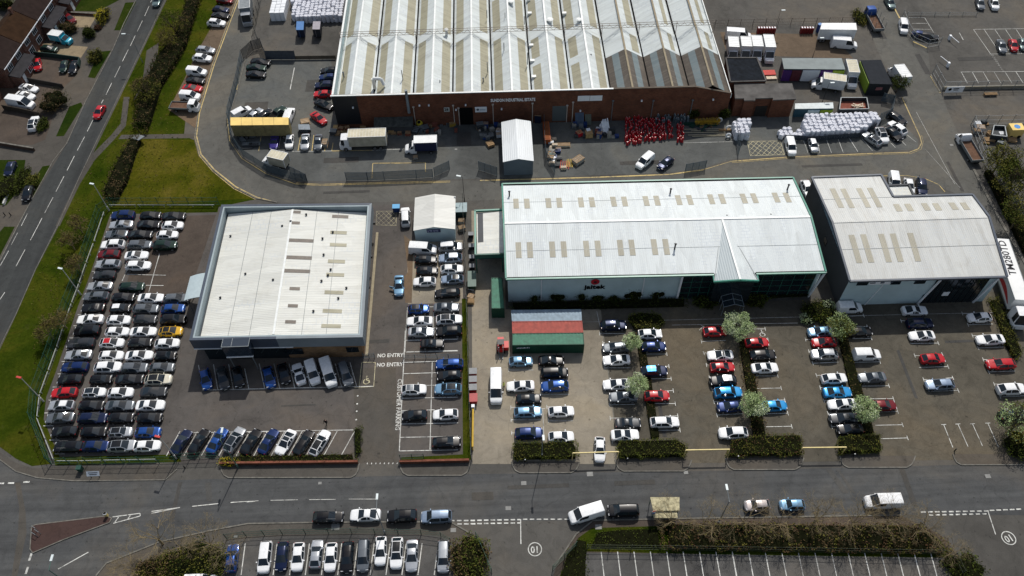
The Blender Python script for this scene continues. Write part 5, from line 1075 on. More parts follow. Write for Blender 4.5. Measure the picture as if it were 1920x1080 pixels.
# ---- white portal shed in the yard
z0 = 3.7; q = [P(943.5, 303.5, z0), P(1000.5, 304, z0), P(997.5, 227, z0), P(943, 228, z0)]
t = thing('white_portal_shed', ((q[0].x+q[1].x)/2, q[0].y, 0), 'narrow white-roofed portal shed standing in the yard below the lettered wall', 'shed')
x0, x1, y0, y1 = q[0].x, q[1].x, q[0].y, q[2].y; xm = (x0+x1)/2; SLG = flat('wall_slate', (.10, .125, .15), .6, var=.15, scale=.4)
MB().prism(rectxy(x0+.08, y0+.08, x1-.08, y1-.08), 0, z0-.05).build('wall', SLG, t)
MB().poly([(x0+.08, y0+.08, z0-.05), (x1-.08, y0+.08, z0-.05), (xm, y0+.08, z0+.65)]).build('gable', SLG, t)
roofquad([(x0-.05, y0-.05, z0), (xm, y0-.05, z0+.7), (xm, y1, z0+.7), (x0-.05, y1, z0)], 'roof', ROOFP, t, .08); roofquad([(x1+.05, y0-.05, z0), (xm, y0-.05, z0+.7), (xm, y1, z0+.7), (x1+.05, y1, z0)], 'roof', ROOFP, t, .08)

# ---- long unit with the green trim
ze, zr = 7.2, 8.7; q = [P(948, 522.5, ze), P(1547, 510, ze), P(1488, 333, ze), P(942, 345, ze)]
x0, x1 = (q[0].x+q[3].x)/2, (q[1].x+q[2].x)/2; ya0, ya1, yb0, yb1 = q[0].y, q[1].y, q[3].y, q[2].y
fy_ = lambda x: ya0+(ya1-ya0)*(x-x0)/(x1-x0); by_ = lambda x: yb0+(yb1-yb0)*(x-x0)/(x1-x0); my_ = lambda x: (fy_(x)+by_(x))/2
jt = thing('logo_unit', ((x0+x1)/2, ya0, 0), 'long white-roofed unit with green trim, red round logo and pointed porch roof', 'building')
MB().prism([(x0+.3, fy_(x0)+.6), (x1-.3, fy_(x1)+.6), (x1-.3, by_(x1)-.3), (x0+.3, by_(x0)-.3)], 0, ze-.3).build('wall', WALLG, jt)
RF = [(x0+.15, fy_(x0)+.15, ze), (x1-.15, fy_(x1)+.15, ze), (x1-.15, my_(x1), zr), (x0+.15, my_(x0), zr)]; RBk = [(x0+.15, by_(x0)-.15, ze), (x1-.15, by_(x1)-.15, ze), (x1-.15, my_(x1), zr), (x0+.15, my_(x0), zr)]
roofquad(RF, 'roof', ROOFJ, jt); roofquad(RBk, 'roof', ROOFJ, jt)
MB().bar((x0+.15, my_(x0), zr+.04), (x1-.15, my_(x1), zr+.04), .4, .08).build('ridge_cap', GUT, jt)
for Q_ in (RF, RBk): mb = MB().bar(on(Q_, 0, .48), on(Q_, 1, .48), .05, .02).build('sheet_joint', STEELG, jt)
mb = MB(); g0, g1 = (x0+.02), (x1-.02)
for sx_ in (x0, x1): mb.bar((sx_, fy_(sx_), ze+.05), (sx_, my_(sx_), zr+.08), .28, .22); mb.bar((sx_, my_(sx_), zr+.08), (sx_, by_(sx_), ze+.05), .28, .22)
mb.bar((x0, by_(x0), ze), (x1, by_(x1), ze), .3, .25); mb.build('verge_trim', GREEN, jt)
pxl, pxr = P(1341, 528, ze-.3).x, P(1420, 526, ze-.3).x
mb = MB(); mb.bar((x0, fy_(x0)-.1, ze-.05), (pxl, fy_(pxl)-.1, ze-.05), .3, .25); mb.bar((pxr, fy_(pxr)-.1, ze-.05), (x1, fy_(x1)-.1, ze-.05), .3, .25); mb.build('eaves_trim', GREEN, jt)
mb = MB(); mb.bar((x0+.2, fy_(x0)+.12, ze+.02), (pxl, fy_(pxl)+.12, ze+.02), .26, .1); mb.bar((pxr, fy_(pxr)+.12, ze+.02), (x1-.2, fy_(x1)+.12, ze+.02), .26, .1); mb.bar((x0+.2, by_(x0)-.25, ze+.06), (x1-.2, by_(x1)-.25, ze+.06), .4, .1); mb.build('box_gutter', BLK, jt)
# rooflights measured from the photo
def planepatch(Q_, xp, yp, wpx, hpx, mat, parent, zg):
    c = P(xp, yp, zg); a = Vector(Q_[0]); b = Vector(Q_[1]); d = Vector(Q_[3])
    u = (c.x-a.x)/(b.x-a.x); v = (c.y-(a.y+(b.y-a.y)*u))/(d.y-a.y); du = wpx/2/abs(b.x-a.x); dv = hpx/2/abs(d.y-a.y)
    patch(Q_, u-du, v-dv, u+du, v+dv, 'rooflight', mat, parent, .035)
for x_, y_ in ((113, 157), (174, 157), (295, 154), (356, 152), (478, 150), (540, 149), (661, 146), (723, 145), (844, 142), (905, 140), (1027, 137), (1090, 136), (1210, 132), (1272, 130), (1393, 128), (1453, 126), (1575, 122), (1637, 122)): planepatch(RBk, 930+x_/3, 330+y_/3, .95, 2.7, TANY, jt, 7.9)
for x_, y_ in ((127, 418), (191, 417), (317, 414), (382, 413), (509, 410), (574, 409), (700, 405), (765, 404), (891, 401), (957, 400)): planepatch(RF, 930+x_/3, 330+y_/3, .95, 3.1, TANY, jt, 7.9)
for x_, y_, h in ((955, 365, .9), (1257, 360, .9), (1477, 353, 1.0), (1265, 466, 1.3), (1362, 408, .6), (1444, 406, .6)):
    c = P(x_, y_, 8); mb = MB(); mb.tube((c.x, c.y, 7.5), (c.x, c.y, 7.9+h), .14, n=8); mb.tube((c.x, c.y, 7.9+h), (c.x, c.y, 8.02+h), .24, .12, n=8); mb.build('roof_vent', DKCLAD, jt)
# pointed porch roof
pa = Vector((P(1355, 414, zr).x, my_(20), zr-.05)); pc = (pxl+pxr)/2+.1; py0 = fy_(pc)-1.9; pm = Vector((pc, py0-.3, ze+1.3))
roofquad([pa, (pxl-.1, fy_(pxl)-1.2, ze-.3), pm], 'porch_roof', roofm('roof_porch_grey', (.44, .49, .50), 'y', .9, amount=.1), jt, .1); roofquad([pa, pm, (pxr+.1, fy_(pxr)-1.2, ze-.3)], 'porch_roof', ROOFJ, jt, .1)  # left facet's greyer tone paints in the shading between the two slopes
mb = MB(); mb.bar((pxl-.2, fy_(pxl)-1.3, ze-.4), (pm.x, pm.y-.12, pm.z-.05), .25, .35); mb.bar((pm.x, pm.y-.12, pm.z-.05), (pxr+.2, fy_(pxr)-1.3, ze-.4), .25, .35); mb.bar((pxl-.15, fy_(pxl)-1.3, ze-.4), (pxl-.15, fy_(pxl), ze-.1), .25, .3); mb.bar((pxr+.15, fy_(pxr)-1.3, ze-.4), (pxr+.15, fy_(pxr), ze-.1), .25, .3); mb.build('porch_trim', GREEN, jt)
for e_ in ((pxl-.1, fy_(pxl)-1.2, ze-.22), (pxr+.1, fy_(pxr)-1.2, ze-.22)): MB().bar(pa+Vector((0, 0, .04)), Vector(e_)+Vector((0, 0, .03)), .16, .06).build('valley_flashing', STEELG, jt)
MB().bar(pa+Vector((0, 0, .06)), pm+Vector((0, 0, .05)), .3, .07).build('ridge_cap', GUT, jt)
MB().prism([(pxl+.2, fy_(pxl)-.9), (pxr-.2, fy_(pxr)-.9), (pxr-.2, fy_(pxr)+.58), (pxl+.2, fy_(pxl)+.58)], 0, ze-.5).build('porch_glazing', DGL, jt)
gl0 = P(1278, 535, 4).x
for a, b in ((gl0, pxl+.1), (pxr-.1, x1-1.1)):
    MB().prism([(a, fy_(a)+.5), (b, fy_(b)+.5), (b, fy_(b)+.62), (a, fy_(a)+.62)], .05, ze-.4).build('glazing', DGL, jt)
    mb = MB(); n = max(2, int((b-a)/1.6))
    for i in range(n+1): xx = a+(b-a)*i/n; mb.bar((xx, fy_(xx)+.46, 0), (xx, fy_(xx)+.46, ze-.4), .09, .07)
    for zz in (.1, 1.6, 3.1, 4.6): mb.bar((a, fy_(a)+.455, zz), (b, fy_(b)+.455, zz), .06, .07)
    mb.build('glazing_bars', GREEND, jt)
for xx in (gl0-.25, x1-.8): MB().bar((xx, fy_(xx)+.3, 0), (xx+(.9 if xx > 40 else 0), fy_(xx)+.2, ze-.2), .3, .3).build('raking_column', SIGNW, jt)
for x_ in (1015, 1206): xx = P(x_, 545, 3).x; MB().tube((xx, fy_(xx)+.52, 0), (xx, fy_(xx)+.52, ze-.2), .09, n=6).build('downpipe', SIGNW, jt)
lx = P(1116, 530, 5).x; ly = fy_(lx)+.55; LR = flat('logo_red', (.4, .008, .02), .5)
MB().tube((lx, ly, 5.15), (lx, ly-.08, 5.15), .72, n=24).build('logo_disc', LR, jt)
mb = MB(); mb.tube((lx, ly-.09, 5.15), (lx, ly-.1, 5.15), .3, n=16); mb.build('logo_centre', flat('logo_dark', (.04, .004, .01), .5), jt)
textmesh('jaitek', 1.5, 'logo_lettering', BLK, jt, frame((lx, ly-.03, 3.7), (1, -.02, 0), (0, 0, 1)), extrude=.02, bold=.05, sx=1.05)
# entrance canopy
ec = P(1371, 553, 2.6); t = thing('entrance_canopy', (ec.x, ec.y, 0), 'small glazed gable canopy in front of the pointed porch', 'canopy'); y_f, y_b = ec.y-2.4, fy_(ec.x)-1.0
mb = MB()
for s in (-1, 1):
    for yy in (y_f, (y_f+y_b)/2, y_b): mb.bar((ec.x+s*1.7, yy, 0), (ec.x+s*1.7, yy, 2.5), .08, .08); mb.bar((ec.x+s*1.7, yy, 2.5), (ec.x, yy, 3.2), .08, .08)
    mb.bar((ec.x+s*1.7, y_f, 2.5), (ec.x+s*1.7, y_b, 2.5), .08, .08)
mb.bar((ec.x, y_f, 3.2), (ec.x, y_b, 3.2), .08, .08); mb.build('frame', FASCG, t)
for s in (-1, 1): roofquad([(ec.x+s*1.68, y_f, 2.45), (ec.x, y_f, 3.14), (ec.x, y_b, 3.14), (ec.x+s*1.68, y_b, 2.45)], 'roof_glass', DGL, t, .03)
# side annex and the green store below it
za = 4.9; q = [P(890, 478, za), P(944, 477, za), P(942, 393, za), P(890, 396, za)]; t = thing('side_annex', ((q[0].x+q[1].x)/2, q[0].y, 0), 'low side annex with cream roof and green edges left of the logo unit', 'annex')
ax0, ax1, ay0, ay1 = q[0].x, x0-.18, q[0].y, q[3].y
MB().prism(rectxy(ax0+.6, ay0+3, ax1, ay1-.4), 0, za-.2).build('wall', WALLD, t)
roofquad([(ax0+.4, ay0+.2, za-.25), (ax1, ay0+.2, za-.05), (ax1, ay1-.2, za-.05), (ax0+.4, ay1-.2, za-.25)], 'roof', ROOFC, t)
mb = MB(); mb.bar((ax0+.15, ay0, za), (ax0+.15, ay1, za), .3, .4); mb.bar((ax0, ay1, za), (ax1, ay1+.1, za), .3, .4); mb.build('verge_trim', GREEN, t)
MB().prism(rectxy(ax0, ay0-.15, ax1, ay0+.15), za-.9, za+.15).build('front_fascia', GREEND, t)
mb = MB(); [mb.bar((xx, ay0, 0), (xx, ay0, za-.9), .2, .2) for xx in (ax0+.2, ax1-.25)]; mb.build('column', GREEND, t)
def container(quad, z1, mat, label, group=None, sidem=None, name='shipping_container', roofmat=None):
    qq = [P(x, y, z1) for x, y in quad]; c = sum(qq, Vector())/4; t = thing(name, (c.x, c.y, 0), label, 'container', group)
    MB().prism([(v.x, v.y) for v in qq], .12, z1-.08, 0).build('shell', sidem or mat, t)
    a, b, cc, d = qq; mb = MB(); n = int((b-a).length/.28)
    for i in range(n):
        if i % 2: mb.poly([a.lerp(b, i/n)+Vector((0, 0, .0)), a.lerp(b, (i+1)/n), d.lerp(cc, (i+1)/n), d.lerp(cc, i/n)][::-1])
        else: mb.poly([a.lerp(b, i/n)-Vector((0, 0, .05)), a.lerp(b, (i+1)/n)-Vector((0, 0, .05)), d.lerp(cc, (i+1)/n)-Vector((0, 0, .05)), d.lerp(cc, i/n)-Vector((0, 0, .05))][::-1])
    n = int((b-a).length/.3); f = MB()
    u = (b-a).normalized(); w_ = (d-a).normalized()
    for i in range(n):
        for e, o_ in ((d, w_*.03), (a, -w_*.03)):
            p_ = e+u*(i+.5)*(b-a).length/n+o_*.5; f.bar((p_.x, p_.y, .3), (p_.x, p_.y, z1-.2), .1, .05)
    mb.build('roof', roofmat or mat, t)
    for s_, e_ in ((a, b), (d, cc), (a, d), (b, cc)): f.bar(s_-Vector((0, 0, .04)), e_-Vector((0, 0, .04)), .12, .14); f.bar((s_.x, s_.y, .2), (e_.x, e_.y, .2), .1, .16)
    for v in qq: f.bar((v.x, v.y, .1), (v.x, v.y, z1-.02), .14, .14)
    f.build('frame', sidem or mat, t); return t, qq
CB = flat('container_blue_grey', (.2, .27, .33), .55, var=.25); CR_ = flat('container_red', (.30, .05, .035), .6, var=.3); CG = flat('container_green', (.025, .14, .085), .55, var=.3); CGD = flat('container_side_green', (.01, .055, .032), .6, var=.2)
g_ = 'three containers side by side on the concrete yard'
container([(960.5, 602, ), (1090.5, 600.5), (1089, 580.5), (959, 582)], 2.6, CB, 'blue grey shipping container, top one of three side by side', g_)
container([(961, 624.5), (1093, 623), (1090.8, 601.7), (960.6, 603.2)], 2.6, CR_, 'faded red shipping container between the blue grey and green ones', g_)
t, qq = container([(961, 647), (1095, 645.5), (1093.3, 624.3), (961.2, 625.8)], 2.6, CG, 'green shipping container nearest the parked cars, white lettering on its side', g_, CGD)
textmesh('screwfit', .62, 'side_lettering', SIGNW, t, frame((qq[0].x+1.6, qq[0].y-.09, 1.7), (1, 0, 0), (0, 0, 1)), sx=1.1, bold=.02) if 0 else None
mb = MB(); [mb.box((qq[0].x+.75+i*.24, qq[0].y-.1, 1.75+.04*(i % 2)), (.15, .02, .22+.07*((i*7) % 3))) for i in range(9)]; mb.build('side_lettering', SIGNW, t)
container([(922, 578), (945, 578), (941, 521), (921.5, 521)], 2.8, CG, 'narrow green container beside the pale wall of the logo unit', None, CGD)

# ---- right-hand unit
ze, zr = 7.4, 8.7; X0 = P(1593, 527, ze).x; X1 = P(1888, 519, ze).x; X1b = P(1820, 370, ze).x; YF = P(1593, 527, ze).y; YFb = P(1888, 519, ze).y; YB = P(1523, 333, ze).y; XS = P(1653, 331, ze).x; YS = P(1673, 374, ze).y; YS2 = P(1820, 370, ze).y
YM = (YF+YB)/2-.2; u3 = thing('grey_roof_unit', ((X0+X1)/2, YF, 0), 'unit with a stepped grey-white roof and slate edges right of the logo unit', 'building')
MB().prism([(X0+.25, YF+.5), (X1-.5, YFb+.5), (X1b-.5, YS2-.3), (XS, YS-.3), (XS, YB-.25), (X0+.25, YB-.25)], 0, ze-.4).build('wall', WALLG, u3)
MB().prism([(X0+.2, YF+.45), (X0+.25, YF+.45), (X0+.25, YB-.2), (X0+.2, YB-.2)], .05, ze-.35).build('side_cladding', WALLD, u3)
zs = ze+(zr-ze)*(YB-YS)/(YB-YM)
A = [(X0+.15, YF+.15, ze), (X1-.2, YFb+.15, ze), (X1b+.1, YM-.1, zr), (X0+.15, YM, zr)]; Bq = [(X0+.15, YB-.15, ze), (XS-.1, YB-.15, ze), (XS-.1, YM, zr), (X0+.15, YM, zr)]; Cq = [(XS-.1, YS-.1, zs), (X1b-.1, YS2-.1, zs), (X1b+.1, YM-.1, zr), (XS-.1, YM, zr)]
for Q_ in (A, Bq, Cq): roofquad(Q_, 'roof', ROOF3, u3)
mb = MB(); mb.bar((X0+.15, YM, zr+.03), (X1b, YM-.1, zr+.03), .3, .06); mb.build('ridge_cap', ROOF3, u3)
for Q_, v in ((A, .52), (Bq, .5)): MB().bar(on(Q_, 0, v), on(Q_, 1, v), .05, .02).build('sheet_joint', STEELG, u3)
mb = MB()
for a, b in (((X0, YF, ze), (X0, YM, zr)), ((X0, YM, zr), (X0, YB, ze)), ((X0, YB, ze), (XS, YB, ze)), ((XS, YB, ze), (XS, YS, zs)), ((XS, YS, zs), (X1b, YS2, zs)), ((X1b, YS2, zs), (X1b+.3, YM, zr)), ((X1b+.3, YM, zr), (X1, YFb, ze)), ((X0, YF, ze-.1), (X1, YFb, ze-.1))): mb.bar(Vector(a)+Vector((0, 0, .06)), Vector(b)+Vector((0, 0, .06)), .35, .3)
mb.build('verge_trim', FASC, u3)
for x_, y_ in ((320, 185), (392, 187), (500, 184), (575, 182)): planepatch(Bq, 1480+x_/3.6, 320+y_/3.6, .95, 5.2, TANY, u3, 8)
for x_, y_ in ((727, 260), (803, 258), (915, 254), (990, 254), (1100, 250), (1177, 250)): planepatch(Cq, 1480+x_/3.6, 320+y_/3.6, 1.05, 1.9, TANY, u3, 8)
for x_, y_ in ((442, 530), (520, 527), (637, 525), (715, 523), (830, 520)): planepatch(A, 1480+x_/3.6, 320+y_/3.6, .95, 5.6, TANY, u3, 8)
ff = lambda x: YF+.5+(YFb-YF)*(x-X0)/(X1-X0)
def fbox(xa, xb, z0, z1, name, mat, d=.06): return MB().prism([(xa, ff(xa)-d), (xb, ff(xb)-d), (xb, ff(xb)+.02), (xa, ff(xa)+.02)], z0, z1).build(name, mat, u3)
xg0 = P(1745, 540, 4).x; fbox(xg0, X1-2.2, .05, ze-.8, 'glazing', DGL, .05)
mb = MB(); n = 9
for i in range(n+1): xx = xg0+(X1-2.2-xg0)*i/n; mb.bar((xx, ff(xx)-.09, 0), (xx, ff(xx)-.09, ze-.8), .09, .07)
mb.build('glazing_bars', DKCLAD, u3)
fbox(P(1630, 532, 6).x, P(1669, 532, 6).x, 5.7, 6.7, 'sign_board', SIGNW, .12); mb = MB(); xq = P(1630, 532, 6).x
for i, (o_, w_) in enumerate(((.5, .9), (2.1, .7), (3.4, .9))): mb.box((xq+o_, ff(xq)-.14, 6.2), (w_, .02, .28 if i != 1 else .4))
mb.build('sign_lettering', flat('sign_ink', (.05, .07, .1), .6) if 'sign_ink' not in MATS else MATS['sign_ink'], u3)
for a, b in ((1607, 1628), (1672, 1690), (1716, 1737)): fbox(P(a, 532, 6).x, P(b, 532, 6).x, 5.5, 6.6, 'window', DGL, .05)
fbox(P(1722, 555, 1).x, P(1732, 555, 1).x, .05, 2.4, 'door', DKCLAD, .08)
for xx in (xg0-.2, X1-1.6): MB().bar((xx-.6, ff(xx)-.2, 0), (xx+.5, ff(xx)-.4, ze-.5), .25, .25).build('raking_column', SIGNW, u3)
MB().bar((P(1632, 550, 3).x, ff(60)-.1, 0), (P(1645, 550, 3).x, ff(60)-.1, 5.5), .12, .12).build('raking_pipe', SIGNW, u3)
q = P(1773, 552, 2.5); textmesh('12', 1.3, 'unit_number', SIGNW, u3, frame((q.x, ff(q.x)-.11, 3.2), (1, 0, 0), (0, 0, 1)), bold=.05) if 0 else MB().box((q.x, ff(q.x)-.12, 2.6), (1.1, .05, 1.0)).build('door_sign', SIGNW, u3)
q = P(1560, 452, 4); MB().box((X0+.18, q.y, 4.0), (.12, 1.2, 1.3)).build('window', DGL, u3)
q = [P(1656, 349, 4), P(1695, 347, 4), P(1712, 373, 4), P(1672, 374, 4)]; t = thing('flat_roof_annex', (q[0].x+2, q[0].y, 0), 'small square annex with a pale roof behind the grey roofed unit', 'annex')
xa, xb, yb_ = XS+.1, q[1].x+.8, q[0].y; MB().prism(rectxy(xa, YS+.05, xb, yb_), 0, 3.9).build('wall', WALLG, t); MB().prism(rectxy(xa+.2, YS+.1, xb-.2, yb_-.2), 3.9, 4.0).build('roof', ROOFC, t)
mb = MB(); mb.bar((xa, yb_, 4.05), (xb, yb_, 4.05), .35, .4); mb.bar((xb, yb_, 4.05), (xb, YS+.2, 4.05), .35, .4); mb.build('parapet', WALLD, t)

# ---- cabins in the gas yard
def cabin(quad, z1, wallm, roofmat, label, name='site_cabin', panels=()):
    qq = [P(x, y, z1) for x, y in quad]; c = sum(qq, Vector())/4; t = thing(name, (c.x, c.y, 0), label, 'cabin')
    MB().prism([(v.x+(c.x-v.x)*.02, v.y+(c.y-v.y)*.03) for v in qq], 0, z1-.12).build('wall', wallm, t); MB().prism([(v.x, v.y) for v in qq], z1-.12, z1).build('roof', roofmat, t)
    for u0, u1, za_, zb_, m_ in panels:
        a, b = qq[0].lerp(qq[1], u0), qq[0].lerp(qq[1], u1); MB().prism([(a.x, a.y-.12), (b.x, b.y-.12), (b.x, b.y+.15), (a.x, a.y+.15)], za_, zb_).build('panel', m_, t)
    return t, qq
PUR = flat('panel_purple', (.07, .02, .16), .5); LIME = flat('panel_lime', (.22, .33, .02), .5); MAR = flat('panel_maroon', (.1, .02, .03), .5)
cabin([(1470, 129), (1585, 130), (1578, 109), (1466, 109)], 3.4, WALLD, flat('cabin_roof_grey', (.17, .2, .2), .6, var=.2, scale=.5), 'long grey-roofed cabin row with purple and lime panels', 'cabin_row', ((0, .14, .3, 3.0, PUR), (.15, .3, .3, 3.0, MAR), (.32, .6, .3, 3.1, SIGNW), (.61, .8, .3, 3.1, PUR), (.81, 1, .3, 3.1, LIME)))
t, qq = cabin([(1632, 157), (1673, 158), (1652, 112), (1614, 113)], 3.2, flat('kiosk_dark', (.012, .016, .02), .5), flat('kiosk_roof', (.022, .025, .03), .8, var=.15), 'dark flat-roofed kiosk with a lime green side and tree beside it', 'dark_kiosk')
mb = MB(); a, b = qq[0], qq[3]; mb.prism([(a.x-.1, a.y+.5), (a.x+.2, a.y+.5), (b.x+.2, b.y), (b.x-.1, b.y)], .3, 2.9); mb.build('side_panel', LIME, t)
MB().box(((qq[0].x+qq[1].x)/2, qq[0].y-.1, 1.9), (1.3, .12, .7)).build('window', flat('window_pinkish', (.3, .12, .12), .3), t)
t, qq = cabin([(1490, 204), (1563, 203), (1562, 192), (1491, 194)], 2.2, flat('booth_blue', (.02, .07, .1), .5), flat('booth_roof', (.45, .5, .5), .5), 'low row of pale-roofed recycling banks behind the bulk bags', 'recycling_banks', ((.36, .66, .3, 1.8, WALLG), (.68, 1, .3, 1.8, LIME)))

# ---- houses
HB = brickm('house_brick', (.11, .04, .025), (.075, .03, .02)); HR = flat('roof_tiles_brown', (.024, .016, .014), .9, var=.3, scale=.8); HR2 = flat('roof_tiles_orange', (.032, .017, .009), .9, var=.3, scale=.8); PORCHR = flat('porch_tiles_grey', (.035, .034, .037), .85, var=.25, scale=1.2); UPVC = flat('window_upvc', (.6, .63, .66), .4, var=.05)
A_ = P(7, 130, 5); B_h = P(98, -3, 5); uh = (B_h-A_); uh.z = 0; Lh = uh.length; uh.normalize(); nh = Vector((uh.y, -uh.x, 0))
if nh.x < 0: nh = -nh
def house(s0, s1, rm, label, porch=True, base=A_):
    o = base+uh*s0; o.z = 0; L = s1-s0; D = 8.5
    t = thing('terraced_house', tuple(o+uh*L/2), label, 'house', 'terraced houses along the side road')
    W_ = lambda s, n, z: tuple(o+uh*s+nh*n+Vector((0, 0, z)))
    MB().prism([W_(0, -.35, 0)[:2], W_(L, -.35, 0)[:2], W_(L, -D+.35, 0)[:2], W_(0, -D+.35, 0)[:2]], 0, 5).build('wall', HB, t)
    for g in (.0, L): MB().poly([W_(g, -.35, 5), W_(g, -D+.35, 5), W_(g, -D/2, 7.4)]).build('gable', HB, t)
    e = .0
    roofquad([W_(0, 0, 4.9), W_(L, 0, 4.9), W_(L, -D/2, 7.5), W_(0, -D/2, 7.5)], 'roof', rm, t); roofquad([W_(0, -D, 4.9), W_(L, -D, 4.9), W_(L, -D/2, 7.5), W_(0, -D/2, 7.5)], 'roof', rm, t)
    MB().bar(W_(0, .08, 4.85), W_(L, .08, 4.85), .14, .14).build('gutter', UPVC, t)
    ch = MB().box(W_(L*.92, -D/2, 7.9), (.9, .6, 1.4), math.atan2(uh.y, uh.x)).build('chimney', HB, t)
    for s in (L*.27, L*.74):
        for zc, hh_, nn in ((3.75, 1.2, -.33), (1.5, 1.5, -.33)):
            if zc < 2 and porch: continue
            fr = MB().box(W_(s, nn+.02, zc), (2.0, .1, hh_), math.atan2(uh.y, uh.x)).build('window', UPVC, t)
            pn = MB()
            for k in range(3): pn.box(W_(s-.63+.63*k, nn+.075, zc), (.52, .03, hh_-.24), math.atan2(uh.y, uh.x))
            o_ = pn.build('pane', DGL); o_.parent = fr; o_.matrix_parent_inverse = chain(fr).inverted()
    if porch:
        roofquad([W_(.4, 2.2, 2.5), W_(L-.6, 2.2, 2.5), W_(L-.6, -.3, 3.05), W_(.4, -.3, 3.05)], 'porch_roof', PORCHR, t)
        MB().prism([W_(.6, 1.9, 0)[:2], W_(L-.8, 1.9, 0)[:2], W_(L-.8, -.3, 0)[:2], W_(.6, -.3, 0)[:2]], 0, 2.45).build('porch', HB, t)
        fr = MB().box(W_(L*.6, 1.95, 1.5), (2.4, .1, 1.4), math.atan2(uh.y, uh.x)).build('window', UPVC, t); pn = MB()
        for k in range(4): pn.box(W_(L*.6-.85+.57*k, 2.01, 1.5), (.46, .03, 1.15), math.atan2(uh.y, uh.x))
        o_ = pn.build('pane', DGL); o_.parent = fr; o_.matrix_parent_inverse = chain(fr).inverted()
        MB().box(W_(L*.22, 1.95, 1.1), (.95, .1, 2.1), math.atan2(uh.y, uh.x)).build('door', UPVC, t)
    return t
k = Lh/3
house(0, k*1.02, HR, 'brown-roofed terraced house with grey porch, nearest the junction'); house(k*1.04, k*2, HR2, 'terraced house with orange-brown roof beside the camper van', False); house(k*2.02, k*3.1, HR, 'brown-roofed terraced house at the top edge by the pale gravel drive'); house(k*3.12, k*4.1, HR2, 'terraced house mostly beyond the top edge of the photo')
b2 = A_-uh*13+nh*(-1.0); house(0, 10, HR2, 'brick house end at the left edge beside the white van', False, b2)
# ================================================================ FENCES, GATES, WALLS
GF = flat('fence_green', (.012, .07, .045), .5); GFP = flat('fence_post_green', (.01, .05, .035), .5); SF = flat('fence_slate', (.075, .105, .125), .6); GALV = flat('fence_galvanised', (.25, .27, .28), .5, .4)
def fence(pts, h, mat, label, spacing=3.0, gap=.11, pale=.022, cat='fence', name='mesh_fence', postm=None, rails=True, z=0):
    q = PL(pts); t = thing(name, (q[0].x, q[0].y, 0), label, cat)
    mb = MB(); n_ = 0
    for a, b in zip(q, q[1:]):
        L = (b-a).length; u = (b-a).normalized(); n = max(1, round(L/gap))
        w = Vector((-u.y, u.x, 0))
        for i in range(n):
            c = a+u*(i+.5)*L/n; e = u*pale/2
            mb.poly([(c.x-e.x, c.y-e.y, .08), (c.x+e.x, c.y+e.y, .08), (c.x+e.x, c.y+e.y, h), (c.x-e.x, c.y-e.y, h)])
        if rails:
            for zz in (.25, h*.5, h-.08): mb.bar((a.x, a.y, zz), (b.x, b.y, zz), .035, .05)
    mb.build('mesh_panel', mat, t)
    for a, b in zip(q, q[1:]):
        L = (b-a).length; n = max(1, round(L/spacing))
        for i in range(n):
            if n_ >= 95: break
            c = a.lerp(b, i/n); MB().tube((c.x, c.y, 0), (c.x, c.y, h+.12), .055, n=6).build('post', postm or mat, t); n_ += 1
    c = q[-1]; MB().tube((c.x, c.y, 0), (c.x, c.y, h+.12), .055, n=6).build('post', postm or mat, t); return t
def rail(pts, label, mat, h=.55):
    q = PL(pts); t = thing('crash_rail', (q[0].x, q[0].y, 0), label, 'barrier'); mb = MB()
    for a, b in zip(q, q[1:]): mb.bar((a.x, a.y, h), (a.x+(b.x-a.x)*.93, a.y+(b.y-a.y)*.93, h), .07, .2)
    mb.build('rail', mat, t)
    for a, b in zip(q, q[1:]):
        for k in (.05, .5, .88): c = a.lerp(b, k); MB().box((c.x, c.y, h/2), (.08, .08, h)).build('post', mat, t)
RAILW = flat('rail_pale', (.42, .44, .42), .5, .2)
fl = [(210, 387), (190, 401), (170, 460), (157, 498), (144, 536), (129, 573), (113, 619), (101, 656), (85, 700), (69, 743), (65, 787), (81, 828), (97, 870)]
fence(fl, 2.4, GF, 'dark green mesh fence along the left edge of the sales lot'); fence([(97, 871), (200, 870), (332, 868)], 2.2, GF, 'green mesh fence along the bottom left of the sales lot')
fence([(214, 386), (412, 385)], 2.2, GF, 'green mesh fence along the top of the sales lot beside dry grass')
rail([(197, 401), (177, 460), (163, 498), (150, 536), (136, 573), (120, 619), (108, 656), (92.5, 700), (77, 743), (72, 787), (88.5, 828), (104, 867)], 'pale crash rail inside the left green fence', RAILW)
rail([(110, 867), (152, 867), (195, 866), (240, 865), (300, 864)], 'pale crash rail inside the bottom green fence', RAILW); rail([(207, 388), (260, 388), (315, 388), (410, 388)], 'pale crash rail inside the top green fence', RAILW)
fence([(338, 862), (375, 860), (412, 859)], 2.0, GF, 'green double gate between sales lot fence and red wall', 1.5, name='double_gate', cat='gate')
fence([(751, 862), (795, 860)], 1.7, GFP, 'short green fence panel at the bottom of the customer bays', 1.6)
fence([(868, 378), (872, 480), (876, 600), (880, 740), (884, 864)], 2.2, flat('fence_dark_grey', (.05, .055, .05), .6), 'grey mesh fence between the customer bays and the concrete yard')
fence([(682, 672), (703, 671)], 1.3, SF, 'small grey gate leaf left of the upper entry lettering', 1.2, name='gate_leaf', cat='gate'); fence([(757, 673), (862, 671)], 1.2, SF, 'grey swung-open gate lying along the customer bays', 2, name='gate_leaf', cat='gate', gap=.2)
fence([(426, 1011), (462, 1006), (530, 1002), (660, 1000), (790, 1002), (827, 1007), (845, 1018)], 1.9, GFP, 'green mesh fence curving along the top of the bottom car park')
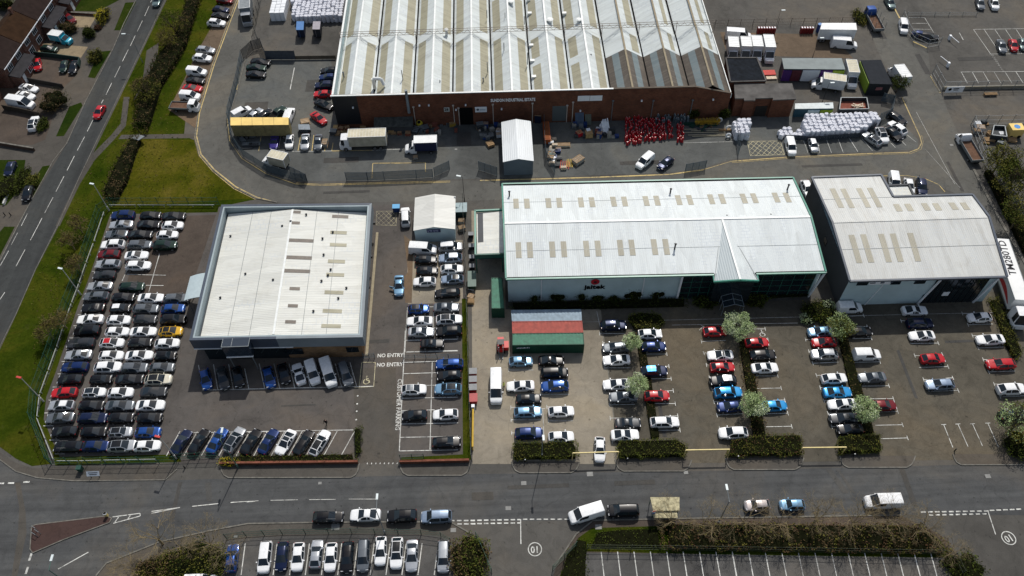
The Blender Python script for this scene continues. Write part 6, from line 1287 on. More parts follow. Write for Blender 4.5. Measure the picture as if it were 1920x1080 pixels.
fence([(893, 1008), (922, 1075)], 2.2, GF, 'left leaf of green gate at the bottom junction', 2, name='gate_leaf', cat='gate', gap=.07); fence([(1080, 1026), (1036, 1070)], 2.2, GF, 'right leaf of green gate at the bottom junction', 2, name='gate_leaf', cat='gate', gap=.07)
fence([(1100, 1030), (1350, 1033), (1760, 1040), (1785, 1046), (1800, 1078)], 1.9, flat('fence_olive', (.06, .07, .045), .7), 'thin mesh fence between brown scrub and the empty bottom lot', gap=.2)
PAL = dict(gap=.16, pale=.105)
fence([(455, 112), (447, 155), (431, 215), (430, 228)], 2.3, SF, 'grey palisade fence beside the dark cars at the yard corner', **PAL)
fence([(432, 232), (436, 262), (457, 294), (501, 322), (556, 340), (577, 342)], 2.3, SF, 'curved grey palisade fence at the south-west corner of the yard', **PAL)
fence([(577, 342), (545, 326)], 2.3, SF, 'open grey gate leaf beside the small beige box lorry', 1.5, name='gate_leaf', cat='gate', **PAL)
fence([(650, 339), (690, 339), (812, 333)], 2.3, SF, 'straight grey palisade fence below the yellow-lined bay', **PAL); fence([(815, 331), (843, 318)], 2.4, SF, 'open grey gate leaf right of the yellow-lined bay', 1.4, name='gate_leaf', cat='gate', **PAL)
fence([(898, 319), (932, 330)], 2.4, SF, 'open grey gate leaf left of the white portal shed', 1.4, name='gate_leaf', cat='gate', **PAL); fence([(1284, 323), (1322, 316)], 2.2, SF, 'dark gate leaf at the end of the open yard', 1.4, name='gate_leaf', cat='gate', **PAL)
fence([(1020, 232), (1021, 270), (1024, 300), (1040, 325)], 2.3, SF, 'grey palisade fence right of the white portal shed', **PAL); fence([(1376, 240), (1380, 262), (1384, 290)], 2.4, SF, 'dark slate fence between gas yard and hatched box', **PAL)
fence([(457, 112), (475, 95), (492, 90), (500, 110)], 2.6, flat('fence_black', (.03, .035, .04), .5), 'dark mesh fence round the corner with the black saloons', **PAL); fence([(500, 112), (555, 112)], 2.4, flat('panel_slate', (.06, .07, .085), .6), 'dark panel fence across the upper yard', gap=.1, pale=.1)
fence([(555, 112), (630, 111)], 1.0, flat('wall_brownish', (.12, .10, .075), .8), 'low brown panel fence across the upper yard', gap=.1, pale=.1)
fence([(490, 0), (478, 60), (488, 88)], 2.5, flat('fence_dark_grey', (.05, .055, .05), .6) if 'fence_dark_grey' not in MATS else MATS['fence_dark_grey'], 'dark mesh fence beside the grey heavy lorry', gap=.15)
fence([(1340, 50), (1600, 45)], 1.8, flat('fence_brown', (.09, .07, .055), .7), 'thin brown fence along the top of the gas yard', gap=.4); fence([(1640, 95), (1660, 128), (1692, 178), (1716, 240)], .9, flat('fence_thin', (.2, .19, .17), .7), 'low rail fence along the east road', 3, gap=.8) if 0 else None
fence([(1646, 228), (1668, 218), (1672, 195), (1652, 190)], 2.2, SF, 'slate mesh fence round the right end of the bulk bags', **PAL); fence([(1470, 262), (1520, 265), (1610, 258), (1650, 234)], 1.3, flat('net_slate', (.05, .06, .075), .7), 'dark netting fence in front of the bulk bags', gap=.1, pale=.09)
fence([(1920, 232), (1820, 234), (1848, 312), (1882, 362), (1925, 430)], 2.4, GALV, 'galvanised steel fence round the pallet yard on the right', gap=.3, pale=.04)
fence([(1690, 35), (1700, 62), (1712, 78), (1738, 90), (1760, 86)], 2.2, GALV, 'steel fence corner at the north-east car park entrance', gap=.3, pale=.04)
fence([(1748, 138), (1766, 170), (1925, 168)], 2.4, GALV, 'steel fence with a white sign along the north-east car park', gap=.25, pale=.04); fence([(1700, 30), (1830, 30)], 1.0, STEELG, 'low dark fence at the top of the north-east car park', gap=.5)
def wall(pts, h, mat, label, wd=.25, cap=None, name='brick_wall'):
    q = PL(pts); t = thing(name, (q[0].x, q[0].y, 0), label, 'wall'); mb = MB(); cb = MB()
    for a, b in zip(q, q[1:]): mb.bar((a.x, a.y, h/2), (b.x, b.y, h/2), wd, h); cb.bar((a.x, a.y, h+.03), (b.x, b.y, h+.03), wd+.08, .07)
    mb.build('wall_body', mat, t); cb.build('coping', cap or mat, t); return t
CAPR = flat('coping_red_brick', (.17, .065, .042), .85, var=.35)
wall([(414, 872), (672, 869)], .8, BRICK, 'low red brick wall under the hedge below the slanted cars', cap=CAPR); wall([(750, 869), (880, 866)], .8, BRICK, 'low red brick wall at the foot of the customer bays', cap=CAPR)
wall([(1766, 168), (1925, 165)], .7, flat('wall_block', (.24, .22, .17), .9), 'low pale block wall under the north-east steel fence'); wall([(0, 272), (66, 283)], .8, flat('garden_wall', (.09, .06, .045), .9, var=.3), 'low garden wall with pale coping at the left edge', cap=KERB)
wall([(122, 26), (186, 30)], .6, HB, 'low front wall between lawn and gravel drive', cap=KERB); wall([(60, 104), (100, 108), (152, 115), (150, 128)], 1.1, flat('garden_fence', (.03, .05, .045), .9), 'dark green boarded fence between two driveways', .1, name='boarded_fence')
wall([(8, 206), (42, 212), (78, 220)], 1.3, flat('garden_fence2', (.05, .042, .034), .9), 'dark boarded fence below the big white van', .1, name='boarded_fence'); wall([(30, 148), (120, 165)], 1.0, flat('garden_fence3', (.05, .045, .04), .9), 'brown boarded fence above the white cars', .1, name='boarded_fence')
wall([(8, 385), (18, 360)], .5, flat('wall_white', (.5, .5, .48), .8), 'short white wall at the left edge below the hedge')

# ================================================================ STREET FURNITURE
POLEW = flat('pole_pale', (.5, .5, .47), .5, .2); POLEG = flat('pole_green', (.06, .12, .1), .5); LENS = flat('lamp_head_pale', (.6, .66, .66), .4)
def lamp(base, h, label, mat=POLEW, arm=0, adir=(0, 1, 0), top=None, r=.09, heads=True):
    p = P(*base); t = thing('street_lamp', (p.x, p.y, 0), label, 'street lamp'); mb = MB(); mb.tube((p.x, p.y, 0), (p.x, p.y, h), r, r*.6, n=8); mb.tube((p.x, p.y, 0), (p.x, p.y, 1.2), r*1.5, r*1.5, n=8); mb.build('pole', mat, t)
    d = Vector(adir).normalized(); e = Vector((p.x, p.y, h))+d*arm+Vector((0, 0, .15))
    if arm: m2 = MB(); m2.tube((p.x, p.y, h-.05), e, r*.55, n=6); m2.build('arm', mat, t)
    hd = MB(); hd.bar(e-d*.1, e+d*.75, .3, .14); hd.build('lamp_head', top or LENS, t); return t
REDT = flat('lamp_top_red', (.5, .05, .04), .5)
lamp((205, 395), 7.0, 'pale floodlight column at the top left corner of the sales lot', adir=(-1, .3, 0)); lamp((152, 553), 7.2, 'pale floodlight column halfway down the left green fence', adir=(-1, .3, 0)); lamp((82, 753), 7.2, 'pale floodlight column with a red top near the lower left fence', adir=(-1, .3, 0), top=REDT)
lamp((331, 860), 7.0, 'pale column with a red top at the bottom right of the sales lot', adir=(-1, .3, 0), top=REDT); lamp((447, 877), 9.0, 'green street lamp standing against the red wall with long shadow', POLEG, 1.2, (0, .5, 0)); lamp((722, 1001), 8.5, 'street lamp on the footway above the bottom car park', STEELG, 1.6, (0, 1, 0))
lamp((1345, 984), 8.5, 'street lamp among bare trees beside the main road', STEELG, 1.6, (0, 1, 0)); lamp((1016, 858), 9.0, 'dark lamp post in the hedge casting a shadow over the main road', STEELG, 1.0, (0, -1, 0), r=.08); lamp((871, 378), 6.5, 'slim dark column behind the grey shed', DKCLAD, .4, (-1, .3, 0), r=.06)
lamp((146, 1107), 8.5, 'street lamp leaning over the main road at the bottom left', POLEG, 1.2, (0, 1, 0)); lamp((268, 118), 7.5, 'thin street lamp on the grass verge of the side road', STEELG, 1.0, (-1, 0, 0), r=.06)
for x_, y_, l in ((1452, 60, 'thin dark mast beside the gas yard top fence'), (1522, 112, 'thin dark mast behind the long cabin row'), (1540, 196, 'short dark lamp column below the white box lorry')): lamp((x_, y_), 5.5, l, DKCLAD, .3, (1, 0, 0), r=.05)
# yellow height barriers
YB_ = flat('barrier_yellow', (.62, .5, .2), .5, var=.15)
for i, (a, b, l) in enumerate((((1074, 849.5), (1160, 847), 'yellow height barrier over the lot entrance the white car is leaving'), ((1286, 844), (1368, 842.5), 'yellow height barrier over the middle lot entrance'), ((1505, 839.5), (1587, 838.5), 'yellow height barrier over the right lot entrance'))):
    z = 2.4; p, q = P(*a, z), P(*b, z); t = thing('height_barrier', (p.x, p.y, 0), l, 'barrier', 'yellow height barriers'); MB().bar(p, q, .14, .18).build('crossbar', YB_, t)
    for v in (p, q): MB().bar((v.x, v.y, 0), (v.x, v.y, z-.1), .12, .12).build('post', YB_, t)
# concrete yard: swing barrier and bins
p, q = P(887, 765, 1), P(886, 838, 1); t = thing('swing_barrier', (p.x, p.y, 0), 'thick yellow swing barrier lying along the mesh fence', 'barrier'); MB().tube(p, q, .16, n=8).build('arm', flat('arm_yellow', (.5, .32, .03), .5), t); MB().box((p.x, p.y+.2, .7), (.5, .5, 1.4)).build('pivot_post', SIGNW, t); MB().box((q.x, q.y, .45), (.18, .18, .9)).build('end_post', flat('arm_yellow', (.5, .32, .03), .5), t)
BINR = flat('bin_red', (.3, .012, .014), .5); BING = flat('bin_grey', (.14, .15, .16), .5); BINB = flat('bin_blue', (.01, .04, .16), .5)
def wheelie(p, w, d, h, m1, m2, label, cat='bin', group=None, rz=0, name='wheelie_bin'):
    t = thing(name, (p.x, p.y, 0), label, cat, group); mb = MB(); co, si = math.cos(rz), math.sin(rz)
    def X(x, y): return (p.x+x*co-y*si, p.y+x*si+y*co)
    b = [X(-w*.42, -d*.4), X(w*.42, -d*.4), X(w*.42, d*.4), X(-w*.42, d*.4)]; tt = [X(-w/2, -d/2), X(w/2, -d/2), X(w/2, d/2), X(-w/2, d/2)]
    for i in range(4): j = (i+1) % 4; mb.poly([(*b[i], .12), (*b[j], .12), (*tt[j], h), (*tt[i], h)])
    mb.poly([(*v, .12) for v in b[::-1]]); mb.poly([(*v, h) for v in tt]); mb.build('bin_body', m1, t)
    MB().box((p.x, p.y, h+.05), (w*1.06, d*1.08, .1), rz).build('lid', m2, t)
    for s in (-1, 1): a = X(s*w*.36, d*.42); MB().tube((a[0]-.03, a[1], .1), (a[0]+.03, a[1], .1), .1, n=8).build('castor', TYRE, t)
for i, y_ in enumerate((698, 713, 728)): wheelie(P(887, y_, .9), 1.2, 1.05, 1.25, BINR, BING, 'red bin with grey lid, %s of three beside the mesh fence' % ('top', 'middle', 'bottom')[i], group='red bins with grey lids')
wheelie(P(888, 748, .7), 1.2, 1.4, 1.1, BINR, BINR, 'all red bin just above the yellow swing barrier'); wheelie(P(743, 390, .9), 1.3, 1.0, 1.3, BINB, flat('lid_blue', (.06, .3, .55), .5), 'blue-lidded bin between hatched box and white people carrier')
wheelie(P(150, 879, .6), .7, .7, 1.1, flat('bin_green', (.01, .05, .035), .5), flat('bin_green', (.01, .05, .035), .5), 'dark green litter bin on the footway outside the sales lot')
for i, (x_, y_) in enumerate(((883, 440), (884, 462), (885, 483), (885, 500))): 
    wheelie(P(x_, y_, .7), .95, .8, .95, flat('unit_dark', (.03, .032, .034), .6), flat('unit_top_grey', (.2, .21, .22), .6), 'grey air unit, %s of four left of the side annex' % ('top', 'second', 'third', 'lowest')[i], cat='air unit', group='air units beside the side annex', name='air_unit')
p = P(864, 390, 1.8); wheelie(Vector((p.x, p.y, 0)), 2.2, 2.2, 1.9, flat('tank_dark', (.02, .05, .045), .5), flat('tank_lid', (.2, .28, .3), .5), 'dark skip with pale lid right of the grey shed', cat='skip', name='lidded_skip'); p = P(885, 525, 1.2); wheelie(Vector((p.x, p.y, 0)), 1.4, 3.2, 1.5, GFP, flat('tank_top', (.04, .09, .07), .5), 'long dark green tank beside the narrow lane', cat='tank', name='oil_tank')
BLKP = flat('bollard_black', (.02, .02, .02), .6); BOLW = flat('bollard_cap_white', (.65, .65, .62), .6)
def bollards(tile, pts, label, group, cap=True):
    base = None
    for x_, y_ in pts:
        q_ = px(tile, x_, y_); p = P(q_[0], q_[1]+(3.5 if cap else 0), .8)
        if base is None:
            t = thing('bollard', (p.x, p.y, 0), label, 'bollard', group); MB().tube((p.x, p.y, 0), (p.x, p.y, .85), .09, n=8).build('post', BLKP, t)
            if cap: MB().tube((p.x, p.y, .85), (p.x, p.y, .98), .1, .08, n=8).build('cap', BOLW, t)
            base = t; bp = p
        else:
            t = base.copy(); C.objects.link(t); t.location = (p.x, p.y, 0)
            for ch in base.children: c_ = ch.copy(); C.objects.link(c_); c_.parent = t
bollards('G', [(205, 950), (258, 955), (315, 955), (372, 955), (432, 952)], 'white-capped bollard in the row below the left hedge', 'bollards under the left hedge'); bollards('G', [(815, 942), (872, 942), (928, 942), (985, 940), (1043, 940), (1100, 938)], 'white-capped bollard in the row below the second hedge', 'bollards under the second hedge')
bollards('H', [(395, 928), (455, 925), (510, 925), (565, 925), (620, 921), (683, 922), (745, 920)], 'white-capped bollard in the row below the third hedge', 'bollards under the third hedge'); bollards('I', [(128, 925), (185, 923), (240, 920), (285, 915), (340, 912), (392, 910)], 'white-capped bollard in the row below the fourth hedge', 'bollards under the fourth hedge')
bollards('I', [(700, 905), (755, 905), (812, 903), (865, 902), (920, 900), (975, 900), (1035, 898)], 'dark bollard in the row at the right lot edge', 'dark bollards at the right', False); bollards('V', [(1375, 215), (1437, 215), (1495, 213), (1550, 213), (1605, 213)], 'short dark bollard in front of the green double gate', 'bollards before the double gate', False)
# street name board, bus stop and shelter
p = P(179, 897); t = thing('street_sign', (p.x, p.y, 0), 'white street name board on two short posts on the footway', 'sign'); b_ = MB().prism([(p.x-.95, p.y), (p.x+.95, p.y), (p.x+.95, p.y+.5), (p.x-.95, p.y+.5)], [.75, .75, 1.35, 1.35], [.8, .8, 1.4, 1.4]); b_.build('board', SIGNW, t)
mb = MB(); [mb.prism([(p.x-a, p.y+b), (p.x+a, p.y+b), (p.x+a, p.y+b+.07), (p.x-a, p.y+b+.07)], [.81+b*1.2]*2+[.81+(b+.07)*1.2]*2, [.82+b*1.2]*2+[.82+(b+.07)*1.2]*2) for a, b in ((.7, .3), (.55, .12))]; mb.build('lettering', BLK, t); [MB().box((p.x+s*.6, p.y+.15, .4), (.08, .08, .8)).build('post', BLKP, t) for s in (-1, 1)]
z = 2.5; q = [P(1225, 958, z), P(1274, 957, z), P(1274, 932, z), P(1219, 932, z)]; t = thing('bus_shelter', (q[0].x+1, q[0].y, 0), 'cream-roofed bus shelter covered in moss under bare branches', 'bus shelter')
SHR = flat('shelter_roof_cream', (.42, .38, .24), .8, var=.5, scale=2.5); MB().prism([(v.x, v.y) for v in q], z-.12, z).build('roof', SHR, t); r0 = P(1226, 971, 2.2); r1 = P(1271, 971, 2.2)
MB().prism([(r0.x, r0.y), (r1.x, r1.y), (r1.x, r1.y+1.0), (r0.x, r0.y+1.0)], 2.08, 2.2).build('rear_roof', SHR, t)
for v in q: MB().box((v.x+(.15 if v.x < q[1].x-1 else -.15), v.y+(.1 if v.y < q[2].y-.5 else -.1), z/2-.06), (.1, .1, z-.12)).build('post', GREEND, t)
MB().bar((q[0].x+.3, q[0].y+.1, 1.2), (q[1].x-.2, q[1].y+.1, 1.2), .04, 1.9).build('glass_panel', glassm('shelter_glass', (.05, .07, .07), .1), t); MB().bar((q[0].x+.5, q[0].y+.6, .5), (q[1].x-.5, q[1].y+.6, .5), .35, .06).build('bench', STEELG, t)
p = P(1218, 975); t = thing('bus_stop_flag', (p.x, p.y, 0), 'bus stop pole with a red, white and blue flag', 'bus stop'); MB().tube((p.x, p.y, 0), (p.x, p.y, 3.1), .05).build('pole', STEELG, t)
for zz, m_ in ((3.0, flat('flag_red', (.45, .03, .03), .5)), (2.68, SIGNW), (2.36, flat('flag_blue', (.03, .1, .4), .5))): MB().bar((p.x+.05, p.y+.02, zz), (p.x+.55, p.y+.12, zz), .05, .3).build('flag', m_, t)
p = P(202, 968); t = thing('keep_left_bollard', (p.x, p.y, .13), 'illuminated keep left bollard on the tip of the red island', 'bollard'); MB().box((p.x, p.y, .65), (.4, .3, 1.0)).build('post', YB_, t); MB().box((p.x, p.y-.02, 1.05), (.42, .33, .2)).build('cap', SIGNW, t)
for x_, y_, l in ((64, 990, 'upper'), (70, 997, 'middle'), (64, 1002, 'lower')): p = P(x_, y_); t = thing('guard_hoop', (p.x, p.y, .13), 'low metal hoop on the red island, %s of three' % l, 'hoop'); MB().tube((p.x, p.y, .1), (p.x, p.y, .9), .04).tube((p.x, p.y, .9), (p.x+.7, p.y-.4, .9), .04).tube((p.x+.7, p.y-.4, .1), (p.x+.7, p.y-.4, .9), .04).build('hoop', STEELG, t)
# white sign on the north-east fence
p, q = P(1768, 163, 1.2), P(1800, 157, 1.2); t = thing('fence_sign', (p.x, p.y, 0), 'white sign with a dark emblem on the north-east steel fence', 'sign'); MB().bar((p.x+.2, p.y-1.1, 1.3), (q.x, p.y-1.1, 1.3), .06, 1.5).build('board', SIGNW, t); mb = MB(); mb.tube((p.x+1, p.y-1.15, 1.4), (p.x+1, p.y-1.17, 1.4), .35, n=12); mb.box((p.x+2.3, p.y-1.15, 1.55), (1.2, .02, .2)); mb.box((p.x+2.3, p.y-1.15, 1.2), (1.0, .02, .14)); mb.build('emblem', BLK, t)
# entrance gate gear
for x_, y_, l in ((1779, 74, 'upper'), (1776, 125, 'lower')):
    p = P(x_, y_); t = thing('car_park_barrier', (p.x, p.y, 0), 'white rising barrier with grey cabinet, %s one at the north-east entrance' % l, 'barrier'); MB().box((p.x, p.y, .55), (.45, .55, 1.1)).build('cabinet', SIGNW, t); MB().bar((p.x, p.y, 1.0), (p.x+(.9 if l == 'upper' else -1.0), p.y+(-2.6 if l == 'upper' else 2.4), 1.0), .1, .12).build('arm', SIGNW, t)

# ================================================================ YARD STOCK
def bagmesh():
    mb = MB(); prof = [(.40, 0), (.49, .12), (.51, .5), (.49, .82), (.40, .97), (.2, 1.0), (.12, .93)]; n = 12; rs = []
    for r, z in prof:
        rs.append([(r*(1+.09*math.cos(4*a+.8))*math.cos(a), r*(1+.09*math.cos(4*a+.8))*math.sin(a), z+.03*math.cos(3*a)) for a in [2*math.pi*i/n for i in range(n)]])
    for k in range(len(rs)-1):
        for i in range(n): j = (i+1) % n; mb.poly([rs[k][i], rs[k][j], rs[k+1][j], rs[k+1][i]])
    mb.poly(rs[-1]); return mb
BAG = flat('bulk_bag_white', (.62, .63, .68), .75, var=.12, scale=3)
bo = bagmesh().build('bulk_bag', BAG, smooth=45); BAGM = bo.data; bpy.data.objects.remove(bo)
def bag(x, y, z, label, group, s=1.0):
    o = bpy.data.objects.new('bulk_bag', BAGM); C.objects.link(o); o.location = (x, y, z); o.rotation_euler = (R(random.uniform(-3, 3)), R(random.uniform(-3, 3)), random.uniform(0, 6.28)); k = s*random.uniform(.9, 1.14); o.scale = (k, k*random.uniform(.92, 1.08), s*random.uniform(.88, 1.2)); tag(o, label, 'bulk bag', group)
def inpoly(x, y, q):
    c = False; j = len(q)-1
    for i in range(len(q)):
        if (q[i][1] > y) != (q[j][1] > y) and x < (q[j][0]-q[i][0])*(y-q[i][1])/(q[j][1]-q[i][1])+q[i][0]: c = not c
        j = i
    return c
def bagpile(quad, z, label, group, step=1.0, layers=2):
    q = [(v.x, v.y) for v in PL(quad, z)]; xs, ys = [v[0] for v in q], [v[1] for v in q]; y = min(ys)+.4; row = 0
    cells = []
    while y < max(ys):
        x = min(xs)+.4
        while x < max(xs):
            if inpoly(x, y, q): cells.append((x, y, row))
            x += step
        y += step*.93; row += 1
    for x, y, r_ in cells:
        j = random.uniform(-.08, .08); bag(x+j, y+random.uniform(-.06, .06), (layers-1)*.95+random.uniform(-.05, .05), label, group)
        if layers > 1:
            edge = any(not inpoly(x+dx, y+dy, q) for dx, dy in ((1, 0), (-1, 0), (0, -1)))
            if edge: bag(x, y, 0, label, group)
bagpile([(1513, 247), (1609, 243), (1650, 222), (1643, 208), (1515, 210), (1507, 226)], 2, 'white bulk bag in the big heap beside the slanted cars', 'bulk bags in the big right-hand heap')
bagpile([(1381, 250), (1409, 249), (1407, 218), (1377, 220)], 2, 'white bulk bag in the small stack at the end of the gas yard', 'bulk bags in the small stack'); bagpile([(1465, 249), (1488, 249), (1488, 234), (1465, 235)], 1.7, 'white bulk bag in the loose cluster above the white van', 'bulk bags in the loose cluster', layers=1); bagpile([(1488, 252), (1515, 252), (1515, 240), (1488, 246)], 1, 'white bulk bag in the loose cluster above the white van', 'bulk bags in the loose cluster', layers=1)
bagpile([(545, 29), (641, 28), (647, -22), (549, -22)], 2, 'round white bulk bag in the heap at the top left of the yard', 'bulk bags in the top left heap')
PALW = flat('wrapped_pallet_white', (.68, .70, .72), .5, var=.1, scale=1.5)
q0, q1, q2 = P(504, 24, 2.3), P(534, 24, 2.3), P(540, -15, 2.3)
for i in range(3):
    for j in range(6): p = (q0.x+.6+i*1.15, q0.y+.6+j*1.15); o = MB().prism([(p[0]-.54, p[1]-.54), (p[0]+.54, p[1]-.54), (p[0]+.5, p[1]+.54), (p[0]-.54, p[1]+.5)], .0, 2.25+random.uniform(-.06, .06)).build('wrapped_pallet', PALW); tag(o, 'tall white wrapped pallet in the block at the top left of the yard', 'pallet', 'white wrapped pallets')
# gas cylinders
def cyl(r, h, m_):
    mb = MB(); n = 8; prof = [(r*.9, 0), (r, .05), (r, h*.82), (r*.75, h*.93), (r*.3, h*.97)]; rs = [[(a_*math.cos(2*math.pi*i/n), a_*math.sin(2*math.pi*i/n), z) for i in range(n)] for a_, z in prof]
    for k in range(len(rs)-1):
        for i in range(n): j = (i+1) % n; mb.poly([rs[k][i], rs[k][j], rs[k+1][j], rs[k+1][i]])
    mb.poly(rs[-1]); mb.tube((0, 0, h*.97), (0, 0, h*1.08), r*.22, n=6, m=1); return mb
GASR = flat('cylinder_red', (.42, .012, .02), .3, var=.2, coat=.5); GASG = flat('cylinder_grey', (.10, .13, .15), .4, var=.3); VAL = flat('valve_pale', (.7, .6, .55), .4, .3)
cm_ = {}
for n_, r_, h_, m_ in (('red', .19, 1.15, GASR), ('grey', .2, 1.4, GASG)): o = cyl(r_, h_, m_).build('gas_cylinder', [m_, VAL], smooth=40); cm_[n_] = o.data; bpy.data.objects.remove(o)
def cyls(quad, nx, ny, kind, label, group, skip=.08):
    q = PL(quad)
    for i in range(nx):
        for j in range(ny):
            if random.random() < skip: continue
            u, v = (i+.5)/nx, (j+.5)/ny; p = q[0].lerp(q[1], u).lerp(q[3].lerp(q[2], u), v); o = bpy.data.objects.new('gas_cylinder', cm_[kind]); C.objects.link(o); o.location = (p.x+random.uniform(-.06, .06), p.y+random.uniform(-.06, .06), 0); o.location.x += random.gauss(0, .13); o.location.y += random.gauss(0, .13); o.rotation_euler = (random.gauss(0, .05), random.gauss(0, .05), 0); k = random.uniform(.8, 1.25); o.scale = (k, k, random.uniform(.6, 1.2)); tag(o, label, 'gas cylinder', group)
cyls([(1170, 222), (1205, 222), (1203, 272), (1172, 274)], 10, 9, 'red', 'red gas cylinder in the left block of the packed stock', 'red cylinders, left block'); cyls([(1205, 226), (1246, 226), (1248, 264), (1208, 268)], 11, 8, 'red', 'red gas cylinder in the right block of the packed stock', 'red cylinders, right block')
cyls([(1226, 218), (1290, 217), (1292, 232), (1228, 232)], 14, 4, 'grey', 'grey gas cylinder standing against the brick wall behind the red ones', 'grey cylinders', .15); cyls([(1250, 232), (1257, 232), (1262, 262), (1255, 262)], 2, 7, 'red', 'red gas cylinder in the narrow double row', 'red cylinders, narrow row', 0); cyls([(1268, 236), (1278, 235), (1282, 268), (1270, 268)], 3, 8, 'red', 'red gas cylinder in the rightmost short block', 'red cylinders, rightmost block', .05)
# assorted stock: crates, pallets, racks
WD = flat('pallet_wood', (.3, .2, .11), .9, var=.3); RDC = flat('crate_red_brown', (.2, .07, .05), .85, var=.3); ORG = flat('sheet_orange', (.35, .08, .02), .6, var=.25); JUNK = flat('junk_mixed', (.3, .29, .26), .7, var=.5, scale=5); JD = flat('junk_dark', (.05, .055, .06), .7, var=.4, scale=4); BWOOD = flat('crate_tan', (.38, .26, .12), .8, var=.3); CREAMJ = flat('boards_cream', (.58, .48, .36), .7, var=.3, scale=4)
def crate(xp, yp, d, mat, label, cat='crate', name='crate', rz=0, slats=True, z=0):
    p = P(xp, yp, d[2]*.6+z); t = thing(name, (p.x, p.y, z), label, cat, None, rz); t['_local'] = 1; w, l, h = d; mb = MB()
    mb.box((0, 0, h/2+.06), (w*.94, l*.94, h-.12)); local(mb.build('box', mat), t); f = MB()
    g = MB()
    for s in (-1, 0, 1): g.box((s*w/2*.97, 0, .05), (.1, l, .1))
    g.box((0, l*.3, .11), (w, .1, .03)); local(g.build('skids', WD), t)
    if slats:
        for i in range(4): f.box((0, -l/2+l*(i+.5)/4, h+.02), (w, l/7, .05))
    local(f.build('slats', WD if mat is not JD else STEELG), t); return t
for a in ((734, 245, (1.2, 1.0, .9), BWOOD, 'tan crate on a pallet, left of three by the lean-to'), (749, 249, (.9, .9, .6), RDC, 'small brown crate, middle of three by the lean-to'), (765, 250, (1.1, 1.0, .7), RDC, 'red brown crate, right of three by the lean-to'), (640, 241, (1.0, .9, .7), RDC, 'red brown crate stack left of the beige lorry'), (651, 240, (1.0, .9, .8), RDC, 'red brown crate touching the beige lorry'), (625, 247, (1.4, 1.2, .9), JD, 'dark mesh cage tilted beside the grey saloon'),
          (1104, 251, (1.5, 1.4, 1.2), BWOOD, 'tan crate with bags on top in front of the brick wall'), (1124, 252, (1.1, 1.1, 1.3), BINB, 'blue plastic crate with white lid in the stock row'), (1086, 250, (1.2, 1.2, 1.0), GASR, 'red crate with mixed goods in the stock row'), (919, 270, (1.4, 1.6, .6), WD, 'wooden pallet stack left of the white portal shed'), (921, 255, (1.0, 1.3, .9), JD, 'dark machine frame left of the white portal shed'), (935, 245, (1.0, .9, .9), SIGNW, 'white washing machine top of the row by the portal shed'), (935, 253, (1.0, .9, .9), SIGNW, 'white washing machine below its twin by the portal shed'),
          (1057, 272, (2.6, 1.0, .5), CREAMJ, 'low stack of cream boards right of the portal shed'), (1047, 280, (1.1, 1.0, .5), flat('tarp_blue', (.04, .2, .42), .5), 'bright blue tarpaulin bundle below the cream boards'), (1084, 300, (2.3, 1.6, .9), JUNK, 'trailer load of mixed scrap in the open yard'), (1030, 262, (1.2, 1.6, .7), JUNK, 'heap of white bags below the orange skip'), (1033, 292, (1.3, 2.0, .6), JUNK, 'scattered pale scrap beside the palisade fence'),
          (780, 244, (1.2, 2.0, .8), JD, 'dark trailer chassis by the brick wall'), (797, 240, (1.5, 1.4, .9), JD, 'dark metal frame below the yellow machines'), (823, 222, (1.0, .9, 1.5), BINB, 'tall blue cabinet below the number board'), (848, 232, (1.3, 1.1, .8), flat('drum_yellow', (.3, .2, .03), .6), 'yellow pump unit beside the dark doorway'), (900, 235, (1.5, 1.2, 1.3), JD, 'black cupboard right of the dark doorway'), (911, 234, (1.0, .9, 1.2), BINB, 'dark blue cupboard beside the black one'), (901, 243, (.8, .7, .3), SIGNW, 'small white board lying in front of the black cupboard'), (1009, 220, (1.4, 1.2, 2.0), flat('cabinet_navy', (.012, .02, .05), .6), 'navy cabinet in the corner behind the portal shed'),
          (779, 295, (.9, .8, .6), JUNK, 'pale box on the fence line below the yellow-lined bay'), (609, 268, (1.1, 1.8, .9), JUNK, 'pallet of pale rubble in the yellow-lined bays'), (572, 228, (1.8, 1.6, .6), CREAMJ, 'heap of cream timber above the silver saloon'), (1838, 240, (1.6, 1.3, 1.0), SIGNW, 'white appliance crate in the pallet yard'), (1831, 246, (1.2, 1.0, .9), JUNK, 'pale crate beside the white appliance crate'), (1855, 262, (2.0, 1.2, .5), WD, 'broken pallets in the pallet yard'), (1898, 262, (1.6, 1.4, .5), WD, 'pallet stack near the dark bushes'), (1850, 268, (1.0, .6, .3), flat('bag_yellow', (.5, .4, .04), .6), 'yellow sack on the pallet yard ground'),
          (884, 540, (1.1, .9, .3), SIGNW, 'white trestle beside the narrow lane'), (883, 556, (1.1, 1.1, .6), CREAMJ, 'upper tan box on the narrow lane'), (883, 565, (1.1, 1.0, .6), BWOOD, 'lower tan box on the narrow lane'), (865, 415, (1.1, 1.0, 1.0), JUNK, 'upper scrap bin right of the grey shed'), (866, 428, (1.2, 1.0, .9), JUNK, 'lower scrap bin right of the grey shed'), (1857, 177, (2.7, .8, .5), flat('trough_wood', (.12, .10, .08), .9), 'wooden trough below the north-east wall'), (1522, 154, (.9, .7, .5), JUNK, 'small pallet of scrap by the brick annex')):
    crate(a[0], a[1], a[2], a[3], a[4], cat=a[4].split()[2] if 0 else 'stock', rz=R(random.uniform(-25, 25)) if a[2][0] < 2 else R(40 if a[0] == 1084 else 0))
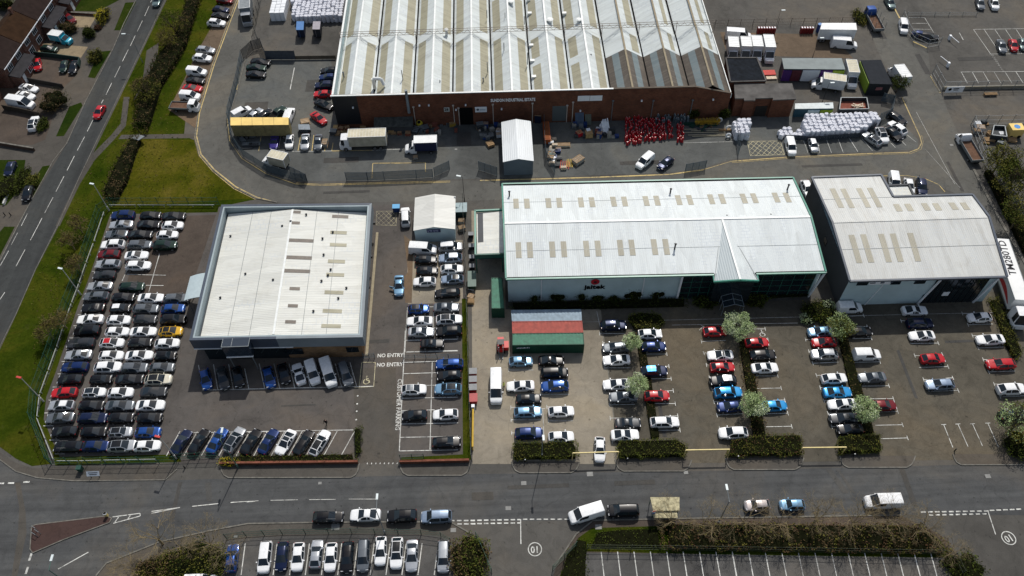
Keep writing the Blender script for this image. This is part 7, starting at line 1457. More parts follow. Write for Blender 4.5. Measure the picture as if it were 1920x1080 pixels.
def tubs(xp, yp, n, r, L, mat, label, name='tube_bundle', cat='tubes', lean=0, ang=0, dx=.22, z=0):
    p = P(xp, yp, .5); t = thing(name, (p.x, p.y, 0), label, cat); mb = MB(); d = Vector((math.cos(ang), math.sin(ang), 0)); s = Vector((-d.y, d.x, 0))
    for i in range(n):
        o = s*(i-n/2)*dx; k = random.uniform(.85, 1.1); a = Vector((p.x, p.y, .1+r))+o
        mb.tube(a, a+d*L*k*(math.cos(lean))+Vector((0, 0, L*k*math.sin(lean))), r, n=6)
    mb.build('tubes', mat, t); return t
tubs(1138, 252, 7, .1, 3.2, SIGNW, 'bundle of white pipes leaning in the stock row', lean=R(35), ang=R(100)); tubs(1086, 235, 8, .12, 3.4, flat('tube_blue_grey', (.06, .09, .14), .5), 'row of dark blue pipes leaning on the brick wall', lean=R(50), ang=R(90)); tubs(1102, 232, 6, .08, 3.4, flat('tube_olive', (.16, .18, .14), .6), 'row of olive pipes leaning on the brick wall', lean=R(52), ang=R(90))
tubs(1178, 222, 4, .07, 5.0, flat('tube_sky', (.18, .24, .33), .5), 'four long pale blue pipes leaning on the wall left of the cylinders', lean=R(55), ang=R(80), dx=.45); tubs(1056, 314, 5, .07, 2.2, flat('tube_red', (.4, .06, .04), .6), 'red and white poles lying beside the palisade fence', lean=0, ang=R(80), dx=.42); tubs(1066, 311, 5, .07, 2.2, flat('tube_yellow', (.5, .35, .06), .6), 'yellow poles lying beside the palisade fence', lean=0, ang=R(80), dx=.3)
tubs(1360, 244, 3, .08, 8, flat('tube_tan', (.35, .31, .22), .7), 'long pale poles lying on the yard by the stacked bags', ang=R(178), dx=.5); tubs(1360, 252, 2, .08, 7, flat('tube_tan', (.35, .31, .22), .7), 'pair of pale poles nearest the open yard', ang=R(179), dx=.4)
p = P(1025, 246, 1.2); t = thing('orange_skip', (p.x, p.y, 0), 'long orange skip beside the palisade fence', 'skip'); MB().box((p.x, p.y, .75), (1.3, 5.4, 1.3), mt=0).build('shell', ORG, t); MB().box((p.x, p.y, 1.42), (1.0, 5.1, .06)).build('load', flat('load_rust', (.2, .07, .03), .9), t)
for i, (x_, y_, r_) in enumerate(((787, 221, .8), (797, 218, .65), (808, 218, .65), (818, 216, .95), (786, 229, .7))):
    p = P(x_, y_, 1.2); t = thing('cement_mixer', (p.x, p.y, 0), 'yellow mixer drum, %s of five by the brick wall' % ('leftmost', 'second', 'third', 'largest', 'lowest')[i], 'mixer', 'yellow mixer drums'); MB().tube((p.x, p.y, .9), (p.x, p.y-.35, 1.5), r_, r_*.62, n=12).build('drum', flat('drum_bright_yellow', (.5, .4, .02), .5), t); MB().tube((p.x, p.y-.36, 1.51), (p.x, p.y-.38, 1.55), r_*.5, n=12).build('opening', BLK, t); MB().tube((p.x-.4, p.y, 0), (p.x, p.y, 1), .05).tube((p.x+.4, p.y, 0), (p.x, p.y, 1), .05).build('stand', STEELG, t)
def scatter(n, poly, label, group, name='pallet', cat='pallet', mats=None, dims=(1.2, 1.0, .14), stack=4):
    q = [(v.x, v.y) for v in PL(poly)]; xs, ys = [v[0] for v in q], [v[1] for v in q]; k = 0
    while k < n:
        x, y = random.uniform(min(xs), max(xs)), random.uniform(min(ys), max(ys))
        if not inpoly(x, y, q): continue
        k += 1; m = random.randint(1, stack); a = random.choice((0, 0, 1.57, random.uniform(0, 3))); mb = MB()
        for i in range(m):
            z = i*dims[2]*1.05
            for j in range(5): o_ = (-.5+(j+.5)/5)*dims[1]; mb.box((x-math.sin(a)*o_, y+math.cos(a)*o_, z+dims[2]*.85), (dims[0], dims[1]/7, dims[2]*.25), a)
            mb.box((x, y, z+dims[2]*.4), (dims[0]*.96, dims[1]*.96, dims[2]*.5), a)
        tag(mb.build(name, random.choice(mats or [WD, WD, BWOOD])), label, cat, group)
scatter(16, [(628, 238), (770, 240), (775, 252), (630, 252)], 'weathered pallet in the loose row between brick wall and lorries', 'loose pallets by the lorries')
scatter(28, [(1070, 236), (1160, 234), (1160, 258), (1075, 260)], 'small stack of boxes in the crowded stock row', 'boxes in the stock row', 'box_stack', 'boxes', [JUNK, JD, SIGNW, BINB, STEELG, RDC], (.8, .7, .35), 4)
scatter(26, [(1024, 262), (1040, 262), (1060, 318), (1036, 318)], 'scrap bundle in the untidy heap along the palisade fence', 'scrap bundles by the palisade fence', 'scrap_bundle', 'scrap', [JUNK, JD, CREAMJ, GF, BINB, SIGNW], (1.1, .6, .22), 3)
scatter(9, [(436, 250), (470, 250), (485, 275), (460, 280)], 'dark steel frame in the pile behind the curved fence', 'steel frames behind the curved fence', 'steel_frame', 'frame', [JD, STEELG], (2.0, .9, .25), 2)
scatter(18, [(890, 225), (940, 225), (935, 262), (905, 262)], 'piece of dark kit left of the portal shed', 'kit left of the portal shed', 'equipment_piece', 'equipment', [JD, STEELG, BINB, JUNK], (.9, .8, .4), 2)
scatter(16, [(775, 232), (860, 232), (855, 250), (780, 254)], 'scrap piece below the yellow mixer drums', 'scrap below the yellow mixers', 'scrap_piece', 'scrap', [JD, STEELG, WD, JUNK, RDC], (1.2, .6, .3), 3)
scatter(12, [(1290, 232), (1365, 230), (1368, 245), (1292, 247)], 'plank bundle on the floor of the gas yard', 'plank bundles in the gas yard', 'plank_bundle', 'planks', [WD, JD, STEELG, GFP], (2.6, .5, .18), 2)
scatter(12, [(1824, 232), (1900, 232), (1905, 272), (1850, 275)], 'pale crate stack in the pallet yard behind steel mesh', 'crate stacks in the pallet yard', 'crate_stack', 'crates', [JUNK, SIGNW, WD, JD, STEELG], (1.1, .9, .3), 3)
# open skips with waste
for quad, h, l in (([(1574, 205), (1629, 204), (1625, 183), (1577, 183)], 1.9, 'dark open skip with timber waste behind the bulk bags'), ([(1860, 253), (1888, 256), (1884, 236), (1864, 235)], 1.6, 'mesh-topped grey skip in the pallet yard')):
    q = PL(quad, h); c = sum(q, Vector())/4; t = thing('open_skip', (c.x, c.y, 0), l, 'skip'); mb = MB()
    for a, b in zip(q, q[1:]+q[:1]): mb.bar((a.x, a.y, h/2), (b.x, b.y, h/2), .1, h)
    mb.build('shell', flat('skip_slate', (.03, .036, .042), .5), t); MB().prism([(v.x+(c.x-v.x)*.04, v.y+(c.y-v.y)*.08) for v in q], .1, h*.55).build('load', RDC if 'timber' in l else JD, t)
    if 'timber' in l:
        jm = MB(); [jm.bar((c.x+1+random.uniform(-1, 1), c.y+random.uniform(-.6, .6), h*.6), (c.x+1+random.uniform(-1.5, 1.5), c.y+random.uniform(-.6, .6), h*.75), .2, .06) for _ in range(14)]; jm.build('timber_scraps', CREAMJ, t)
    rm_ = MB(); [rm_.bar(a, b, .16, .14) for a, b in zip(q, q[1:]+q[:1])]; rm_.build('rim', GALV if 'mesh' in l else STEELG, t)
for x0_, x1_, l in ((1419, 1453, 'left'), (1500, 1523, 'right')):
    for i in range(7 if l == 'left' else 5): p = P(x0_+3+i*5, 56, .8); o = MB().box((p.x, p.y, .7), (.42, .9, 1.4)).box((p.x, p.y, 1.43), (.3, .5, .08), m=1).build('cylinder_cage', [flat('cage_red', (.16, .015, .015), .6), SIGNW]); tag(o, 'red cylinder cage in the %s row along the top fence of the gas yard' % l, 'cage', 'red cages, %s row' % l)
p = P(1536, 52, 1); t = thing('blue_drum', (p.x, p.y, 0), 'tall blue drum beside the white box trailer', 'drum'); MB().tube((p.x, p.y, 0), (p.x, p.y, 1.9), .55, n=14).build('drum_body', BINB, t); MB().tube((p.x, p.y, 1.9), (p.x, p.y, 1.98), .5, n=14).build('lid', BLUE, t)
p = P(1907, 238, 2.2); t = thing('yellow_machine', (p.x, p.y, 0), 'yellow sided machine with a blue round emblem in the pallet yard', 'machine'); MB().box((p.x, p.y, 1.3), (2.6, 2.0, 2.0)).build('machine_body', YT, t); MB().tube((p.x, p.y, 2.31), (p.x, p.y, 2.33), .6, n=16).build('emblem', flat('emblem_blue', (.03, .2, .5), .5), t); [MB().tube((p.x+s*.8, p.y-1.02, .4), (p.x+s*.8, p.y-.8, .4), .4, n=10).build('wheel', TYRE, t) for s in (-1, 1)]
p = P(1442, 137, .4); o = tag(MB().box((p.x, p.y, .35), (2.6, 1.6, .5)).box((p.x+.2, p.y-1.4, .2), (2.2, 1.0, .3), m=1).build('tarpaulin_heap', [flat('tarp_red', (.45, .03, .02), .6), CREAMJ]), 'bright red tarpaulin and pale boards beside the dark roofed block', 'tarpaulin')
# yellow bin lorry-like brush, hoop and reels near the end of the gas yard
p = P(1327, 226, 1); t = thing('brush_roll', (p.x, p.y, 0), 'long yellow bristle roll lying against the brick wall', 'brush'); mb = MB(); mb.tube((p.x-2.6, p.y, .8), (p.x+2.6, p.y-.1, .8), .18)
for i in range(420): a = random.uniform(0, 6.28); xx = p.x+random.uniform(-2.5, 2.5); rr = random.uniform(.5, .85); mb.bar((xx, p.y, .8), (xx+random.uniform(-.15, .15), p.y+rr*math.cos(a), .8+rr*math.sin(a)), .04, .04)
mb.build('bristles', flat('bristle_yellow', (.42, .26, .03), .8), t)
for x_, y_, r_ in ((1349, 225, .5), (1367, 240, .55), (1366, 254, .45)):
    p = P(x_, y_, .6); o = MB(); n = 14
    for i in range(n): a, b = 2*math.pi*i/n, 2*math.pi*(i+1)/n; o.tube((p.x+r_*math.cos(a), p.y, .6+r_*math.sin(a)), (p.x+r_*math.cos(b), p.y, .6+r_*math.sin(b)), .16, n=6)
    tag(o.build('white_reel', SIGNW), 'white reel %s at the end of the gas yard' % {225: 'behind the yellow bristle roll', 240: 'beside the slate fence', 254: 'nearest the open yard'}[y_], 'reel')
# red telehandler-like machine on the concrete yard
p = P(939, 648, 1.0); t = thing('red_forklift', (p.x, p.y, 0), 'bright red compact forklift beside the three containers', 'forklift', None, R(-90)); t['_local'] = 1; RDM = paint('forklift_red', (.5, .01, .01))
def lb(mb, n, m_): return local(mb.build(n, m_), t)
lb(MB().prism([(-1.3, -.55), (.5, -.6), (.9, -.5), (.9, .5), (.5, .6), (-1.3, .55)], .35, [1.2, 1.2, 1.0, 1.0, 1.2, 1.2]), 'forklift_body', RDM); lb(MB().box((-.9, 0, 1.35), (.8, 1.0, .5)), 'counterweight', RDM); lb(MB().box((.0, .9, .9), (1.3, .8, .9)), 'side_box', RDM)
fm = MB()
for s in (-.5, .5): fm.bar((1.1, s*.7, .1), (1.1, s*.7, 2.2), .12, .14); fm.bar((1.15, s*.5, .12), (2.1, s*.5, .12), .12, .06); fm.bar((-.5, s, 1.2), (-.4, s, 2.1), .07, .07); fm.bar((.6, s, 1.1), (.4, s, 2.1), .07, .07)
lb(fm, 'mast', STEELG); lb(MB().box((0, 0, 2.12), (1.0, 1.1, .08)), 'overhead_guard', DKCLAD); lb(MB().box((-.05, 0, 1.35), (.5, .5, .25)).box((-.3, 0, 1.6), (.12, .5, .5)), 'seat', DKCLAD)
for wx_ in (-.9, .75):
    for s in (-1, 1): o = child('wheel', WHEEL, t, (wx_, s*.55, .32)); o.rotation_euler = (0, 0, math.pi if s > 0 else 0)

# ================================================================ PEOPLE
SKIN = flat('skin', (.42, .25, .18), .6); HAIR = flat('hair_dark', (.03, .02, .015), .8)
def person(xp, yp, rz, top, trou, label, stride=.25, arms=.15):
    p = P(xp, yp, 0); n = 'person'
    J = dict(pel=(0, 0, .95), sp=(0, 0, 1.2), ch=(0, 0, 1.42), nk=(0, 0, 1.52), hd=(.02, 0, 1.66), tp=(.02, 0, 1.76))
    V_ = [J['pel'], J['sp'], J['ch'], J['nk'], J['hd'], J['tp']]; Rr = [.15, .14, .16, .06, .10, .07]; E_ = [(0, 1), (1, 2), (2, 3), (3, 4), (4, 5)]
    for s in (1, -1):
        b = len(V_); f = stride*s
        V_ += [(0, .1*s, .88), (f*.45+.04, .1*s, .5), (f, .1*s, .09), (f+.17, .11*s, .05)]; Rr += [.1, .065, .045, .045]; E_ += [(0, b), (b, b+1), (b+1, b+2), (b+2, b+3)]
        b = len(V_); V_ += [(0, .2*s, 1.4), (-f*.3, .26*s, 1.13), (-f*.3+arms, .25*s, .9), (-f*.3+arms+.06, .25*s, .82)]; Rr += [.065, .047, .036, .032]; E_ += [(2, b), (b, b+1), (b+1, b+2), (b+2, b+3)]
    me = bpy.data.meshes.new(n); me.from_pydata(V_, E_, []); o = bpy.data.objects.new(n, me); C.objects.link(o)
    m = o.modifiers.new('s', 'SKIN'); m.use_smooth_shade = True
    for i, r in enumerate(Rr): me.skin_vertices[0].data[i].radius = (r, r*(1.25 if i in (1, 2) else 1))
    me.skin_vertices[0].data[0].use_root = True; o.modifiers.new('u', 'SUBSURF').levels = 1
    dg = bpy.context.evaluated_depsgraph_get(); m2 = bpy.data.meshes.new_from_object(o.evaluated_get(dg)); o.modifiers.clear(); o.data = m2; m2.name = n
    for mt in (top, trou, SKIN, HAIR): m2.materials.append(mt)
    for f_ in m2.polygons:
        c = f_.center; f_.use_smooth = True; hand = abs(c.y) > .2 and c.z < .86
        f_.material_index = 2 if (c.z > 1.5 and c.z < 1.7) or hand else 3 if c.z >= 1.7 else 1 if (c.z < .97 and abs(c.y) < .22) else 0
    o.location = (p.x, p.y, .03); o.rotation_euler = (0, 0, rz); tag(o, label, 'person'); return o
person(613, 797, R(-100), flat('cloth_black', (.012, .012, .014), .9), flat('cloth_charcoal', (.02, .02, .022), .9), 'person in dark clothes walking across the empty lane of the sales lot', .3)
person(945, 727, R(170), flat('cloth_hi_vis', (.5, .6, .05), .8), flat('cloth_navy', (.02, .025, .05), .9), 'worker in a yellow hi-vis jacket beside the white high-roof van', .1)
person(1717, 341, R(-60), flat('cloth_pale_grey', (.4, .42, .45), .9), flat('cloth_navy', (.02, .025, .05), .9), 'person in a pale jacket beside the navy SUV at the road bend', .15)

# ================================================================ PLANTS
G_DARK = leafm('leaf_dark', [(.016, .023, .005), (.032, .043, .01)]); G_MID = leafm('leaf_mid', [(.045, .062, .01), (.085, .10, .02)]); G_OLV = leafm('leaf_olive', [(.085, .085, .016), (.16, .145, .035)]); G_PALE = leafm('leaf_pale_green', [(.22, .30, .13), (.38, .47, .23)]); G_WHT = leafm('leaf_blossom', [(.38, .44, .26), (.55, .6, .42)])
BRN = leafm('leaf_brown', [(.07, .048, .025), (.13, .09, .045)]); BRR = leafm('leaf_red_brown', [(.06, .034, .018), (.11, .06, .035)]); YLW = leafm('leaf_yellow', [(.35, .28, .02), (.5, .42, .03)]); BARK = flat('bark_grey_brown', (.10, .08, .055), .95, var=.3); TWIG = flat('twig_pale_brown', (.24, .19, .11), .95, var=.3)
CORE = flat('hedge_core', (.008, .009, .003), 1.0, var=.4)  # near-black colour of the added filler that makes foliage opaque and dark inside
def leafquad(mb, c, s, m=0):
    a = Vector((random.gauss(0, 1), random.gauss(0, 1), random.gauss(0, 1)+.6)).normalized(); u = a.orthogonal().normalized(); v = a.cross(u); th = random.uniform(0, 6.28); u, v = u*math.cos(th)+v*math.sin(th), v*math.cos(th)-u*math.sin(th)
    l, w = s*random.uniform(.7, 1.3), s*random.uniform(.4, .7); c = Vector(c); mb.poly([c-u*l/2, c-v*w/2, c+u*l/2, c+v*w/2], m)
def lumpy(mb, lobes, n, s, nm):
    """leaves through the outer shell of several lobes"""
    tot = sum(r[1][0]*r[1][1]+r[1][2]*r[1][0] for r in lobes)
    for (c, r) in lobes:
        k = int(n*(r[0]*r[1]+r[2]*r[0])/tot); ph = random.uniform(0, 6); cl = random.randrange(nm)
        for _ in range(k):
            d = Vector((random.gauss(0, 1), random.gauss(0, 1), random.gauss(0, 1))).normalized(); rr = random.uniform(.6, 1.0)*(1+.16*math.sin(d.x*5+ph)+.14*math.sin(d.y*6+ph*2))
            p = (c[0]+d.x*r[0]*rr, c[1]+d.y*r[1]*rr, max(.08, c[2]+d.z*r[2]*rr)); leafquad(mb, p, s, cl if random.random() < .65 else random.randrange(nm))
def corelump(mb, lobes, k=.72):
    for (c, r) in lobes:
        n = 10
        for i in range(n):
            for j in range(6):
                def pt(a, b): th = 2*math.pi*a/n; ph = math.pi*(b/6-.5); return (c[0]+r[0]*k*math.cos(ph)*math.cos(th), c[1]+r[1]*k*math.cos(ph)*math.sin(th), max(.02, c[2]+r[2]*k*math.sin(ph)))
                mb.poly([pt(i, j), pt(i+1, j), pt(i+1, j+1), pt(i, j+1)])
def bush(xp, yp, rx, ry, h, mats, label, name='bush', cat='bush', n=900, s=.26, lobes=5, group=None, core=True):
    p = P(xp, yp, h*.4); t = thing(name, (p.x, p.y, 0), label, cat, group); L = [((p.x, p.y, h*.45), (rx*.7, ry*.7, h*.5))]
    for i in range(lobes): a = 6.28*i/lobes+random.uniform(-.3, .3); k = random.uniform(.45, .6); L.append(((p.x+math.cos(a)*rx*.5, p.y+math.sin(a)*ry*.5, h*random.uniform(.3, .5)), (rx*k, ry*k, h*random.uniform(.35, .5))))
    mb = MB(); lumpy(mb, L, int(n*1.7), s, len(mats)); mb.build('foliage', mats, t)
    if core: c_ = MB(); corelump(c_, L, .58); c_.build('filler_core', CORE, t)  # added solid dark core behind the leaves
    return t
def hedge(pts, h, mats, label, dens=22, s=.22, name='hedge', cat='hedge', group=None, var=.15):
    q = [(v.x, v.y) for v in orient(pts)]; c = (sum(v[0] for v in q)/len(q), sum(v[1] for v in q)/len(q)); t = thing(name, (c[0], c[1], 0), label, cat, group)
    MB().prism([(v[0]+(c[0]-v[0])*.05, v[1]+(c[1]-v[1])*.1) for v in q], 0, h*.66).build('filler_core', CORE, t)  # added dark filler block inside the hedge
    xs, ys = [v[0] for v in q], [v[1] for v in q]; A = (max(xs)-min(xs))*(max(ys)-min(ys)); mb = MB(); k = 0; N = int(A*dens)
    for _ in range(N):
        x, y = random.uniform(min(xs), max(xs)), random.uniform(min(ys), max(ys))
        if not inpoly(x, y, q): continue
        nz = .5*math.sin(x*1.3+y*.7)+.5*math.sin(x*.5-y*1.9+2); z = h*(.92+var*nz+.12*math.sin(x*4+y*3))-random.random()**2*.45; cl = int((nz+1)/2*len(mats)*.999) if random.random() < .7 else random.randrange(len(mats)); leafquad(mb, (x, y, z), s, cl)
    for i in range(len(q)):
        a, b = Vector(q[i]), Vector(q[(i+1) % len(q)]); L = (b-a).length
        for _ in range(int(L*h*dens*1.1)): u = random.random(); pt_ = a.lerp(b, u); k_ = .25*math.sin(pt_.x*2.1)+.2*math.sin(pt_.y*3.3+pt_.x); leafquad(mb, (pt_.x+random.uniform(-.16, .16)+(pt_.x-c[0])*.0+k_, pt_.y+random.uniform(-.16, .16)+k_*.6, random.uniform(.05, h*.95)), s, random.randrange(len(mats)))
    mb.build('foliage', mats, t); return t
def branches(mb, p, d, L, r, depth, spread=.6, up=.15, tips=None):
    q = p+d*L
    mb.tube(p, q, r, r*.62, n=4 if depth < 3 else 6, caps=False)
    if depth == 0:
        if tips is not None: tips.append(q)
        return
    for i in range(random.choice((2, 3, 3)) if depth > 1 else 3):
        a = Vector((random.gauss(0, 1), random.gauss(0, 1), random.gauss(0, 1))); nd = (d+a.normalized()*spread*random.uniform(.6, 1.3)+Vector((0, 0, up))).normalized(); branches(mb, p+d*L*random.uniform(.6, 1), nd, L*random.uniform(.6, .85), r*.58, depth-1, spread, up, tips)
def tree(xp, yp, h, cr, mats, label, n=2200, s=.24, group=None, name='tree', cat='tree', dens=.9, bare=False, depth=4, zc=.6, tz=None):
    """xp, yp: where the crown's middle shows in the photo"""
    p = P(xp, yp, h*zc); t = thing(name, (p.x, p.y, 0), label, cat, group); tips = []; mb = MB(); th = h*.28
    mb.tube((p.x, p.y, 0), (p.x, p.y, th), .045*h*.6, .035*h*.6, n=7); 
    for i in range(4 if not bare else 5):
        a = 6.28*i/5+random.uniform(-.4, .4); branches(mb, Vector((p.x, p.y, th*.95)), Vector((math.cos(a)*.55*cr/h*2, math.sin(a)*.55*cr/h*2, 1)).normalized(), h*(.26 if name != 'bare_tree' else .27), (.018 if name != 'bare_tree' else .010)*h, depth, .75 if bare else .6, .12 if name != 'bare_tree' else .02, tips)
    mb.build('trunk', TWIG if bare else BARK, t)
    if bare and name == 'bare_tree': mats = None
    if not bare:
        L = [((p.x, p.y, h*.66), (cr*.72, cr*.72, h*.28))]
        for i in range(8): a = 6.28*i/8+random.uniform(-.3, .3); k = random.uniform(.34, .48); L.append(((p.x+math.cos(a)*cr*.66, p.y+math.sin(a)*cr*.66, h*random.uniform(.5, .74)), (cr*k*1.15, cr*k*1.15, h*random.uniform(.16, .25))))
        m2 = MB(); lumpy(m2, L, n, s, len(mats)); m2.build('crown', mats, t)
    elif mats:
        m2 = MB(); [leafquad(m2, q+Vector((random.uniform(-.3, .3), random.uniform(-.3, .3), random.uniform(-.2, .2))), s, random.randrange(len(mats))) for q in tips for _ in range(2)]; m2.build('crown', mats, t)
    return t
BLS = [G_PALE, G_WHT, G_PALE, G_PALE]; gt_ = 'pale blossoming trees in the brown car park'
for x_, y_, cr_, l in ((1186, 640, 1.75, 'pale blossoming tree beside a grey estate car, upper of two on the first strip'), (1195, 722, 2.0, 'pale blossoming tree over a grey saloon, lower of two on the first strip'), (1381, 612, 2.9, 'largest pale blossoming tree beside the red hatchback near the porch'), (1414, 760, 2.3, 'pale blossoming tree on the middle strip beside a cyan car'), (1577, 612, 2.6, 'greyish blossoming tree near the white van and shrub bed'), (1622, 768, 2.2, 'pale blossoming tree on the third strip above the last hedge')):
    tree(x_, y_, 4+cr_*.4, cr_*.88, BLS if x_ != 1577 else [G_PALE, G_OLV, G_MID, G_PALE], l, int(1700*cr_), .2, gt_, name='blossom_tree', depth=3)
tree(1912, 790, 6, 3.2, [G_PALE, G_MID, G_OLV], 'green tree over the navy car at the right edge', 3000, .24)
BARKB = [BRN, G_OLV]
gb = 'bare trees beside the main road'
for x_, y_, h, cr_, l in ((285, 1000, 7, 4.2, 'bare spreading tree at the bottom left beside the red island'), (385, 1010, 6.5, 3.6, 'bare tree above the olive bushes at the bottom left'), (240, 1060, 6, 3.2, 'bare tree at the bottom edge left of the olive bushes'), (330, 1018, 5, 4, 'bare tree above the smaller brownish bush at the bottom left'), (425, 1030, 5, 3, 'bare tree beside the blue car in the bottom car park')): tree(x_, y_, h, cr_, BARKB[:1], l, bare=True, depth=6, group=gb, name='bare_tree', s=.16)
for i, (x_, y_, h) in enumerate(((1262, 968, 6), (1330, 975, 6.5), (1400, 968, 7), (1470, 972, 6.5), (1540, 962, 7.5), (1610, 970, 7.5), (1675, 968, 7), (1740, 985, 6.5), (1790, 1030, 5))):
    tree(x_, y_, h, 3.4, BARKB, 'bare brown tree, %s from the left in the row between bus shelter and junction' % nth(i), bare=True, depth=6, group=gb, name='bare_tree', s=.16)
for i, (x_, y_, r_) in enumerate(((144, 420, 2.2), (130, 452, 2.3), (142, 495, 2.2), (113, 600, 2.0), (88, 620, 1.8))): tree(x_, y_, 4.2, r_, [BRN, G_OLV], 'brown rounded tree, %s down the verge outside the green fence' % nth(i), bare=True, depth=5, group='rounded trees outside the green fence', name='small_tree', s=.2)
for x_, y_, h, r_, m_, l in ((322, 40, 6, 3.6, [BRN, G_OLV, G_DARK], 'large brown-green tree on the verge near the top'), (312, 72, 5, 2.4, [G_OLV, BRN], 'olive tree beside the dark hedge on the verge'), (275, 168, 5, 3.0, [G_OLV, G_MID, G_DARK], 'green tree where the verge path narrows'), (262, 160, 4, 2.0, [BRN, G_OLV], 'small brown tree beside the verge path')): tree(x_, y_, h, r_, m_, l, 1500, .26)
for x_, y_, rx, ry, h, m_, l in ((127, 52, 2.4, 1.8, 2.6, [G_DARK, BRN], 'dark shrub right of the turquoise camper van'), (166, 61, 1.7, 1.6, 2.6, [G_DARK, G_MID], 'dark star-shaped shrub by the drive'), (193, 30, 1.7, 3.2, 2.8, [YLW, G_OLV], 'bright yellow bush by the pale gravel drive'), (100, 190, 3.6, 3.6, 3.6, [G_DARK, G_DARK, BRN], 'big dark bush between the white van and the side road'), (178, 105, 1.8, 2.4, 2.4, [G_OLV, G_DARK], 'olive shrub on the grass strip by the brown drive'), (80, 232, 1.2, 2.2, 1.8, [G_DARK, G_MID], 'narrow dark shrub beside the white SUV'), (183, 52, .9, .9, 1.1, [BRR], 'small red shrub below the yellow bush'), (27, 152, .9, .9, 1.2, [YLW], 'small yellow shrub by the house corner'),
    (40, 338, 1.4, 4.2, 2.0, [G_MID, G_DARK], 'green garden hedge right of the navy car'), (6, 352, 3.6, 3.4, 2.0, [G_MID, G_DARK], 'rounded garden bush at the left edge'), (60, 340, 1.4, 2.2, 1.8, [G_OLV, G_MID], 'small tree by the footway above the black car'), (8, 8, 3.0, 2.0, 3.5, [G_MID, G_DARK], 'garden bush in the top left corner')): bush(x_, y_, rx, ry, h, m_, l, n=1000)
# dense dark hedge down the verge
hedge([(362, -20), (382, -20), (352, 85), (325, 130), (300, 175), (278, 250), (262, 252), (254, 245), (270, 170), (300, 110), (338, 60)], 1.9, [G_DARK, BRN, G_DARK], 'long dark hedge down the middle of the grass verge', 22, .3, var=.4); hedge([(250, 262), (268, 262), (256, 292), (240, 345), (222, 378), (205, 378), (196, 368), (222, 310)], 1.5, [G_DARK, BRN], 'dark brown hedge below the footpath, running to the green fence', 24, .28, var=.4)
p = P(262, 262); o = tag(MB().bar((p.x-1, p.y+.6, .5), (p.x+1.2, p.y-1.2, 1.4), 1.5, .08).build('fallen_board', GALV), 'pale board leaning in the gap of the dark hedge', 'board')
gh = 'clipped hedges along the main road'
hedge([(962, 836), (1076, 834), (1082, 845), (1082, 862), (962, 864), (960, 850)], 1.5, [G_MID, G_MID, G_OLV], 'clipped green hedge left of the first height barrier', 30, .2, group=gh); hedge([(1162, 832), (1270, 829), (1286, 840), (1287, 858), (1160, 861), (1155, 845)], 1.5, [G_MID, G_MID, G_OLV], 'clipped green hedge right of the first height barrier', 30, .2, group=gh)
hedge([(1370, 832), (1425, 822), (1500, 820), (1505, 856), (1362, 858)], 1.5, [G_MID, BRR, G_MID, G_OLV], 'mixed green and red-brown hedge between two height barriers', 30, .22, group=gh); hedge([(1570, 826), (1645, 820), (1650, 850), (1570, 853)], 1.6, [G_MID, G_OLV, G_MID], 'clipped green hedge right of the last height barrier', 30, .2, group=gh)
hedge([(1176, 598), (1200, 590), (1236, 594), (1246, 606), (1236, 620), (1188, 620)], 1.2, [G_MID, G_MID, G_OLV], 'rounded hedge island topped with brown tips above the first tree strip', 26, .22)
gs = 'low planting strips under the blossoming trees'
hedge([(1190, 615), (1202, 612), (1222, 720), (1238, 832), (1222, 834), (1205, 720)], .55, [BRN, G_DARK, BRN], 'low brown planting strip under the first two blossoming trees', 18, .2, 'planting_strip', 'planting', gs); hedge([(1383, 630), (1398, 626), (1412, 700), (1430, 790), (1438, 835), (1415, 838), (1400, 740)], .8, [BRN, G_OLV, BRR], 'reddish planting strip below the largest blossoming tree', 20, .22, 'planting_strip', 'planting', gs); hedge([(1568, 625), (1584, 622), (1605, 700), (1630, 780), (1640, 822), (1616, 826), (1590, 720)], .7, [G_DARK, BRN, G_OLV], 'dark planting strip between the third and fourth car columns', 18, .2, 'planting_strip', 'planting', gs)
hedge([(1852, 562), (1866, 560), (1890, 610), (1914, 668), (1902, 678), (1884, 650), (1872, 612)], 1.1, [G_MID, G_OLV], 'narrow bright hedge along the right edge of the lot', 34, .2); bush(1912, 835, 2.6, 3.0, 2.0, [G_MID, G_DARK], 'dark bush at the right edge under the tree')
bush(1535, 585, 3.0, 2.8, 1.7, [G_MID, G_OLV, G_DARK], 'green shrub bed between the two white-roofed units', n=1500); bush(1553, 572, 1.3, 1.0, 2.2, [G_WHT, G_PALE], 'white flowering shrub at the top of the shrub bed', n=500, s=.18); bush(1512, 598, 1.3, 1.2, 1.4, [G_PALE, G_WHT], 'pale flowering shrub at the left of the shrub bed', n=500, s=.18)
for i, (x_, y_, r_) in enumerate(((1003, 555, 1.05), (1045, 556, 1.1), (1090, 553, 1.15), (1121, 557, .8), (1152, 562, .8), (1187, 552, 1.35), (1230, 549, 1.25))): bush(x_, y_, r_*1.5, r_*1.35, r_*2.2, [G_DARK, G_DARK, G_MID], 'round clipped shrub, %s from the left below the logo wall' % nth(i), n=600, s=.18, lobes=4, group='clipped shrubs under the logo wall')
hedge([(953, 572), (1290, 564), (1290, 576), (955, 584)], 1.1, [G_DARK, G_DARK, G_MID], 'low dark hedge strip below the pale logo wall', 16, .2); bush(1322, 566, 2.4, 1.6, 1.4, [G_DARK, G_MID], 'dark shrubs left of the glazed canopy'); bush(1420, 562, 2.4, 1.8, 1.4, [G_DARK, G_MID, G_OLV], 'dark shrubs right of the glazed canopy'); hedge([(1440, 548), (1515, 545), (1517, 556), (1442, 560)], .8, [G_DARK, G_MID], 'low dark hedge below the right glazing of the logo unit', 16, .2)
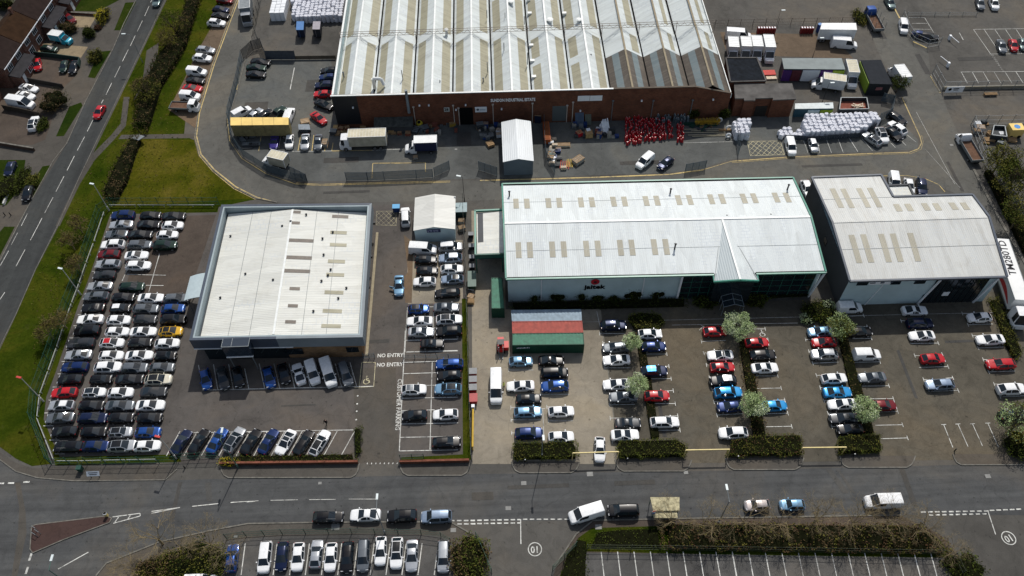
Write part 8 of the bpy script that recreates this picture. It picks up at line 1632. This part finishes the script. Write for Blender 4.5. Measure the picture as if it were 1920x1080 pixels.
hedge([(418, 861), (470, 858), (560, 857), (668, 855), (670, 867), (416, 870)], 1.0, [G_DARK, G_MID, BRR, G_MID], 'dark mixed hedge behind the low red wall', 30, .2); bush(430, 866, 1.9, .8, 1.2, [YLW, G_OLV], 'bright yellow shrub at the left end of the red wall', n=700, s=.18); hedge([(666, 808), (676, 806), (677, 850), (668, 855)], 1.3, [G_DARK, G_MID], 'narrow upright hedge at the end of the slanted row', 34, .2)
area('grass_strip', [(866, 560), (876, 560), (884, 862), (752, 868), (752, 858), (868, 852)], m_grass, .02)
bush(372, 1052, 4.4, 3.4, 2.6, [G_OLV, G_MID, G_DARK], 'large olive bush at the bottom left beside the blue car', n=2600, s=.28, lobes=7); bush(322, 1056, 2.8, 2.4, 1.9, [G_OLV, BRN, G_MID], 'smaller brownish bush in the middle of the bottom left planting', n=1200, s=.26, lobes=6); bush(285, 1072, 3.0, 2.2, 1.7, [G_OLV, G_DARK, BRN], 'olive bush at the bottom edge left of the big bush', n=1600, s=.3); bush(880, 1048, 3.2, 4.0, 2.4, [G_OLV, BRN, G_MID], 'grey olive bush beside the left green gate leaf', n=2600, s=.28, lobes=7)
hedge([(1118, 1000), (1160, 994), (1235, 992), (1240, 1028), (1105, 1028)], .6, [G_MID, G_DARK, G_MID], 'low green bank above the empty bottom lot', 18, .22, 'ground_ivy', 'planting'); hedge([(1238, 985), (1400, 986), (1560, 988), (1720, 990), (1762, 1012), (1780, 1040), (1500, 1034), (1240, 1030)], 1.4, [BRN, BRR, G_OLV, BRN], 'dense brown scrub bank above the empty bottom lot', 20, .28, 'scrub_bank', 'scrub', None, .35); bush(1808, 1062, 3.4, 2.6, 1.4, [G_MID, G_DARK], 'green bush at the right end of the brown scrub'); hedge([(1062, 1040), (1085, 1010), (1100, 1014), (1098, 1090), (1050, 1090)], .5, [G_MID, G_DARK], 'green bank beside the right gate leaf', 18, .22, 'ground_ivy', 'planting')
for x_, y_, h, r_, l in ((1880, 295, 7, 3.2, 'tall olive conifer behind the pallet yard fence'), (1905, 340, 7.5, 3.6, 'olive conifer right of the galvanised fence'), (1915, 400, 7, 3.4, 'olive conifer low on the right edge'), (1897, 320, 6, 2.5, 'smaller conifer between two olive conifers')): tree(x_, y_, h, r_, [G_MID, G_OLV, G_DARK], l, 3000, .3, name='conifer', group='conifers at the right edge')
hedge([(1840, 318), (1850, 316), (1885, 372), (1930, 440), (1930, 500), (1900, 440), (1870, 380)], 1.2, [G_DARK, BRR, G_DARK], 'dark hedge bank between the east road and the steel fence', 16, .26); tree(1688, 155, 4.5, 1.9, [G_MID, G_DARK], 'green tree squeezed between dark kiosk and white box lorry', 1600, .24); bush(1612, 32, 1.6, 3.2, 1.6, [G_OLV, G_MID], 'green bush beside the lorry with upright poles'); bush(1303, 212, 1.6, 1.0, 3.2, [G_DARK, G_DARK, G_MID], 'dark ivy bush against the brick wall behind the bristle roll'); bush(1358, 212, 1.5, 1.0, 3.0, [G_DARK, G_MID], 'dark ivy bush at the right end of the brick wall')
# weeds and grass tufts
tf = MB()
for _ in range(9000):
    x_, y_ = random.choice(((random.uniform(60, 470), random.uniform(0, 860)),)); p = P(x_, y_)
    if inpoly(x_, y_, [(322, -20), (440, -20), (352, 180), (345, 255), (372, 292), (438, 355), (410, 384), (202, 390), (150, 530), (72, 758), (90, 868), (60, 870), (0, 832), (0, 665), (67, 517), (150, 350), (184, 285), (255, 135)]): leafquad(tf, (p.x, p.y, .12), .28, random.randrange(3))
tag(tf.build('grass_tufts', [G_MID, G_OLV, BRN]), None, None, None, 'stuff')
# driver's door of the car standing open in the lane
for o in [o for o in bpy.data.objects if o.get('label', '').startswith('light blue saloon standing')]:
    d = MB().bar((.55, -.88, .62), (.2, -1.75, .62), .06, .6).build('open_door', paint('light_blue', *COL['lb'][1:])); d.parent = o
for o in bpy.data.objects:
    if '_local' in o.keys(): del o['_local']
